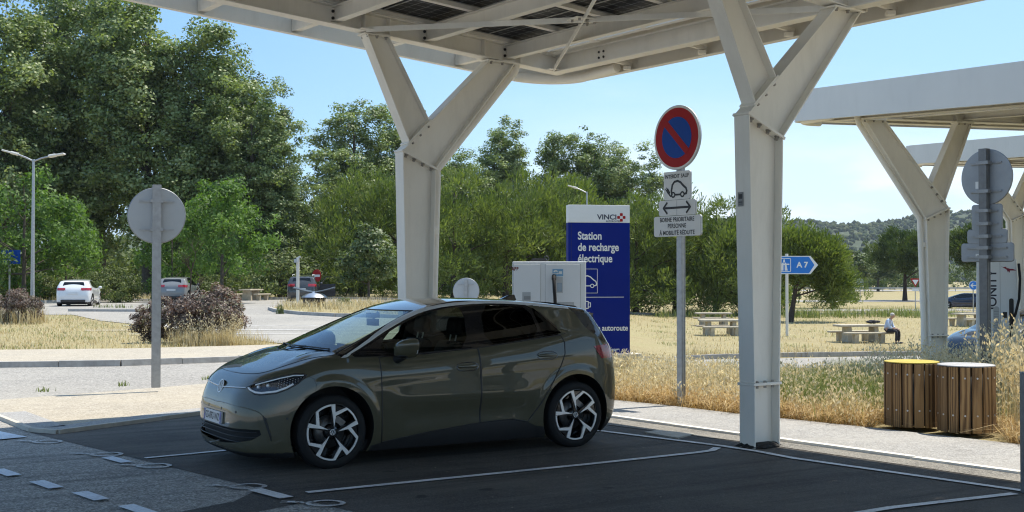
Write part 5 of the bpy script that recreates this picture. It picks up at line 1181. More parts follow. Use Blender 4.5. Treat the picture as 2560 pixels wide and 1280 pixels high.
# no-parking sign with three plates
NS = Vector((-.8, -.6, 0)); base = Vector((2.35, 16.69, 0))
sg = empty('no_parking_sign', base); tag(sg, 'red and blue no parking sign with three white plates on a grey post', 'road sign')
def loc_child(root):
    inv = Matrix.Translation(-root.location)
    for o in root.children: o.matrix_parent_inverse = inv
ang = math.atan2(NS.y, NS.x)
m = MB(); pole(m, base.x, base.y, .0, 4.12, .075, .095, ang); m.build('pole', M_GALV, sg)
fc = base + NS * .075
M = face_matrix(fc + Vector((0, 0, 3.745)), NS); d = sign_plate(sg, 'round_plate', 'disc', M, .90, .90, M_WHITE)
m = MB(); m.prism(disc(.415, 64), .002, .004, M); m.build('red_ring', M_RED, d); m = MB(); m.prism(disc(.288, 64), .004, .006, M); m.build('blue_field', M_BLUE, d)
m = MB(); R45 = Matrix.Rotation(math.radians(-45), 4, 'Z'); m.prism([(-.30, -.048), (.30, -.048), (.30, .048), (-.30, .048)], .006, .008, M @ R45); m.build('red_bar', M_RED, d)
M = face_matrix(fc + Vector((0, 0, 3.078)), NS); d = sign_plate(sg, 'white_plate', 'rect', M, .52, .395, M_WHITE)
text_obj('lettering', 'INTERDIT SAUF', 0.074, M_BLACK, M @ Matrix.Translation((0, .128, 0)), d, bold=.002, sx=.88, lift=.004, spacing=1.05)
def stroke(m, M, pts, w, z=.004):
    P = [Vector((p[0], p[1])) for p in pts]
    for i in range(len(P) - 1):
        dd = (P[i + 1] - P[i]).normalized(); n = Vector((-dd.y, dd.x)) * w / 2; e = dd * w * .28
        m.prism([P[i] - n - e, P[i + 1] - n + e, P[i + 1] + n + e, P[i] + n - e], z, z + .0012 + .0002 * (i % 2), M)
def ring(m, M, c, r, w, z=.004, n=24):
    stroke(m, M, [(c[0] + r * math.cos(t), c[1] + r * math.sin(t)) for t in np.linspace(0, 2 * math.pi, n)], w, z)
def ev_icon(m, M, s=1.0, w=.018):
    """outline of a little car whose tail becomes a cable with a plug"""
    q = lambda pts: [(x * s, y * s) for x, y in pts]
    stroke(m, M, q([(-.095, -.115), (-.105, -.06), (-.085, .02), (-.045, .062), (.02, .072), (.075, .050), (.13, .0), (.180, -.035), (.195, -.075), (.185, -.108), (.150, -.115)]), w * 1.15 * s)
    stroke(m, M, q([(.07, -.118), (-.035, -.118)]), w * s)
    ring(m, M, (.11 * s, -.118 * s), .032 * s, w * .8 * s); ring(m, M, (-.07 * s, -.118 * s), .032 * s, w * .8 * s)
    stroke(m, M, q([(-.095, -.115), (-.120, -.135), (-.140, -.118), (-.150, -.085), (-.175, -.055)]), w * .8 * s)
    stroke(m, M, q([(-.155, -.085), (-.185, -.045)]), .05 * s); stroke(m, M, q([(-.200, -.052), (-.225, -.030)]), .010 * s); stroke(m, M, q([(-.180, -.035), (-.205, -.012)]), .010 * s)
m = MB(); ev_icon(m, M @ Matrix.Translation((.0, -.01, 0)), 1.0, .026); m.build('electric_car_symbol', M_BLACK, d)
M = face_matrix(fc + Vector((0, 0, 2.770)), NS); d = sign_plate(sg, 'white_plate', 'rect', M, .72, .215, M_WHITE)
m = MB(); stroke(m, M, [(-.235, 0), (.235, 0)], .032); 
for sgn in (-1, 1): stroke(m, M, [(sgn * .19, .075), (sgn * .262, 0), (sgn * .19, -.075)], .028, .0055)
m.build('arrow', M_BLACK, d); m = MB(); m.prism([(-.003, -.1), (.003, -.1), (.003, .1), (-.003, .1)], .0025, .0032, M); m.build('seam', M_GALV_D, d)
M = face_matrix(fc + Vector((0, 0, 2.515)), NS); d = sign_plate(sg, 'white_plate', 'rect', M, .92, .285, M_WHITE)
for t, y in (('BORNE PRIORITAIRE', .088), ('PERSONNE', 0.0), ('À MOBILITÉ RÉDUITE', -.088)): text_obj('lettering', t, .084, M_BLACK, M @ Matrix.Translation((0, y - (.008 if 'À' in t else 0), 0)), d, bold=.0018, sx=.84, lift=.004, spacing=1.04)
Mb = face_matrix(base, NS)
for z, w in ((3.95, .5), (3.55, .5), (3.17, .36), (2.98, .36), (2.77, .5), (2.58, .6), (2.45, .6)): m = MB(); m.prism([(-w / 2, z - .016), (w / 2, z - .016), (w / 2, z + .016), (-w / 2, z + .016)], .030, .048, Mb); m.build('bracket', M_GALV, sg)
loc_child(sg)
# the same kind of post seen from behind, on the right
def back_sign(name, label, base, n, zs, z_top, pw, sticker=True):
    MP, MA = (M_GALV_SHADE, M_ALU_SHADE) if sticker else (M_GALV, M_ALU)
    n = Vector((*n, 0)).normalized(); b = Vector(base); r = empty(name, b); tag(r, label, 'road sign', None); a = math.atan2(n.y, n.x)
    m = MB(); pole(m, b.x, b.y, b.z, z_top, pw * .8, pw, a); m.build('pole', MP, r); f = b + n * (pw * .4 + .035)
    for kind, z, w, h in zs:
        M = face_matrix((f.x, f.y, z), n); nm = 'round_plate' if kind == 'disc' else 'white_plate'; o = sign_plate(r, nm, kind, M, w, h, M_WHITE, MA)
        m = MB(); m.tube([M @ Vector((x, y, -.014)) for x, y in plate_shape(kind, w, h) + plate_shape(kind, w, h)[:1]], .014, 8, cap=False); m.build('rim', M_GALV_D, o)
        for q in ((-.26 * h, .26 * h) if h > .25 else (0,)):
            m = MB(); wd = w * .62 if kind == 'disc' else w * .78; m.prism([(-wd / 2, q - .014), (wd / 2, q - .014), (wd / 2, q + .014), (-wd / 2, q + .014)], -.046, -.030, M)
            m.prism([(-pw * .75, q - .026), (pw * .75, q - .026), (pw * .75, q + .026), (-pw * .75, q + .026)], -.034 - pw * .9, -.034, M); m.build('bracket', M_GALV if not sticker else M_GALV_D, o)
        if sticker and h > .2: m = MB(); m.prism([(.16 * w, -.2 * h), (.22 * w, -.2 * h), (.22 * w, -.07 * h), (.16 * w, -.07 * h)], -.0300, -.0288, M); m.build('sticker', M_WHITE, o)
    loc_child(r); return r
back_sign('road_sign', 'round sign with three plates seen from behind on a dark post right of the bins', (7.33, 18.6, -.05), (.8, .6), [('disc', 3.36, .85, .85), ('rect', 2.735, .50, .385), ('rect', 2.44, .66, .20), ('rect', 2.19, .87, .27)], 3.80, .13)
back_sign('road_sign', 'round sign seen from behind on a tall grey post at the left kerb', (-5.51, 18.6, .10), (-.30, .95), [('disc', 2.765, .85, .85)], 3.24, .125, False)
back_sign('road_sign', 'low round sign seen from behind just above the roof of the hatchback', (-1.15, 30.0, -.02), (0.04, 1), [('disc', 1.47, .64, .64)], 1.75, .07, False)
back_sign('road_sign', 'tiny dark round sign back far across the lawn between the two pines', (43.5, 150, -1.0), (.3, 1), [('disc', 1.35, .90, .90)], 1.75, .08, False)
# motorway direction arrows
def motorway_sign(label, x, y, z0, zc, L, h, pole_dx):
    r = empty('direction_sign', (x, y, z0)); tag(r, label, 'road sign', 'blue motorway direction arrows'); m = MB(); m.tube([(x + pole_dx, y + .08, z0), (x + pole_dx, y + .08, zc + h * .62)], .07, 12); m.build('pole', M_FASCIA, r)
    M = face_matrix((x, y, zc), (0, -1, 0)); P = [(-L / 2, -h / 2), (L / 2 - h * .42, -h / 2), (L / 2, 0), (L / 2 - h * .42, h / 2), (-L / 2, h / 2)]
    m = MB(); m.prism(P, -.03, 0, M); o = m.build('arrow_plate', M_WHITE, r); k = h * .05
    m = MB(); m.prism([(-L / 2 + k, -h / 2 + k), (L / 2 - h * .50, -h / 2 + k), (L / 2 - h * .20, 0), (L / 2 - h * .50, h / 2 - k), (-L / 2 + k, h / 2 - k)], .001, .003, M); m.build('blue_face', M_SIGNBLUE, o)
    cx = -L / 2 + L * .30; m = MB(); s = h * .36
    for p, q in (((-s, -s), (s, -s)), ((s, -s), (s, s)), ((s, s), (-s, s)), ((-s, s), (-s, -s))): stroke(m, M @ Matrix.Translation((cx, 0, 0)), [p, q], h * .035)
    for sx in (-1, 1): m.prism([(cx + sx * s * .10, -s * .85), (cx + sx * s * .55, -s * .85), (cx + sx * s * .30, s * .35), (cx + sx * s * .08, s * .35)][::sx], .004, .0055, M)
    m.prism([(cx - s * .8, s * .02), (cx + s * .8, s * .02), (cx + s * .8, s * .20), (cx - s * .8, s * .20)], .006, .0072, M); m.prism([(cx - s * .16, s * .40), (cx + s * .16, s * .40), (cx + s * .10, s * .85), (cx - s * .10, s * .85)], .004, .0055, M)
    m.build('motorway_symbol', M_WHITE, o); text_obj('lettering', 'A 7', h * .42, M_WHITE, M @ Matrix.Translation((cx + h * 1.0, 0, 0)), o, bold=h * .015, lift=.005); loc_child(r)
motorway_sign('blue motorway arrow sign to the right of the right-hand column, over the lawn', 13.62, 58, -1.0, 2.44, 2.35, .88, -.32)
motorway_sign('blue motorway arrow sign peeping out between the white charger and the blue totem', 3.62, 90, -.3, 3.45, 2.3, .80, 0)
def small_sign(label, x, y, z0, zc, kind, size, n=(0, -1), top=None):
    r = empty('road_sign', (x, y, z0)); tag(r, label, 'road sign', 'small road signs far off'); M = face_matrix((x, y, zc), (*n, 0)); m = MB(); m.tube([(x, y + .06, z0), (x, y + .06, zc + size * .4)], .04, 10); m.build('pole', M_GALV, r)
    m = MB()
    if kind == 'yield':
        t = lambda k: [(-size / 2 * k, size * .43 * k), (0, -size * .43 * k), (size / 2 * k, size * .43 * k)]
        m.prism(t(1.0), -.02, 0, M); o = m.build('triangle_plate', M_RED, r); m = MB(); m.prism([(x_, y_ + size * .03) for x_, y_ in t(.62)], .001, .003, M); m.build('white_field', M_WHITE, o)
        m = MB(); m.prism(rrect(size * .6, size * .25, .02), -.02, 0, M @ Matrix.Translation((0, -size * .68, 0))); m.build('small_plate', M_WHITE, r)
    else:
        m.prism(disc(size / 2, 40), -.02, 0, M); o = m.build('round_plate', {'noentry': M_RED, 'arrow': M_WHITE, 'noturn': M_RED}[kind], r); m = MB()
        if kind == 'noentry': m.prism([(-.38 * size, -.09 * size), (.38 * size, -.09 * size), (.38 * size, .09 * size), (-.38 * size, .09 * size)], .001, .003, M); m.build('white_bar', M_WHITE, o)
        if kind == 'arrow':
            m.prism(disc(size * .46, 40), .001, .003, M); f = m.build('blue_field', M_SIGNBLUE, o); m = MB(); stroke(m, M, [(.28 * size, 0), (-.25 * size, 0)], .09 * size); stroke(m, M, [(-.05 * size, .2 * size), (-.27 * size, 0), (-.05 * size, -.2 * size)], .09 * size, .0055); m.build('arrow', M_WHITE, f)
        if kind == 'noturn':
            m.prism(disc(size * .36, 40), .001, .003, M); f = m.build('white_field', M_WHITE, o); m = MB(); stroke(m, M, [(-.08 * size, -.24 * size), (-.08 * size, .04 * size), (.04 * size, .12 * size), (.16 * size, .08 * size)], .08 * size); m.build('arrow', M_BLACK, f)
            m = MB(); stroke(m, M, [(-.28 * size, .28 * size), (.28 * size, -.28 * size)], .07 * size, .006); m.build('red_bar', M_RED, f)
    loc_child(r)
small_sign('give way triangle with small plate on a post left of the second column', 36.3, 108, -1.0, 1.40, 'yield', .92)
small_sign('blue round sign with white left arrow beside the tall white charger', 34.6, 90, -1.0, 1.27, 'arrow', .70)
small_sign('red ringed no turn sign at the far right edge of the photo', 23.35, 55, -1.0, 1.27, 'noturn', .62)
small_sign('red no entry sign behind the dark tall car with roof rails', -13.45, 82.6, .2, 1.98, 'noentry', .88, (-.62, -.78))
# street lamps
def lamp(name, label, x, y, z0, h, arms, pr=.07):
    r = empty(name, (x, y, z0)); tag(r, label, 'street lamp', 'street lamps'); m = MB(); m.tube([(x, y, z0), (x, y, z0 + .9), (x, y, z0 + h)], [pr * 1.25, pr * 1.15, pr * .7], 14); m.build('pole', M_GALV, r)
    for dx, dz in arms:
        m = MB(); s = 1 if dx > 0 else -1; m.tube([(x, y, z0 + h - .08), (x + dx * .25, y, z0 + h + dz * .2), (x + dx * .6, y, z0 + h + dz * .65)], .035, 10); a = m.build('arm', M_GALV, r)
        m = MB(); p0, p1 = Vector((x + dx * .5, y, z0 + h + dz * .55)), Vector((x + dx, y, z0 + h + dz)); m.bar(p0, p1, .26, .07); m.bar(p0, p0 + (p1 - p0) * .45, .18, .12); m.build('lamp_head', M_FASCIA, a, bevel=.02)
    loc_child(r); return r
lamp('street_lamp', 'tall street lamp with two raised arms at the far left', -18.85, 47.2, 0.03, 6.45, [(-1.22, .36), (1.22, .22)])
lamp('street_lamp', 'street lamp with one arm rising behind the blue totem', 4.50, 72, -.2, 7.2, [(-1.15, .38)], .06)
lamp('street_lamp', 'street lamp head just right of the sign backs at the right edge', 36.6, 80, -1.0, 5.2, [(-3.1, .12)], .06)
r = empty('information_sign', (-30.6, 73, .3)); tag(r, 'dark blue information panel half hidden under the tree at the far left edge', 'road sign'); m = MB(); m.tube([(-30.6, 73.1, .3), (-30.6, 73.1, 3.0)], .06); m.build('pole', M_GALV, r); m = MB(); m.box((-30.5, 73, 3.1), (1.15, .06, .85)); pnl = m.build('panel', M_BLUE, r); m = MB(); m.prism(disc(.10, 20), .032, .036, face_matrix((-30.6, 73, 3.1), (0, -1, 0))); stroke(m, face_matrix((-30.5, 73, 2.9), (0, -1, 0)), [(-.3, 0), (.4, 0)], .05, .033); m.build('symbol', M_WHITE, pnl); loc_child(r)
# camera pole, bollard
r = empty('camera_pole', (-12.85, 72, .2)); tag(r, 'slim pale pole with a small camera box near the dark tall car', 'camera pole'); m = MB(); m.box((-12.85, 72, 1.6), (.16, .16, 2.9)); m.build('pole', M_FASCIA, r); m = MB(); m.box((-12.93, 71.9, 2.85), (.22, .35, .22)); m.tube([(-12.85, 72, 3.02), (-12.70, 72, 3.1)], .06); m.build('camera', M_ALU, r); loc_child(r)
m = MB(); m.box((4.285, 9.98, .50), (.10, .10, 1.0), Matrix.Rotation(.1, 3, 'Z')); m.box((4.285, 9.98, 1.004), (.108, .108, .012), Matrix.Rotation(.1, 3, 'Z')); tag(m.build('bollard', M_GALV_D, None, bevel=.006), 'short grey square post cut off by the right edge of the photo', 'bollard')

# ------------------------------------------------------------------ totem and chargers
n = Vector((.17, -.985, 0)).normalized(); tb = Vector((1.89, 26.0, .14)); tt = empty('station_totem', tb); tag(tt, 'tall dark blue totem sign with white lettering behind the hatchback', 'totem sign')
M = face_matrix(tb, n); Wt, Ht = 1.37, 3.24
m = MB(); m.prism([(-Wt / 2, 0), (Wt / 2, 0), (Wt / 2, Ht - .385), (-Wt / 2, Ht - .385)], -.22, 0, M); bp = m.build('blue_panel', M_TOTEM, tt, bevel=.006)
m = MB(); m.prism([(-Wt / 2, Ht - .383), (Wt / 2, Ht - .383), (Wt / 2, Ht), (-Wt / 2, Ht)], -.22, .002, M); wp = m.build('white_header', M_WHITE, tt, bevel=.006)
m = MB(); m.prism([(-Wt / 2 + .062, .02), (-Wt / 2 + .068, .02), (-Wt / 2 + .068, Ht - .4), (-Wt / 2 + .062, Ht - .4)], .0005, .0015, M); m.build('panel_joint', M_BLACK, bp)
def tx(px, py): return ((px - 1497) * .00868, (880 - py) * .00875 + .0)   # measured offsets on the face
def tt_text(body, px, py, size, align='LEFT', b=.004, mat=M_WHITE, par=None, sx=.92): x, y = tx(px, py); text_obj('lettering', body, size, mat, M @ Matrix.Translation((x, y, .002)), par or bp, align, b, sx)
for t, py in (('Station', 587), ('de recharge', 615), ('électrique', 643)): tt_text(t, 1442, py, .238, b=.0055, sx=.80)
tt_text('ne autoroute', 1483, 815, .170, b=.004, sx=.84); tt_text('one', 1481, 833, .170, b=.004, sx=.84); tt_text('Voyage', 1518, 868, .10, b=.003)
MT = simple('logo_navy', (.015, .02, .05), .5); tt_text('VINCI', 1492, 540, .150, b=.004, mat=MT, par=wp, sx=1.12); tt_text('AUTOROUTES', 1514, 550, .055, b=.001, mat=MT, par=wp, sx=.9)
m = MB(); x, y = tx(1554, 540)
for dx, dy in ((0, 1), (0, -1), (1, 0), (-1, 0)): m.prism(rrect(.062, .062, .012), .004, .006, M @ Matrix.Translation((x + dx * .062, y + dy * .062, 0)))
m.build('logo', M_RED, wp)
m = MB(); x, y = tx(1462, 698); Mi = M @ Matrix.Translation((x, y, 0)); s = .26
for p, q in (((-s, -s), (s, -s)), ((s, -s), (s, s)), ((s, s), (-s, s)), ((-s, s), (-s, -s))): stroke(m, Mi, [p, q], .009)
ev_icon(m, Mi @ Matrix.Translation((.02, .03, 0)), 1.15, .018); m.build('electric_car_symbol', M_WHITE, bp)
m = MB(); a, b = tx(1425, 738), tx(1560, 738); stroke(m, M, [a, b], .012); x, y = tx(1457, 757); Mi = M @ Matrix.Translation((x, y, 0))
stroke(m, Mi, [(.10, .075), (-.14, .075), (-.14, -.075), (.10, -.075), (.10, .075)], .018); stroke(m, Mi, [(.11, .045), (.15, .045), (.15, -.045), (.11, -.045)], .016); m.build('battery_symbol', M_WHITE, bp)
m = MB(); m.box(tb + Vector((0, .12, -.12)), (1.75, .6, .28), Matrix.Rotation(.17, 3, 'Z')); m.build('plinth', M_CONCRETE, tt, bevel=.01); loc_child(tt)
# white rapid charger behind the hatchback
cb = Vector((.555, 17.95, .04)); n = Vector((-.06, -1, 0)).normalized(); ch = empty('charging_cabinet', cb); tag(ch, 'wide white charging cabinet with two doors and a black cable behind the hatchback', 'charger'); M = face_matrix(cb, n)
Wc, Hc = 1.10, 2.00
m = MB(); m.prism([(-Wc / 2, .08), (Wc / 2, .08), (Wc / 2, Hc), (-Wc / 2, Hc)], -.78, 0, M); body = m.build('cabinet', M_CHARGER, ch, bevel=.012)
m = MB(); m.prism([(-Wc / 2 + .03, 0), (Wc / 2 - .03, 0), (Wc / 2 - .03, .08), (-Wc / 2 + .03, .08)], -.75, -.03, M); m.build('plinth', M_TRIM, ch)
def cxy(px, py): return ((px - 1367.5) * .00594, 2.00 + (652 - py) * .00594)
for x0, x1, y0, y1 in ((1278, 1346, 659, 960), (1358, 1446, 659, 960)):
    a, b = cxy(x0, y1), cxy(x1, y0); a = (a[0], max(.14, a[1])); m = MB(); m.prism([a, (b[0], a[1]), b, (a[0], b[1])], .0005, .014, M); dr = m.build('cabinet_door', M_CHARGER, ch, bevel=.004)
    m = MB()
    for p, q in ((a, (b[0], a[1])), ((b[0], a[1]), b), (b, (a[0], b[1])), ((a[0], b[1]), a)): stroke(m, M, [p, q], .006, .0002)
    m.build('door_gap', M_BLACK, dr)
def crect(nm, mat, x0, x1, y0, y1, z0, z1, par=ch): a, b = cxy(x0, y1), cxy(x1, y0); m = MB(); m.prism([a, (b[0], a[1]), b, (a[0], b[1])], z0, z1, M); return m.build(nm, mat, par)
crect('vent_recess', M_ALU, 1300, 1321, 729, 752, .0145, .018); crect('vent_grille', M_GALV_D, 1304, 1321, 739, 748, .018, .022)
pn = crect('user_panel', simple('panel_blue_grey', (.16, .34, .52), .4), 1376, 1403, 671, 689, .0145, .020); x, y = cxy(1389, 680); text_obj('lettering', 'e', .13, M_WHITE, M @ Matrix.Translation((x - .03, y + .012, .02)), pn, bold=.006)
m = MB(); Mi = M @ Matrix.Translation((x, y, .016)); stroke(m, Mi, [(-.075, -.015), (-.05, -.01), (0, -.02), (.03, 0)], .010, .005); stroke(m, Mi, [(.03, .0), (.055, .0)], .04, .005); m.build('plug_symbol', M_WHITE, pn)
dk = crect('connector_dock', simple('dock_grey', (.42, .44, .45), .4), 1376, 1402, 691, 731, .0145, .018); crect('screen', simple('screen_glass', (.20, .26, .32), .15, coat=.5), 1388, 1400, 706, 728, .0182, .024)
m = MB(); q = lambda px, py, z: M @ Vector((*cxy(px, py), z)); m.tube([q(1380, 690, .03), q(1380, 700, .10), q(1382, 730, .13), q(1384, 770, .14), q(1382, 850, .12), q(1378, 940, .10)], .026, 12); m.tube([q(1380, 688, .02), q(1380, 697, .07)], .034, 12); m.build('cable', M_RUBBER, ch)
pl = crect('label_plate', M_ALU, 1388, 1430, 754, 770, .0145, .0165)
text_obj('lettering', 'ABB', .075, simple('dark_red_print', (.16, .03, .03), .5), M @ Matrix.Translation((*cxy(1282, 671), .015)), ch, 'CENTER', .003, .8)
m = MB(); m.prism([(-.30, Hc), (-.02, Hc), (-.06, Hc + .055), (-.26, Hc + .055)], -.5, -.2, M); t = [M @ Vector((-.05 + .035 * math.cos(a), Hc + .05 + .035 * math.sin(a), -.22)) for a in np.linspace(0, 2 * math.pi, 16)]; m.tube(t, .008, 6); m.build('roof_cap', M_TRIM, ch); loc_child(ch)
# tall charger on the right
cb = Vector((9.70, 24.0, -.22)); n = Vector((-.36, -.93, 0)).normalized(); ch = empty('charging_column', cb); tag(ch, 'tall white charging column with a dark red bird emblem at the right edge', 'charger'); M = face_matrix(cb, n)
m = MB(); pr = [(-.40, 0), (.40, 0), (.42, .8), (.40, 1.6), (.36, 2.40), (-.38, 2.40), (-.40, 1.2)]; m.prism(pr, -.40, 0, M); m.build('housing', M_CHARGER, ch, bevel=.03)
m = MB(); m.prism([(-.148, .05), (-.142, .05), (-.142, 2.38), (-.148, 2.38)], .0005, .003, M); m.prism([(.052, .05), (.058, .05), (.058, 2.38), (.052, 2.38)], .0005, .003, M); m.build('panel_joint', M_GALV_D, ch)
Mv = M @ Matrix.Translation((-.085, 1.78, .0)) @ Matrix.Rotation(math.radians(90), 4, 'Z'); text_obj('lettering', 'IONITY', .23, simple('ink_print', (.02, .02, .035), .5), Mv, ch, bold=.004, sx=1.05, lift=.004)
m = MB(); m.prism(rrect(.11, 1.0, .05), .0005, .006, M @ Matrix.Translation((-.02, .95, 0))); vg = m.build('vent_grille', M_ALU, ch); m = MB()
for i in range(16): z = .52 + i * .055; m.prism([(-.065, z), (.025, z), (.025, z + .012), (-.065, z + .012)], .006, .009, M)
m.build('vent_slot', M_GALV_D, vg)
m = MB(); Mi = M @ Matrix.Translation((.21, 2.20, 0)); m.prism([(-.14, .055), (-.10, .035), (-.05, .04), (-.03, .015), (.0, .01), (.03, .0), (.08, .0), (.15, -.035), (.09, -.035), (.03, -.035), (.02, -.08), (0, -.045), (-.01, -.075), (-.02, -.04), (-.04, -.01), (-.09, .02)][::-1], .0005, .005, Mi); m.build('bird_emblem', simple('crimson_print', (.22, .01, .035), .5), ch)
m = MB(); m.prism(rrect(.085, .62, .04), .0005, .010, M @ Matrix.Translation((.26, 1.30, 0))); m.prism([(.10, 1.22), (.18, 1.22), (.18, 1.34), (.10, 1.34)], .0005, .006, M); m.build('connector_dock', M_BLACK, ch)
m = MB(); m.tube([M @ Vector(p) for p in ((.40, 2.3, .02), (.42, 2.0, .08), (.40, 1.6, .12), (.33, 1.3, .10), (.26, 1.1, .08), (.24, .7, .16), (.32, .35, .2), (.42, .15, .2))], .026, 10); m.build('cable', M_RUBBER, ch); loc_child(ch)

# ------------------------------------------------------------------ wooden bins
def wood_mat():
    m, nt, p = new_mat('weathered_larch'); t = nt.nodes.new('ShaderNodeTexCoord'); g = nt.nodes.new('ShaderNodeNewGeometry'); mp_ = nt.nodes.new('ShaderNodeMapping'); mp_.inputs['Scale'].default_value = (9, 9, 0.8)
    ad = nt.nodes.new('ShaderNodeVectorMath'); ad.operation = 'ADD'; sc = nt.nodes.new('ShaderNodeVectorMath'); sc.operation = 'SCALE'; nt.links.new(t.outputs['Object'], ad.inputs[0]); cmb = nt.nodes.new('ShaderNodeCombineXYZ'); 
    for i in range(3): nt.links.new(g.outputs['Random Per Island'], cmb.inputs[i])
    nt.links.new(cmb.outputs[0], sc.inputs[0]); sc.inputs['Scale'].default_value = 13; nt.links.new(sc.outputs[0], ad.inputs[1]); nt.links.new(ad.outputs[0], mp_.inputs[0])
    w = nt.nodes.new('ShaderNodeTexWave'); w.wave_type = 'RINGS'; w.inputs['Scale'].default_value = 1.6; w.inputs['Distortion'].default_value = 5.0; w.inputs['Detail'].default_value = 3; nt.links.new(mp_.outputs[0], w.inputs['Vector'])
    c = ramp(nt, w.outputs['Fac'], [(0.0, (.12, .065, .026)), (.45, (.26, .155, .064)), (1, (.36, .225, .10))]); tone = ramp(nt, g.outputs['Random Per Island'], [(0, (.55, .50, .46)), (1, (1.15, 1.1, 1.05))]); c = mix(nt, 1.0, c, tone, 'MULTIPLY')
    d = noise(nt, mp_.outputs[0], 6, 5, .7); c = mix(nt, ramp(nt, d, [(.5, (0,) * 3), (.8, (.4,) * 3)]), c, (.17, .14, .11))
    nt.links.new(c, p.inputs['Base Color']); p.inputs['Roughness'].default_value = .75; bump(nt, p, w.outputs['Fac'], .25, .004); return m
M_WOOD = wood_mat()
def wood_bin(label, x, y, lidcol, rot):
    r = empty('wooden_bin', (x, y, .045)); tag(r, label, 'bin', 'two wooden slatted bins'); R_, h, n = .315, .755, 15; rr = random.Random(int(x * 100)); m = MB()
    for i in range(n):
        a = rot + 2 * math.pi * i / n; w = 2 * math.pi * R_ / n * .83; RM = Matrix.Rotation(a + math.pi / 2, 3, 'Z'); z0 = .012 + rr.uniform(0, .006); m.box((x + (R_ - .011) * math.cos(a), y + (R_ - .011) * math.sin(a), .032 + (z0 + h) / 2), (w, .022, h - z0), RM)
    m.build('slat_cladding', M_WOOD, r, bevel=.003)
    m = MB(); m.lathe([(.001, .02), (R_ - .028, .02), (R_ - .028, h - .02), (.001, h - .02)], 36, Matrix.Translation((x, y, .045))); m.build('liner', M_TRIM, r)
    m = MB(); m.lathe([(.001, h + .006), (R_ - .02, h + .006), (R_ - .002, h + .002), (R_ - .002, h - .008), (.001, h - .008)], 44, Matrix.Translation((x, y, .045)), False); m.lathe([(.13, h + .0065), (.15, h + .010), (.17, h + .0065)], 30, Matrix.Translation((x, y, .045))); m.build('lid', lidcol, r)
    m = MB()
    for i in range(n):
        a = rot + 2 * math.pi * i / n
        for z in (.62, .20): bolts(m, [(x + R_ * math.cos(a), y + R_ * math.sin(a), .045 + z)], (math.cos(a), math.sin(a), 0), .007, .003)
    m.build('screw_set', M_FRAME, r); loc_child(r)
wood_bin('wooden slatted round bin with a yellow lid, left of the pair', 4.755, 14.30, simple('yellow_lid', (.52, .40, .055), .5, var=.08), .05)
wood_bin('wooden slatted round bin with a pale grey lid, in front of the oat grass', 5.20, 13.76, simple('grey_lid', (.42, .42, .43), .5, var=.08), .12)

# ------------------------------------------------------------------ picnic tables, person, waste container
def picnic(label, x, y, z, ang, L=2.1):
    r = empty('picnic_table', (x, y, z), ang); tag(r, label, 'picnic table', 'concrete picnic tables on the grass')
    m = MB(); m.box((0, 0, .73), (L, .85, .09)); m.build('table_top', M_STONE, r, bevel=.02)
    for s in (-1, 1):
        m = MB(); m.hexa([(s * .62 - .11, -.34, 0), (s * .62 + .11, -.34, 0), (s * .62 + .11, .34, 0), (s * .62 - .11, .34, 0), (s * .62 - .10, -.28, .69), (s * .62 + .10, -.28, .69), (s * .62 + .10, .28, .69), (s * .62 - .10, .28, .69)]); m.build('pedestal', M_STONE, r, bevel=.02)
        m = MB(); m.box((0, s * .82, .43), (L, .34, .08)); b = m.build('bench', M_STONE, r, bevel=.02)
        for q in (-.6, .6): m = MB(); m.hexa([(q - .10, s * .82 - .10, 0), (q + .10, s * .82 - .10, 0), (q + .10, s * .82 + .10, 0), (q - .10, s * .82 + .10, 0), (q - .09, s * .82 - .15, .395), (q + .09, s * .82 - .15, .395), (q + .09, s * .82 + .15, .395), (q - .09, s * .82 + .15, .395)]); m.build('bench_foot', M_STONE, b)
    return r
picnic('concrete picnic table with the seated man on its bench', 15.25, 52.6, -1.0, .16, 2.2)
picnic('concrete picnic table just left of the right-hand column, nearer of two', 10.25, 59, -1.0, .05)
picnic('concrete picnic table left of the right-hand column, farther of two', 11.9, 71, -1.0, .0)
picnic('concrete picnic table partly hidden by the charging column at the right', 26.7, 70, -1.0, .35)
picnic('concrete picnic table under the trees left of the dark tall car', -17.6, 81, .3, 1.35)
def skin_mesh(name, chains, mat, parent, sub=1):
    """one continuous body grown over joint chains: [(x,y,z,r), ...] sharing points by equal coordinates"""
    me = bpy.data.meshes.new(name); idx = {}; vs, es, rs = [], [], []
    for ch_ in chains:
        prev = None
        for p in ch_:
            k = tuple(round(c, 4) for c in p[:3])
            if k not in idx: idx[k] = len(vs); vs.append(p[:3]); rs.append(p[3])
            if prev is not None and prev != idx[k]: es.append((prev, idx[k]))
            prev = idx[k]
    me.from_pydata(vs, es, []); o = link(name, me, mat, parent); sk = o.modifiers.new('skin', 'SKIN')
    me.skin_vertices.new() if not me.skin_vertices else None
    for i, q in enumerate(rs): me.skin_vertices[0].data[i].radius = (q, q)
    me.skin_vertices[0].data[0].use_root = True
    ss = o.modifiers.new('sub', 'SUBSURF'); ss.levels = sub; ss.render_levels = sub; return o
M_SKIN = simple('skin', (.42, .25, .17), .55, var=.06); M_SHIRT = simple('pale_blue_shirt', (.42, .50, .64), .8, var=.10, vscale=12); M_TROUS = simple('dark_trousers', (.018, .018, .024), .85, var=.2); M_HAIR = simple('grey_hair', (.45, .42, .38), .8, var=.15, vscale=30)
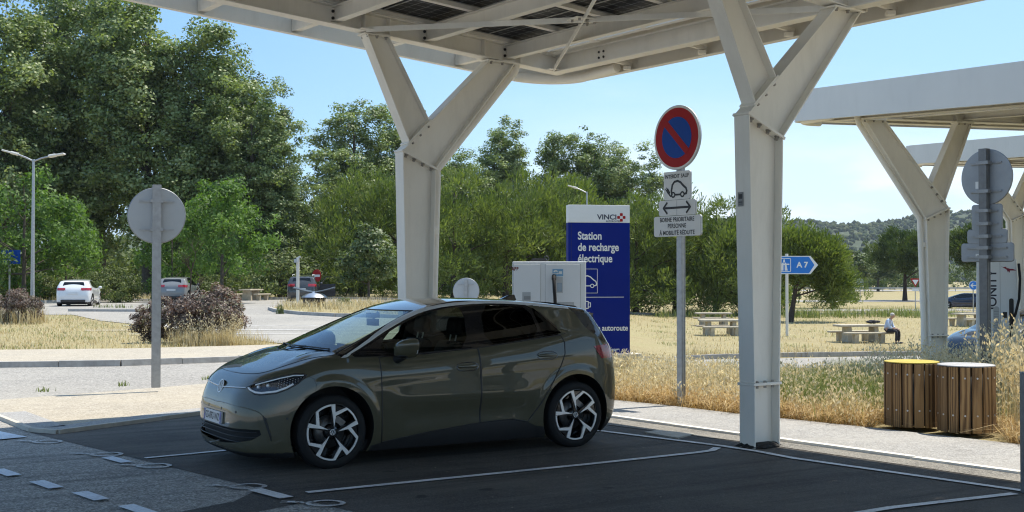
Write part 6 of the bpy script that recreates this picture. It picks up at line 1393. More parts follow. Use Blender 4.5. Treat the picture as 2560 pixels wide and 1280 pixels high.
def person():
    # local frame: sits at origin on a seat .47 m high, faces +X (right in the photo) and a little to the camera
    r = empty('person', (16.15, 51.72, -1.0), math.radians(-38)); tag(r, 'person in a pale blue shirt and dark trousers sitting bowed on the bench', 'person')
    pel = (0, 0, .56, .13); ch_ = [pel, (.02, 0, .70, .125), (.07, 0, .86, .135), (.10, 0, .98, .12), (.15, 0, 1.05, .06), (.20, 0, 1.095, .055), (.245, 0, 1.15, .085), (.265, 0, 1.215, .088), (.250, 0, 1.275, .06)]
    body = [ch_]
    for s in (-1, 1):
        body.append([pel, (.06, s * .10, .54, .085), (.28, s * .13, .545, .075), (.46, s * .15, .54, .058), (.47, s * .15, .32, .055), (.44, s * .15, .10, .038), (.46, s * .15, .045, .04), (.58, s * .17, .03, .035)])
        sh = (.10, 0, .98, .12); body.append([sh, (.10, s * .17, .98, .062), (.14, s * .23, .82, .048), (.20, s * .22, .70, .042), (.32, s * .14, .655, .034), (.40, s * .075, .64, .028)])
        hand = (.40, s * .075, .64, .028); palm = (.45, s * .045, .632, .026); body.append([hand, palm])
        for k, (dy, ln) in enumerate(((.022, .062), (.008, .072), (-.007, .068), (-.020, .052))): body.append([palm, (.47, s * (.045 + dy * .8), .628, .010), (.47 + ln * .6, s * (.045 + dy), .618, .0085), (.47 + ln, s * (.045 + dy), .600, .0075)])
        body.append([hand, (.43, s * .045, .655, .011), (.455, s * .025, .655, .009)])
    b = skin_mesh('body', body, M_SKIN, r, 2)
    sh = [[(0, 0, .57, .15), (.02, 0, .70, .145), (.07, 0, .86, .152), (.10, 0, .98, .135), (.125, 0, 1.045, .075)]]
    for s in (-1, 1): sh.append([(.10, 0, .98, .135), (.10, s * .17, .98, .075), (.14, s * .23, .82, .060), (.20, s * .22, .70, .054), (.30, s * .153, .66, .046)])
    skin_mesh('shirt', sh, M_SHIRT, b, 2)
    tr = [[(0, 0, .56, .152), (.005, 0, .62, .150)]]
    for s in (-1, 1): tr.append([(0, 0, .56, .152), (.06, s * .10, .54, .098), (.28, s * .13, .545, .088), (.46, s * .15, .54, .070), (.472, s * .15, .32, .066), (.445, s * .15, .09, .056)])
    skin_mesh('trousers', tr, M_TROUS, b, 2)
    m = MB(); 
    for s in (-1, 1): m.ball((.52, s * .165, .035), (.13, .05, .04))
    m.build('shoe', M_BLACK, b)
    m = MB(); m.ball((.232, 0, 1.240), (.098, .092, .082)); m.build('hair', M_HAIR, b)
    m = MB(); m.ball((.345, 0, 1.165), (.018, .014, .022)); 
    for s in (-1, 1): m.ball((.245, s * .09, 1.170), (.022, .012, .032))
    m.build('face_feature', M_SKIN, b)
    m = MB()
    for s in (-1, 1): m.ball((.333, s * .032, 1.185), (.010, .012, .008))
    m.box((.325, 0, 1.118), (.012, .05, .010)); m.build('eyes_and_mouth', M_BLACK, b)
person()
m = MB(); rr = random.Random(4)
for i in range(7): m.ball((15.85 + rr.uniform(-.22, .25), 52.75 + rr.uniform(-.1, .1), -.15 + rr.uniform(0, .05)), (rr.uniform(.08, .16), .10, rr.uniform(.05, .09)))
tag(m.build('dark_bundle', simple('dark_cloth', (.02, .02, .025), .9, var=.6, vscale=8)), 'dark bundle of clothes lying on the picnic table behind the man', 'bundle')
r = empty('waste_container', (-9.75, 59.2, .12)); tag(r, 'dark waste container with a domed metal lid and raised wings on the island', 'waste container'); m = MB(); m.lathe([(.42, 0), (.50, .1), (.56, .72), (.50, .74), (.001, .74)], 28, Matrix.Translation((-9.75, 59.2, .12))); m.build('container', simple('brown_slats', (.05, .035, .025), .8, var=.4, vscale=20), r)
m = MB(); m.lathe([(.66, .74), (.60, .80), (.46, .90), (.25, .99), (.001, 1.03)], 32, Matrix.Translation((-9.75, 59.2, .12))); m.build('lid', simple('brushed_lid_metal', (.45, .47, .50), .3, .8), r)
for s in (-1, 1):
    m = MB(); vs = []
    for i in range(9):
        t = i / 8; x = s * (.06 + t * .95); z = 1.05 + .22 * t * t ** .5 * (1.4 - t * .4); vs += [(-9.75 + x, 59.2 - .28 + .1 * t, .12 + z - .05), (-9.75 + x, 59.2 + .28 - .1 * t, .12 + z), (-9.75 + x, 59.2 + .28 - .1 * t, .12 + z - .03 - .05 * t), (-9.75 + x, 59.2 - .28 + .1 * t, .12 + z - .06 - .05 * t)]
    m.add(vs, [(i * 4 + j, i * 4 + (j + 1) % 4, (i + 1) * 4 + (j + 1) % 4, (i + 1) * 4 + j) for i in range(8) for j in range(4)], True); m.add(vs[-4:], [(0, 1, 2, 3)]); m.build('lid_wing', simple('dark_wing_metal', (.10, .11, .12), .35, .6), r)
loc_child(r)
# the station building behind the camera, to the right: it is what the doors of the hatchback mirror
r = empty('station_building', (52, -34, 0), math.radians(57)); tag(r, 'low beige service building with dark windows, behind the photographer', 'building'); m = MB(); m.box((0, 0, 2.4), (46, 14, 4.8)); m.build('wall', simple('beige_render', (.46, .40, .31), .9, var=.06), r); m = MB(); m.box((0, 0, 5.0), (48, 16, .4)); m.build('roof', simple('roof_edge', (.25, .23, .21), .8), r)
for i in range(9): m = MB(); m.box((-20 + i * 5, 7.02, 1.9), (2.8, .10, 2.2)); m.build('window', M_GLOSSB, r)
# guard rail and lorry-pale strip of the motorway
m = MB()
for i in range(60): x = 20 + i * 4; m.box((x, 255 + x * .05, -.55), (.12, .12, .9))
m.bar((20, 255.9, -.25), (256, 267.7, -.25), .06, .32); tag(m.build('guard_rail', M_GALV), 'pale steel guard rail along the motorway beyond the lawn', 'guard rail')
# ------------------------------------------------------------------ vegetation
def leaf_mat(name, cols, trans=0.35, rough=0.55, tcol=None, spec=0.35):
    m, nt, p = new_mat(name); g = nt.nodes.new('ShaderNodeNewGeometry'); at = nt.nodes.new('ShaderNodeAttribute'); at.attribute_name = 'tone'
    mx = nt.nodes.new('ShaderNodeMath'); mx.operation = 'MULTIPLY_ADD'; nt.links.new(g.outputs['Random Per Island'], mx.inputs[0]); mx.inputs[1].default_value = 0.45
    m2 = nt.nodes.new('ShaderNodeMath'); m2.operation = 'MULTIPLY'; nt.links.new(at.outputs['Fac'], m2.inputs[0]); m2.inputs[1].default_value = 0.55; nt.links.new(m2.outputs[0], mx.inputs[2])
    n = len(cols); c = ramp(nt, mx.outputs[0], [(0.12 + 0.76 * i / (n - 1), cc) for i, cc in enumerate(cols)])
    nt.links.new(c, p.inputs['Base Color']); p.inputs['Roughness'].default_value = rough; p.inputs['Specular IOR Level'].default_value = spec
    t = nt.nodes.new('ShaderNodeBsdfTranslucent'); tc_ = mix(nt, 1.0, c, tcol or (1.3, 1.45, .55), 'MULTIPLY'); nt.links.new(tc_, t.inputs[0])
    ms = nt.nodes.new('ShaderNodeMixShader'); ms.inputs[0].default_value = trans; nt.links.new(p.outputs[0], ms.inputs[1]); nt.links.new(t.outputs[0], ms.inputs[2]); nt.links.new(ms.outputs[0], nt.nodes['Material Output'].inputs[0]); return m
M_POPLAR = leaf_mat('poplar_leaves', [(.046, .071, .028), (.120, .165, .057), (.215, .265, .107), (.31, .36, .18)], .32, .50, spec=.40)
M_LOCUST = leaf_mat('locust_leaves', [(0.04025, 0.0805, 0.0161), (0.09775, 0.1725, 0.0368), (0.1495, 0.2357, 0.0598)], .40, .6)
M_PINE = leaf_mat('pine_needles', [(0.05175, 0.0759, 0.0184), (0.1207, 0.161, 0.0391), (0.2012, 0.2357, 0.06325)], .32, .65)
M_PINED = leaf_mat('dark_pine_needles', [(0.0276, 0.0483, 0.0161), (0.0667, 0.09775, 0.0276), (0.1265, 0.161, 0.046)], .26, .65)
M_BUSH = leaf_mat('bush_leaves', [(0.05175, 0.0713, 0.0207), (0.1127, 0.1437, 0.046), (0.1725, 0.2012, 0.0759)], .32, .6)
M_ROUND = leaf_mat('pale_round_leaves', [(0.04025, 0.06325, 0.023), (0.09775, 0.1323, 0.05175), (0.2185, 0.253, 0.1323)], .32, .5)
M_PLUM = leaf_mat('purple_leaves', [(.065, .045, .036), (.13, .100, .080), (.25, .20, .165), (.13, .15, .07)], .25, .6, (1.3, .8, .7))
M_BARK = simple('grey_bark', (.085, .070, .055), .95, var=.35, vscale=6, bumps=.5, bscale=25)
M_BARKD = simple('pine_bark', (.060, .042, .030), .95, var=.35, vscale=6, bumps=.5, bscale=25)
def rand_dirs(n, g): d = g.standard_normal((n, 3)); return d / np.linalg.norm(d, axis=1, keepdims=True)
def leaves(C, Nrm, L, Wd, tone, g, droop=0.0):
    """one oval quad per leaf: centres, normals, lengths, widths"""
    n = len(C); r = rand_dirs(n, g); u = np.cross(Nrm, r); u /= np.linalg.norm(u, axis=1, keepdims=True) + 1e-9
    u[:, 2] -= droop; u /= np.linalg.norm(u, axis=1, keepdims=True); v = np.cross(Nrm, u); v /= np.linalg.norm(v, axis=1, keepdims=True) + 1e-9
    u, v = u * (L / 2)[:, None], v * (Wd / 2)[:, None]; V = np.stack([C - u, C + v - u * .1, C + u, C - v - u * .1], 1).reshape(-1, 3)
    F = np.arange(n * 4).reshape(n, 4); return V, F, np.repeat(tone, 4)
def crown_mesh(name, env, nclump, nleaf, clr, L, Wd, seed, mat, up=.35, shell=.55, kind='leaf', hole=0.0, flat=0.8):
    """env: ellipsoids (x,y,z,rx,ry,rz); leaf clumps thrown through their outer part, each a loose ball of leaves"""
    g = np.random.default_rng(seed); env = np.array(env, float); vol = env[:, 3] * env[:, 4] * env[:, 5]; pick = g.choice(len(env), nclump, p=vol ** .75 / (vol ** .75).sum())
    d = rand_dirs(nclump, g); rad = (shell + (1.04 - shell) * g.random(nclump) ** .6); cc = env[pick, :3] + d * env[pick, 3:] * rad[:, None]
    cr = clr * g.uniform(.55, 1.35, nclump); tone = np.clip(g.normal(.5, .26, nclump), 0, 1)
    if hole: keep = g.random(nclump) > hole; cc, cr, tone, d = cc[keep], cr[keep], tone[keep], d[keep]
    k = len(cc); w = cr ** 1.6; ci = g.choice(k, nleaf, p=w / w.sum()); dl = rand_dirs(nleaf, g); rl = g.random(nleaf) ** .45
    P = cc[ci] + dl * (cr[ci] * rl)[:, None] * (1, 1, flat)
    N = dl * .7 + d[ci] * .45 + g.standard_normal((nleaf, 3)) * .55 + np.array([0, 0, up]); N /= np.linalg.norm(N, axis=1, keepdims=True)
    Ls = L * g.uniform(.6, 1.35, nleaf); Ws = Wd * g.uniform(.6, 1.35, nleaf)
    if kind == 'needle':   # upright radiating tufts
        ax = dl * .55 + d[ci] * .5 + np.array([0, 0, .75]) + g.standard_normal((nleaf, 3)) * .38; ax /= np.linalg.norm(ax, axis=1, keepdims=True)
        r = rand_dirs(nleaf, g); v = np.cross(ax, r); v /= np.linalg.norm(v, axis=1, keepdims=True); u = ax * Ls[:, None]; v = v * (Ws / 2)[:, None]
        V = np.stack([P - v * .6, P + v * .6, P + u * .7 + v, P + u * .7 - v], 1).reshape(-1, 3); F = np.arange(nleaf * 4).reshape(nleaf, 4); T = np.repeat(tone[ci], 4)
    else:
        V, F, T = leaves(P, N, Ls, Ws, tone[ci], g, .35 if kind == 'droop' else 0.0)
    me = bpy.data.meshes.new(name); m = len(F); me.vertices.add(len(V)); me.vertices.foreach_set('co', V.astype(np.float32).ravel()); me.loops.add(m * 4); me.loops.foreach_set('vertex_index', F.astype(np.int32).ravel()); me.polygons.add(m); me.polygons.foreach_set('loop_start', np.arange(0, m * 4, 4, dtype=np.int32)); me.update(calc_edges=True)
    a = me.attributes.new('tone', 'FLOAT', 'POINT'); a.data.foreach_set('value', T.astype(np.float32)); me.materials.append(mat); return me, cc
def trunk_mesh(name, h, r0, targets, seed, mat, lean=(0, 0), base_n=1, first=.25):
    rr = random.Random(seed); m = MB(); pts = []
    k = 7
    for i in range(k): t = i / (k - 1); pts.append(Vector((lean[0] * t * h + rr.uniform(-.02, .02) * h * t * .5, lean[1] * t * h + rr.uniform(-.02, .02) * h * t * .5, h * t)))
    m.tube(pts, [r0 * (1.25 if i == 0 else 1 - .82 * i / (k - 1)) for i in range(k)], 9)
    for c in targets:
        c = Vector(c); t = min(.92, max(first, (c.z - .35 * math.hypot(c.x, c.y)) / h * .9)); i = int(t * (k - 1)); f = t * (k - 1) - i; b = pts[i].lerp(pts[min(i + 1, k - 1)], f); md = b.lerp(c, .55) + Vector((0, 0, .06 * (c - b).length)); rb = r0 * (1 - .8 * t) * .5
        m.tube([b, b.lerp(md, .5), md, c], [rb, rb * .8, rb * .55, rb * .15], 6)
    o = m.build(name, mat); me = o.data; bpy.data.objects.remove(o); return me
PROTO = {}
def proto(key, name, h, r0, env, nclump, nleaf, clr, L, Wd, seed, leafm, bark, ntarget=14, lean=(0, 0), kw=None, first=.25):
    cm, cc = crown_mesh(name + '_crown', env, nclump, nleaf, clr, L, Wd, seed, leafm, **(kw or {})); g = np.random.default_rng(seed + 1); tg = cc[g.choice(len(cc), min(ntarget, len(cc)), replace=False)] if ntarget else []
    PROTO[key] = (cm, trunk_mesh(name + '_trunk', h * .86, r0, tg, seed, bark, lean, first=first), h)
def plant(key, name, label, px, D, top, cat, group=None, wscale=1.0, rot=None, base=None, zoff=0.0):
    """px: bearing measured on the photo, D: distance in metres; height from the measured top"""
    x = (px - 1280) / 3000 * D; z0 = zt1(x, D) if base is None else base; ztop = CAM_H + (696 - top) * D / 3000; cm, tm, h = PROTO[key]; s = (ztop - z0) / h
    r = empty(name, (x, D, z0 + zoff), random.uniform(0, 6.28) if rot is None else rot); r.scale = (s * wscale, s * wscale, s); tag(r, label, cat, group)
    if tm: link('trunk', tm, None, r)
    link('crown', cm, None, r); return r
def blobs(h, w, n, seed, z0=.2, taper=.5, belly=.45):
    """irregular stack of ellipsoids for a crown h tall, w wide"""
    g = np.random.default_rng(seed); o = []
    for i in range(n):
        t = (i + .5) / n; z = h * (z0 + (1 - z0) * t * .93); prof = math.sin(math.pi * min(1, max(0, (t * .85 + .12)))) ** taper if belly is None else (1 - abs(t - belly) / max(belly, 1 - belly)) ** taper * .8 + .2
        rw = w / 2 * prof * g.uniform(.55, .85); a = g.uniform(0, 6.28); off = w / 2 * prof * g.uniform(.15, .5); o.append((off * math.cos(a), off * math.sin(a), z, rw, rw, h * (1 - z0) / n * g.uniform(.9, 1.5)))
    o.append((0, 0, h * .95, w * .09, w * .09, h * .05)); return o
def domed(h, w, n, seed, z0=.05, core=.36, top=.93, spread=.40, floor=.10, tall=1.0):
    '''one broad core with lumps of differing size over its upper half and sides'''
    g = np.random.default_rng(seed); o = [(0, 0, h * (z0 + (1 - z0) * .46), w * core, w * core, h * (1 - z0) * .42)]
    for i in range(n):
        a = g.uniform(0, 6.28); t = g.uniform(.12, top); prof = math.sqrt(max(floor, 1 - ((t - .42) / .62) ** 2)); R_ = w * spread * prof * g.uniform(.6, 1.05); rr = w * g.uniform(.13, .23) * (.7 + .3 * prof); o.append((R_ * math.cos(a), R_ * math.sin(a), h * (z0 + (1 - z0) * t) - rr * .6 * t, rr, rr, rr * g.uniform(.8, 1.5) * tall))
    o.append((w * g.uniform(-.1, .1), 0, h * .93, w * .13, w * .13, h * .07)); return o
for i in range(4): proto('poplar%d' % i, 'poplar', 22, .34, domed(22, 9.0, 26, 20 + i, .10, .27, .96, .36, .34, 1.7), 480, 46000, .80, .245, .165, 40 + i, M_POPLAR, M_BARK, 26, (random.uniform(-.03, .03), 0), dict(shell=.42, hole=.06))
for i in range(2): proto('locust%d' % i, 'locust', 9, .17, domed(9, 9, 12, 60 + i, .2), 130, 9000, .85, .36, .15, 62 + i, M_LOCUST, M_BARK, 12, (0, 0), dict(kind='droop', shell=.5))
for i in range(3): proto('pine%d' % i, 'pine', 9, .24, domed(9, 9.5, 14, 80 + i, .0, .40, .95, .42), 240, 16000, .75, .42, .075, 82 + i, M_PINE, M_BARKD, 10, (0, 0), dict(kind='needle', shell=.55))
PAR = [(0, 0, 6.1, 4.0, 4.0, 1.9), (1.6, .6, 4.9, 2.6, 2.6, 1.6), (-1.9, -.5, 4.9, 2.4, 2.4, 1.5), (.3, -1.4, 5.0, 2.6, 2.4, 1.6), (-.4, 1.8, 5.4, 2.4, 2.4, 1.5), (.2, 0, 7.2, 2.4, 2.4, 1.4)]
proto('parasol', 'parasol_pine', 8.4, .26, PAR, 260, 24000, .62, .40, .085, 91, M_PINED, M_BARKD, 16, (0, 0), dict(kind='needle', shell=.55), .33)
LEAN = [(1.5, 0, 4.6, 2.6, 2.4, 1.7), (.3, .2, 5.6, 2.0, 2.0, 1.5), (2.8, .3, 3.4, 1.9, 2.0, 1.7), (2.3, -.4, 5.4, 1.6, 1.6, 1.2), (-.2, 0, 4.3, 1.4, 1.5, 1.2), (3.3, 0, 2.3, 1.2, 1.4, 1.2)]
proto('leaning', 'leaning_pine', 6.9, .22, LEAN, 230, 19000, .60, .38, .08, 95, M_PINE, M_BARKD, 14, (.16, 0), dict(kind='needle', shell=.55), .32)
proto('round', 'round_tree', 4.6, .09, [(0, 0, 3.0, 1.65, 1.65, 1.35), (.5, .2, 3.7, 1.0, 1.0, .8), (-.6, 0, 2.3, 1.2, 1.2, .8), (.6, -.3, 2.2, 1.1, 1.1, .8)], 80, 5200, .42, .20, .15, 97, M_ROUND, M_BARK, 10, (0, 0), dict(shell=.6), .3)
for i in range(2): proto('bush%d' % i, 'bush', 2.4, .07, [(0, 0, 1.0, 1.9, 1.6, 1.05), (.9, .2, .9, 1.3, 1.2, .9), (-1.0, 0, .8, 1.3, 1.2, .85), (.2, -.4, 1.5, 1.2, 1.1, .75)], 100, 6500, .38, .16, .075, 101 + i, M_BUSH, M_BARK, 8, (0, 0), dict(shell=.5), .08)
for i in range(2): proto('plum%d' % i, 'plum_shrub', 1.75, .05, [(0, 0, .85, .85, .8, .80), (.45, .1, .75, .65, .6, .62), (-.5, 0, .70, .6, .6, .6), (.1, -.2, 1.2, .65, .6, .48)], 140, 14000, .21, .080, .050, 105 + i, M_PLUM, M_BARKD, 12, (0, 0), dict(shell=.45, hole=.06), .06)
proto('cypress', 'cypress', 10, .15, [(0, 0, 1 + i * 1.1, .85 - .08 * i, .85 - .08 * i, 1.0) for i in range(9)], 90, 4000, .40, .35, .08, 111, M_PINED, M_BARKD, 0, (0, 0), dict(kind='needle', shell=.5))
gP = 'tall poplars at the edge of the car park'
for i, (px, D, top, ws, lb) in enumerate([
    (10, 99, -60, 1.05, 'tall poplar at the far left edge behind the two-armed street lamp'), (150, 107, -95, .95, 'loose-crowned tall poplar right of the two-armed street lamp'), (255, 103, -30, .95, 'tall poplar between the left lamp and the left sign pole'),
    (370, 99, -22, 1.12, 'dense tall poplar straight behind the left round sign back'), (480, 96, 25, 1.05, 'tall poplar just under the left end of the big canopy'), (565, 98, 95, .98, 'poplar stepping down to the right beside the open sky'),
    (635, 94, 215, 1.12, 'lower poplar on the right shoulder of the left tree group'), (715, 95, 345, 1.12, 'lowest rounded poplar at the right end of the left tree group'),
    (880, 122, 232, 1.0, 'poplar standing alone in the gap left of the left-hand column'), (1015, 128, 245, 1.0, 'poplar directly behind the left-hand column'), (1150, 132, 385, 1.2, 'low poplar just right of the left-hand column'),
    (1235, 136, 312, 1.05, 'poplar right of the left-hand column with a rounded top'), (1385, 138, 318, .95, 'poplar above the charging cabinet with a narrow top'), (1480, 137, 328, .95, 'poplar above the blue totem'), (1570, 135, 365, 1.1, 'last poplar on the right, just left of the no parking sign')]):
    plant('poplar%d' % (i % 4), 'poplar_tree', lb, px, D, top, 'tree', gP, ws * (1.28 if i > 7 else 1.08))
gT = 'bushy trees in front of the poplars'
for key, px, D, top, ws, lb in [('locust0', 60, 74, 425, 1.0, 'bright green feathery tree behind the left lamp post'), ('locust1', 165, 78, 505, .8, 'bright green drooping tree above the white hatchback'), ('locust1', 555, 71, 462, .95, 'bright green feathery tree just right of the left sign pole'), ('locust0', 430, 76, 520, .75, 'green feathery tree half hidden behind the left round sign')]: plant(key, 'feathery_tree', lb, px, D, top, 'tree', gT, ws)
gN = 'olive green pines along the lawn'
for i, (px, D, top, ws, lb) in enumerate([(760, 97, 520, .85, 'pine behind the dark tall car and no entry sign'), (905, 91, 432, .95, 'broad pine left of the left-hand column'), (1000, 92, 440, .8, 'pine mostly hidden by the left-hand column'), (1135, 82, 425, .95, 'tall pine just right of the left-hand column'), (1265, 84, 440, 1.0, 'pine behind the white charging cabinet'),
    (1385, 88, 470, .9, 'pine behind the gap between cabinet and totem'), (1450, 90, 452, .95, 'pine right behind the totem head'), (1590, 90, 492, .95, 'pine between the totem and the no parking sign pole'), (1690, 92, 482, .9, 'pine behind the no parking sign pole'), (1790, 92, 500, .95, 'pine left of the right-hand column'), (1870, 93, 505, .9, 'pine hidden behind the right-hand column')]): plant('pine%d' % (i % 3), 'pine_tree', lb, px, D, top, 'tree', gN, ws)
plant('leaning', 'pine_tree', 'pine with a leaning trunk right of the blue motorway arrow', 1975, 77, 574, 'tree', gN, 1.0, 0.0)
plant('pine1', 'pine_tree', 'pine peeping out behind the leaning pine', 2085, 112, 604, 'tree', gN, .85)
plant('parasol', 'parasol_pine', 'round parasol pine left of the second canopy column', 2262, 150, 572, 'tree', 'parasol pines on the lawn', 1.0)
plant('parasol', 'parasol_pine', 'parasol pine behind the sign backs at the right', 2480, 138, 548, 'tree', 'parasol pines on the lawn', 1.05)
plant('parasol', 'parasol_pine', 'parasol pine cut off by the right edge of the photo', 2590, 142, 560, 'tree', 'parasol pines on the lawn', 1.0)
plant('cypress', 'cypress_tree', 'small dark cypress in the distance left of the parasol pine', 2166, 330, 582, 'tree')
for px, D, top, lb in ((2130, 230, 628, 'distant round tree beside the small cypress'), (2195, 260, 622, 'distant dark tree right of the small cypress'), (2090, 250, 640, 'distant pale tree under the wooded ridge')): plant('round', 'distant_tree', lb, px, D, top, 'tree', 'small trees far beyond the lawn', 1.6)
plant('round', 'round_tree', 'small round tree with pale leaves left of the left-hand column', 922, 66, 562, 'tree')
gB = 'green bushes around the car park'
for i, (px, D, top, ws, lb) in enumerate([(285, 74, 655, 1.0, 'rounded green bush to the right of the white hatchback'), (60, 80, 655, 1.3, 'bush behind the left lamp post'), (150, 82, 668, 1.3, 'bush right behind the white hatchback'), (700, 86, 612, 1.15, 'pale green bush left of the camera pole'), (620, 92, 640, 1.2, 'pale bush behind the picnic table on the left'), (540, 86, 680, 1.3, 'low bush right of the left sign pole')]): plant('bush%d' % (i % 2), 'green_bush', lb, px, D, top, 'bush', gB, ws)
plant('bush0', 'grey_bush', 'low grey green shrub beside the waste container', 862, 59.0, 738, 'bush', gB, .75, base=.12)
plant('bush1', 'thistle', 'small grey thistle at the tip of the traffic island', 700, 53, 757, 'plant', None, .35, base=.05)
gR = 'reddish purple shrubs by the far kerb'
plant('plum0', 'purple_shrub', 'big reddish shrub right of the left sign pole', 525, 32.8, 706, 'shrub', gR, 1.08, base=.03); plant('plum1', 'purple_shrub', 'reddish shrub just left behind the left sign pole', 400, 33.4, 742, 'shrub', gR, 1.0, base=.03)
plant('plum1', 'purple_shrub', 'reddish shrub at the foot of the two-armed street lamp', 60, 45.5, 722, 'shrub', gR, 1.0, base=.05)
plant('plum0', 'purple_shrub', 'reddish shrub cut off by the left edge of the photo', -25, 46.5, 728, 'shrub', gR, .9, base=.05)
# dead sapling
m = MB(); rr = random.Random(8); bx, by = -9.05, 33.6
def twig(p, d, L, r, n):
    q = p + d * L; m.tube([p, p + d * L * .5 + Vector((rr.uniform(-.03, .03), 0, rr.uniform(-.02, .02))), q], [r, r * .8, r * .55], 6)
    if n:
        for k in range(3): dd = (d + Vector((rr.uniform(-.9, .9), rr.uniform(-.6, .6), rr.uniform(-.2, .5)))).normalized(); twig(p + d * L * rr.uniform(.45, 1), dd, L * rr.uniform(.45, .7), r * .55, n - 1)
twig(Vector((bx, by, 0)), Vector((.03, 0, 1)).normalized(), 1.6, .035, 0); twig(Vector((bx + .05, by, 1.55)), Vector((.1, 0, 1)).normalized(), .7, .026, 4); twig(Vector((bx + .03, by, 1.2)), Vector((.6, 0, .8)).normalized(), .6, .018, 3); tag(m.build('dead_sapling', M_BARKD), 'leafless brown sapling standing between the reddish shrubs', 'sapling')
# distant wood closing the view under the crowns
def far_wood():
    g = np.random.default_rng(3); env = []
    for i in range(150): px = g.uniform(-350, 1960); D = g.uniform(122, 165); x = (px - 1280) / 3000 * D; h = g.uniform(4.5, 9.5); env.append((x, D, h * .42, g.uniform(3, 5), 3.0, h * .55))
    for i in range(40): px = g.uniform(1960, 2700); D = g.uniform(300, 380); x = (px - 1280) / 3000 * D; h = g.uniform(5, 11); env.append((x, D, -1 + h * .42, g.uniform(5, 8), 4.0, h * .5))
    me, cc = crown_mesh('far_wood', env, 2400, 90000, 1.2, .55, .38, 7, M_PINED, shell=.3); tag(link('far_wood', me), 'dark low wood closing the view behind the pines and poplars', 'wood', kind='stuff')
far_wood()

# ------------------------------------------------------------------ grasses
def grass_mat(name, cols, trans=.35):
    return leaf_mat(name, cols, trans, .75, (1.15, 1.05, .75), .15)
M_STRAW = grass_mat('straw_grass', [(.27, .21, .11), (.45, .38, .22), (.59, .52, .34), (.68, .63, .47)])
M_GREENG = grass_mat('green_grass', [(.08, .11, .03), (.17, .23, .07), (.30, .33, .14)])
M_TAN = grass_mat('tan_matted_grass', [(.28, .18, .075), (.46, .33, .155), (.60, .46, .25), (.68, .58, .39)])
M_OAT = grass_mat('oat_heads', [(.50, .42, .26), (.70, .63, .46), (.80, .76, .63)], .45)
def blades(name, P, H, W, mat, seed, bend=.35, label=None, cat='grass'):
    g = np.random.default_rng(seed); n = len(P); a = g.uniform(0, 2 * np.pi, n); d = np.stack([np.cos(a), np.sin(a), np.zeros(n)], 1); s = np.stack([-d[:, 1], d[:, 0], np.zeros(n)], 1) * (W / 2)[:, None]; b = bend * g.uniform(.1, 1.5, n)
    m1 = P + d * (H * b * .28)[:, None]; m1[:, 2] += H * .55; t = P + d * (H * b)[:, None]; t[:, 2] += H * np.clip(1 - b * .35, .35, 1)
    V = np.stack([P - s, P + s, m1 - s * .75, m1 + s * .75, t - s * .12, t + s * .12], 1).reshape(-1, 3); i = np.arange(n)[:, None] * 6; F = np.concatenate([i + [0, 1, 3, 2], i + [2, 3, 5, 4]], 0)
    me = bpy.data.meshes.new(name); m = len(F); me.vertices.add(len(V)); me.vertices.foreach_set('co', V.astype(np.float32).ravel()); me.loops.add(m * 4); me.loops.foreach_set('vertex_index', F.astype(np.int32).ravel()); me.polygons.add(m); me.polygons.foreach_set('loop_start', np.arange(0, m * 4, 4, dtype=np.int32)); me.update(calc_edges=True)
    at = me.attributes.new('tone', 'FLOAT', 'POINT'); at.data.foreach_set('value', np.repeat(g.random(n), 6).astype(np.float32)); me.materials.append(mat)
    o = link(name, me); tag(o, label, cat, kind='stuff'); return t
def scatter(n, poly, seed, clump=0.0, nclump=200):
    g = np.random.default_rng(seed); P = np.array(poly, float); lo_, hi_ = P.min(0), P.max(0); out = np.zeros((0, 2))
    while len(out) < n:
        if clump: c = g.uniform(lo_, hi_, (nclump, 2)); q = c[g.integers(0, nclump, n)] + g.normal(0, clump, (n, 2))
        else: q = g.uniform(lo_, hi_, (n, 2))
        out = np.concatenate([out, q[inpoly(q[:, 0], q[:, 1], P)]])
    q = out[:n]; return np.column_stack([q, zt(q[:, 0], q[:, 1])])
VERGE = [(-1.0, 20.6), (1.50, 17.50), (2.25, 16.66), (2.95, 15.74), (4.21, 14.33), (5.48, 12.76), (7.0, 10.8), (12, 13), (22, 33), (14, 36.2), (6, 33.7), (2.6, 29.2), (1.0, 27.0)]
FRONT = [(.9, 18.2), (1.50, 17.47), (2.25, 16.62), (2.95, 15.70), (4.21, 14.29), (5.48, 12.72), (7.0, 10.8), (7.8, 11.5), (6.2, 13.6), (4.9, 15.3), (3.7, 16.7), (2.5, 18.2), (1.6, 19.2)]
g = np.random.default_rng(21)
def clear_bins(P):
    k = np.ones(len(P), bool)
    for bx_, by_ in ((4.755, 14.30), (5.20, 13.76)):
        q = P[:, :2] - (bx_, by_); along = q @ np.array([-.36, -.93]); k &= ~((np.abs(q @ np.array([.93, -.36])) < .42) & (along > -.36))
    return P[k]
P = clear_bins(scatter(22000, FRONT, 1, .16, 420)); blades('dry_grass', P, g.uniform(.08, .36, len(P)), g.uniform(.004, .010, len(P)), M_TAN, 2, 1.5, 'dry straw coloured grass along the footpath edge')
P = clear_bins(scatter(34000, VERGE, 3, .35, 700)); hz = np.clip((31 - P[:, 1]) / 14, .12, 1); blades('dry_grass', P, g.uniform(.10, .48, len(P)) * hz, g.uniform(.006, .013, len(P)), M_STRAW, 4, .8, 'taller dry grass on the verge behind the footpath')
GREEN = [(3.55, 15.75), (5.2, 14.6), (6.4, 16.2), (5.6, 19.5), (4.2, 19.5)]
P = clear_bins(scatter(11000, GREEN, 5, .22, 160)); blades('green_grass', P, g.uniform(.22, .52, len(P)), g.uniform(.005, .011, len(P)), M_GREENG, 6, .5, 'patch of green grass on the verge left of the bins')
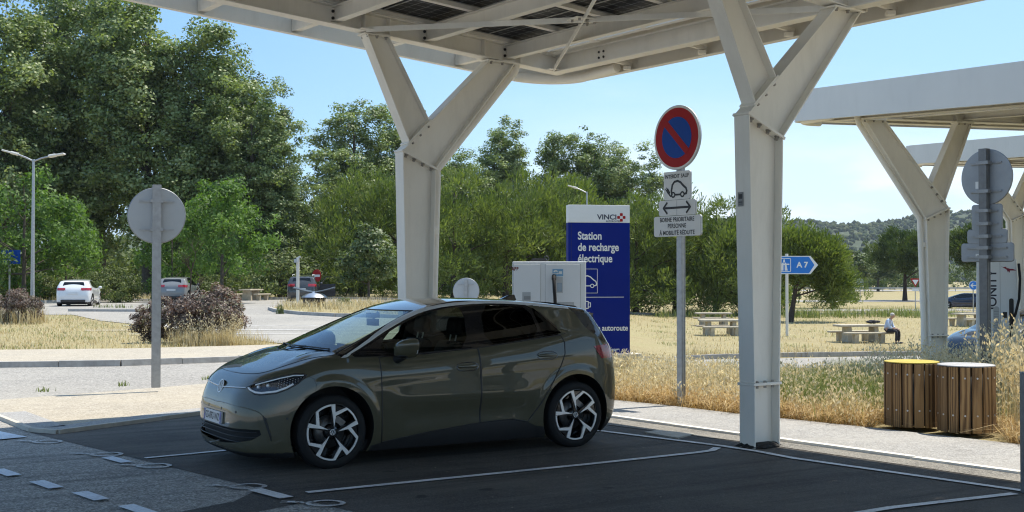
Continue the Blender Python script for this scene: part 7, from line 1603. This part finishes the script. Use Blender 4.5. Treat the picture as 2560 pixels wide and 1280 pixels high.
P = scatter(6500, VERGE, 7, .3, 60); blades('green_grass', P, g.uniform(.15, .45, len(P)), g.uniform(.005, .010, len(P)), M_GREENG, 8, .5, 'scattered green blades among the dry verge grass')
# wild oats with hanging spikelets
def oats(name, P, H, seed, label, nsp=9):
    t = blades(name + '_stalk', P, H, np.full(len(P), .005), M_STRAW, seed, .22, label + ', the stalks', 'grass'); g = np.random.default_rng(seed + 1); n = len(P)
    k = np.repeat(np.arange(n), nsp); f = g.uniform(.55, 1.02, len(k)); base = P[k] + (t[k] - P[k]) * f[:, None]; off = g.normal(0, .035, (len(k), 3)); off[:, 2] = -np.abs(off[:, 2]) * .8; C = base + off
    N = rand_dirs(len(k), g); N[:, 2] *= .3; N /= np.linalg.norm(N, axis=1, keepdims=True); V, F, T = leaves(C, N, g.uniform(.036, .080, len(k)), g.uniform(.014, .031, len(k)), g.random(len(k)), g, 1.2)
    me = bpy.data.meshes.new(name); m = len(F); me.vertices.add(len(V)); me.vertices.foreach_set('co', V.astype(np.float32).ravel()); me.loops.add(m * 4); me.loops.foreach_set('vertex_index', F.astype(np.int32).ravel()); me.polygons.add(m); me.polygons.foreach_set('loop_start', np.arange(0, m * 4, 4, dtype=np.int32)); me.update(calc_edges=True)
    at = me.attributes.new('tone', 'FLOAT', 'POINT'); at.data.foreach_set('value', T.astype(np.float32)); me.materials.append(M_OAT); tag(link(name, me), label + ', the pale seed heads', 'grass', kind='stuff')
OATR = [(5.6, 13.3), (6.3, 12.3), (8.6, 13.4), (9.4, 18.5), (7.6, 19.5), (6.2, 15.6)]
P = clear_bins(scatter(1000, OATR, 9, .3, 90)); oats('wild_oats', P, g.uniform(.65, 1.25, len(P)), 31, 'tall wild oats behind the bins at the right', 11)
P = clear_bins(scatter(170, [(5.55, 13.35), (6.0, 12.6), (6.9, 13.2), (6.4, 14.3), (5.7, 14.4)], 11, .2, 30)); oats('wild_oats', P, g.uniform(.9, 1.45, len(P)), 51, 'tallest wild oats rising beside the grey lidded bin', 16)
P = clear_bins(scatter(900, FRONT, 53, .2, 120)); oats('wild_oats', P, g.uniform(.22, .5, len(P)), 54, 'short wild oats along the footpath edge', 6)
P = scatter(420, [(2.2, 22.5), (3.6, 20), (4.2, 22), (3.2, 26.5), (2.0, 26.5)], 10, .2, 25); oats('wild_oats', P, g.uniform(.25, .55, len(P)), 33, 'wild oats at the right foot of the blue totem')
P = scatter(420, [(5.6, 18), (7.4, 17.2), (9.5, 21.5), (7.0, 24)], 12, .3, 40); oats('wild_oats', P, g.uniform(.45, .85, len(P)), 35, 'wild oats around the second canopy column')
P = scatter(160, [(-9.3, 31.9), (-7.9, 31.6), (-7.0, 32.3), (-8.4, 32.6)], 13, .15, 10); oats('wild_oats', P, g.uniform(.5, 1.0, len(P)), 37, 'pale oats in front of the reddish shrubs')
P = scatter(1900, [(1.5, 18.0), (5.2, 13.8), (7, 15.5), (8.5, 20), (4, 22), (2, 20.5)], 14, .5, 200); oats('wild_oats', P, g.uniform(.32, .66, len(P)) * np.clip((31 - P[:, 1]) / 13, .45, 1), 39, 'thin wild oats spread over the verge', 5)
# lawns: short dry tufts that give the far grass its nap
LAWN = [(5.9, 41.6), (14, 43.9), (30, 46.8), (52, 50), (62, 120), (30, 120), (8, 88), (6, 60)]
P = scatter(26000, LAWN, 15, .6, 2600); blades('lawn_grass', P, g.uniform(.06, .22, len(P)), g.uniform(.012, .030, len(P)), M_STRAW, 16, .7, 'dry yellow lawn with the picnic tables')
P = scatter(6000, LAWN, 61, .5, 160); blades('lawn_grass', P, g.uniform(.05, .20, len(P)), g.uniform(.012, .030, len(P)), M_GREENG, 62, .7, 'greener patches in the dry lawn with the picnic tables')
P = scatter(2600, [(6, 41.5), (14, 43.6), (22, 45.2), (22, 45.9), (14, 44.4), (6, 42.3)], 17, .3, 70); blades('lawn_grass', P, g.uniform(.15, .5, len(P)), g.uniform(.012, .024, len(P)), M_STRAW, 18, .5, 'taller tufts along the lawn kerb')
LLAWN = [(-26, 26.5), (-12.6, 29.5), (-9.4, 30.1), (-6.3, 31.8), (-5.0, 32.6), (-6.3, 33.2), (-8.5, 36.8), (-12.1, 42.3), (-16.2, 47), (-19, 51.6), (-34, 55)]
P = scatter(24000, LLAWN, 19, .5, 1800); blades('lawn_grass', P, g.uniform(.04, .17, len(P)), g.uniform(.008, .020, len(P)), M_STRAW, 20, .7, 'dry grass patch at the left between the kerb and the car park')
P = scatter(5000, LLAWN, 22, .3, 200); blades('lawn_grass', P, g.uniform(.04, .15, len(P)), g.uniform(.008, .020, len(P)), M_GREENG, 23, .6, 'greener tufts in the dry grass patch at the left')
P = scatter(1500, [(-20.6, 45.5), (-18, 44.2), (-17.2, 45.5), (-19.5, 47.5)], 24, .2, 12); blades('dry_grass', P, g.uniform(.2, .8, len(P)), g.uniform(.010, .020, len(P)), M_STRAW, 25, .5, 'tall dry tufts at the foot of the two-armed lamp')
P = scatter(1800, [(-9.2, 31.7), (-7.4, 31.2), (-6.4, 32.0), (-8.6, 32.8)], 26, .2, 16); blades('dry_grass', P, g.uniform(.15, .6, len(P)), g.uniform(.006, .014, len(P)), M_STRAW, 27, .5, 'dry tufts under the reddish shrubs')
P = scatter(5200, ISL, 28, .35, 160); blades('dry_grass', P + (0, 0, .12), g.uniform(.1, .55, len(P)), g.uniform(.014, .03, len(P)), M_STRAW, 29, .5, 'dry grass on the traffic island')
P = scatter(5000, [(-32, 78), (-26, 79), (-14, 88), (2, 86), (7, 80), (8, 90), (0, 96), (-34, 92)], 40, .5, 300); blades('dry_grass', P, g.uniform(.15, .6, len(P)), g.uniform(.02, .04, len(P)), M_STRAW, 41, .5, 'dry grass strip under the trees behind the car park')
P = scatter(2600, [(10, 84), (32, 84), (34, 92), (10, 92)], 42, .5, 90); blades('green_grass', P, g.uniform(.3, .9, len(P)), g.uniform(.03, .05, len(P)), M_GREENG, 43, .5, 'greener grass at the foot of the pines')
# weeds in the road joints
P = np.concatenate([np.array([[x, y, 0.09]]) + np.random.default_rng(50 + i).normal(0, .05, (26, 3)) * (1, 1, 0) for i, (x, y) in enumerate(((-6.12, 18.95), (-7.0, 18.0), (-5.1, 20.15), (-3.4, 21.4)))]); blades('weed', P, g.uniform(.04, .12, len(P)), g.uniform(.008, .016, len(P)), M_GREENG, 44, .9, 'small green weeds along the near pavement edge')
P = np.concatenate([np.array([[x, y, zt1(x, y) + .03]]) + np.random.default_rng(70 + i).normal(0, .35, (40, 3)) * (1, .5, 0) for i, (x, y) in enumerate(((-19.5, 60), (-17.8, 59.5), (-16.4, 58.8), (-15.4, 58), (-14.6, 57), (-20.6, 60.5)))]); blades('weed', P, g.uniform(.08, .3, len(P)), g.uniform(.02, .04, len(P)), M_BUSH, 45, .9, 'weeds along the crack in the left car park')
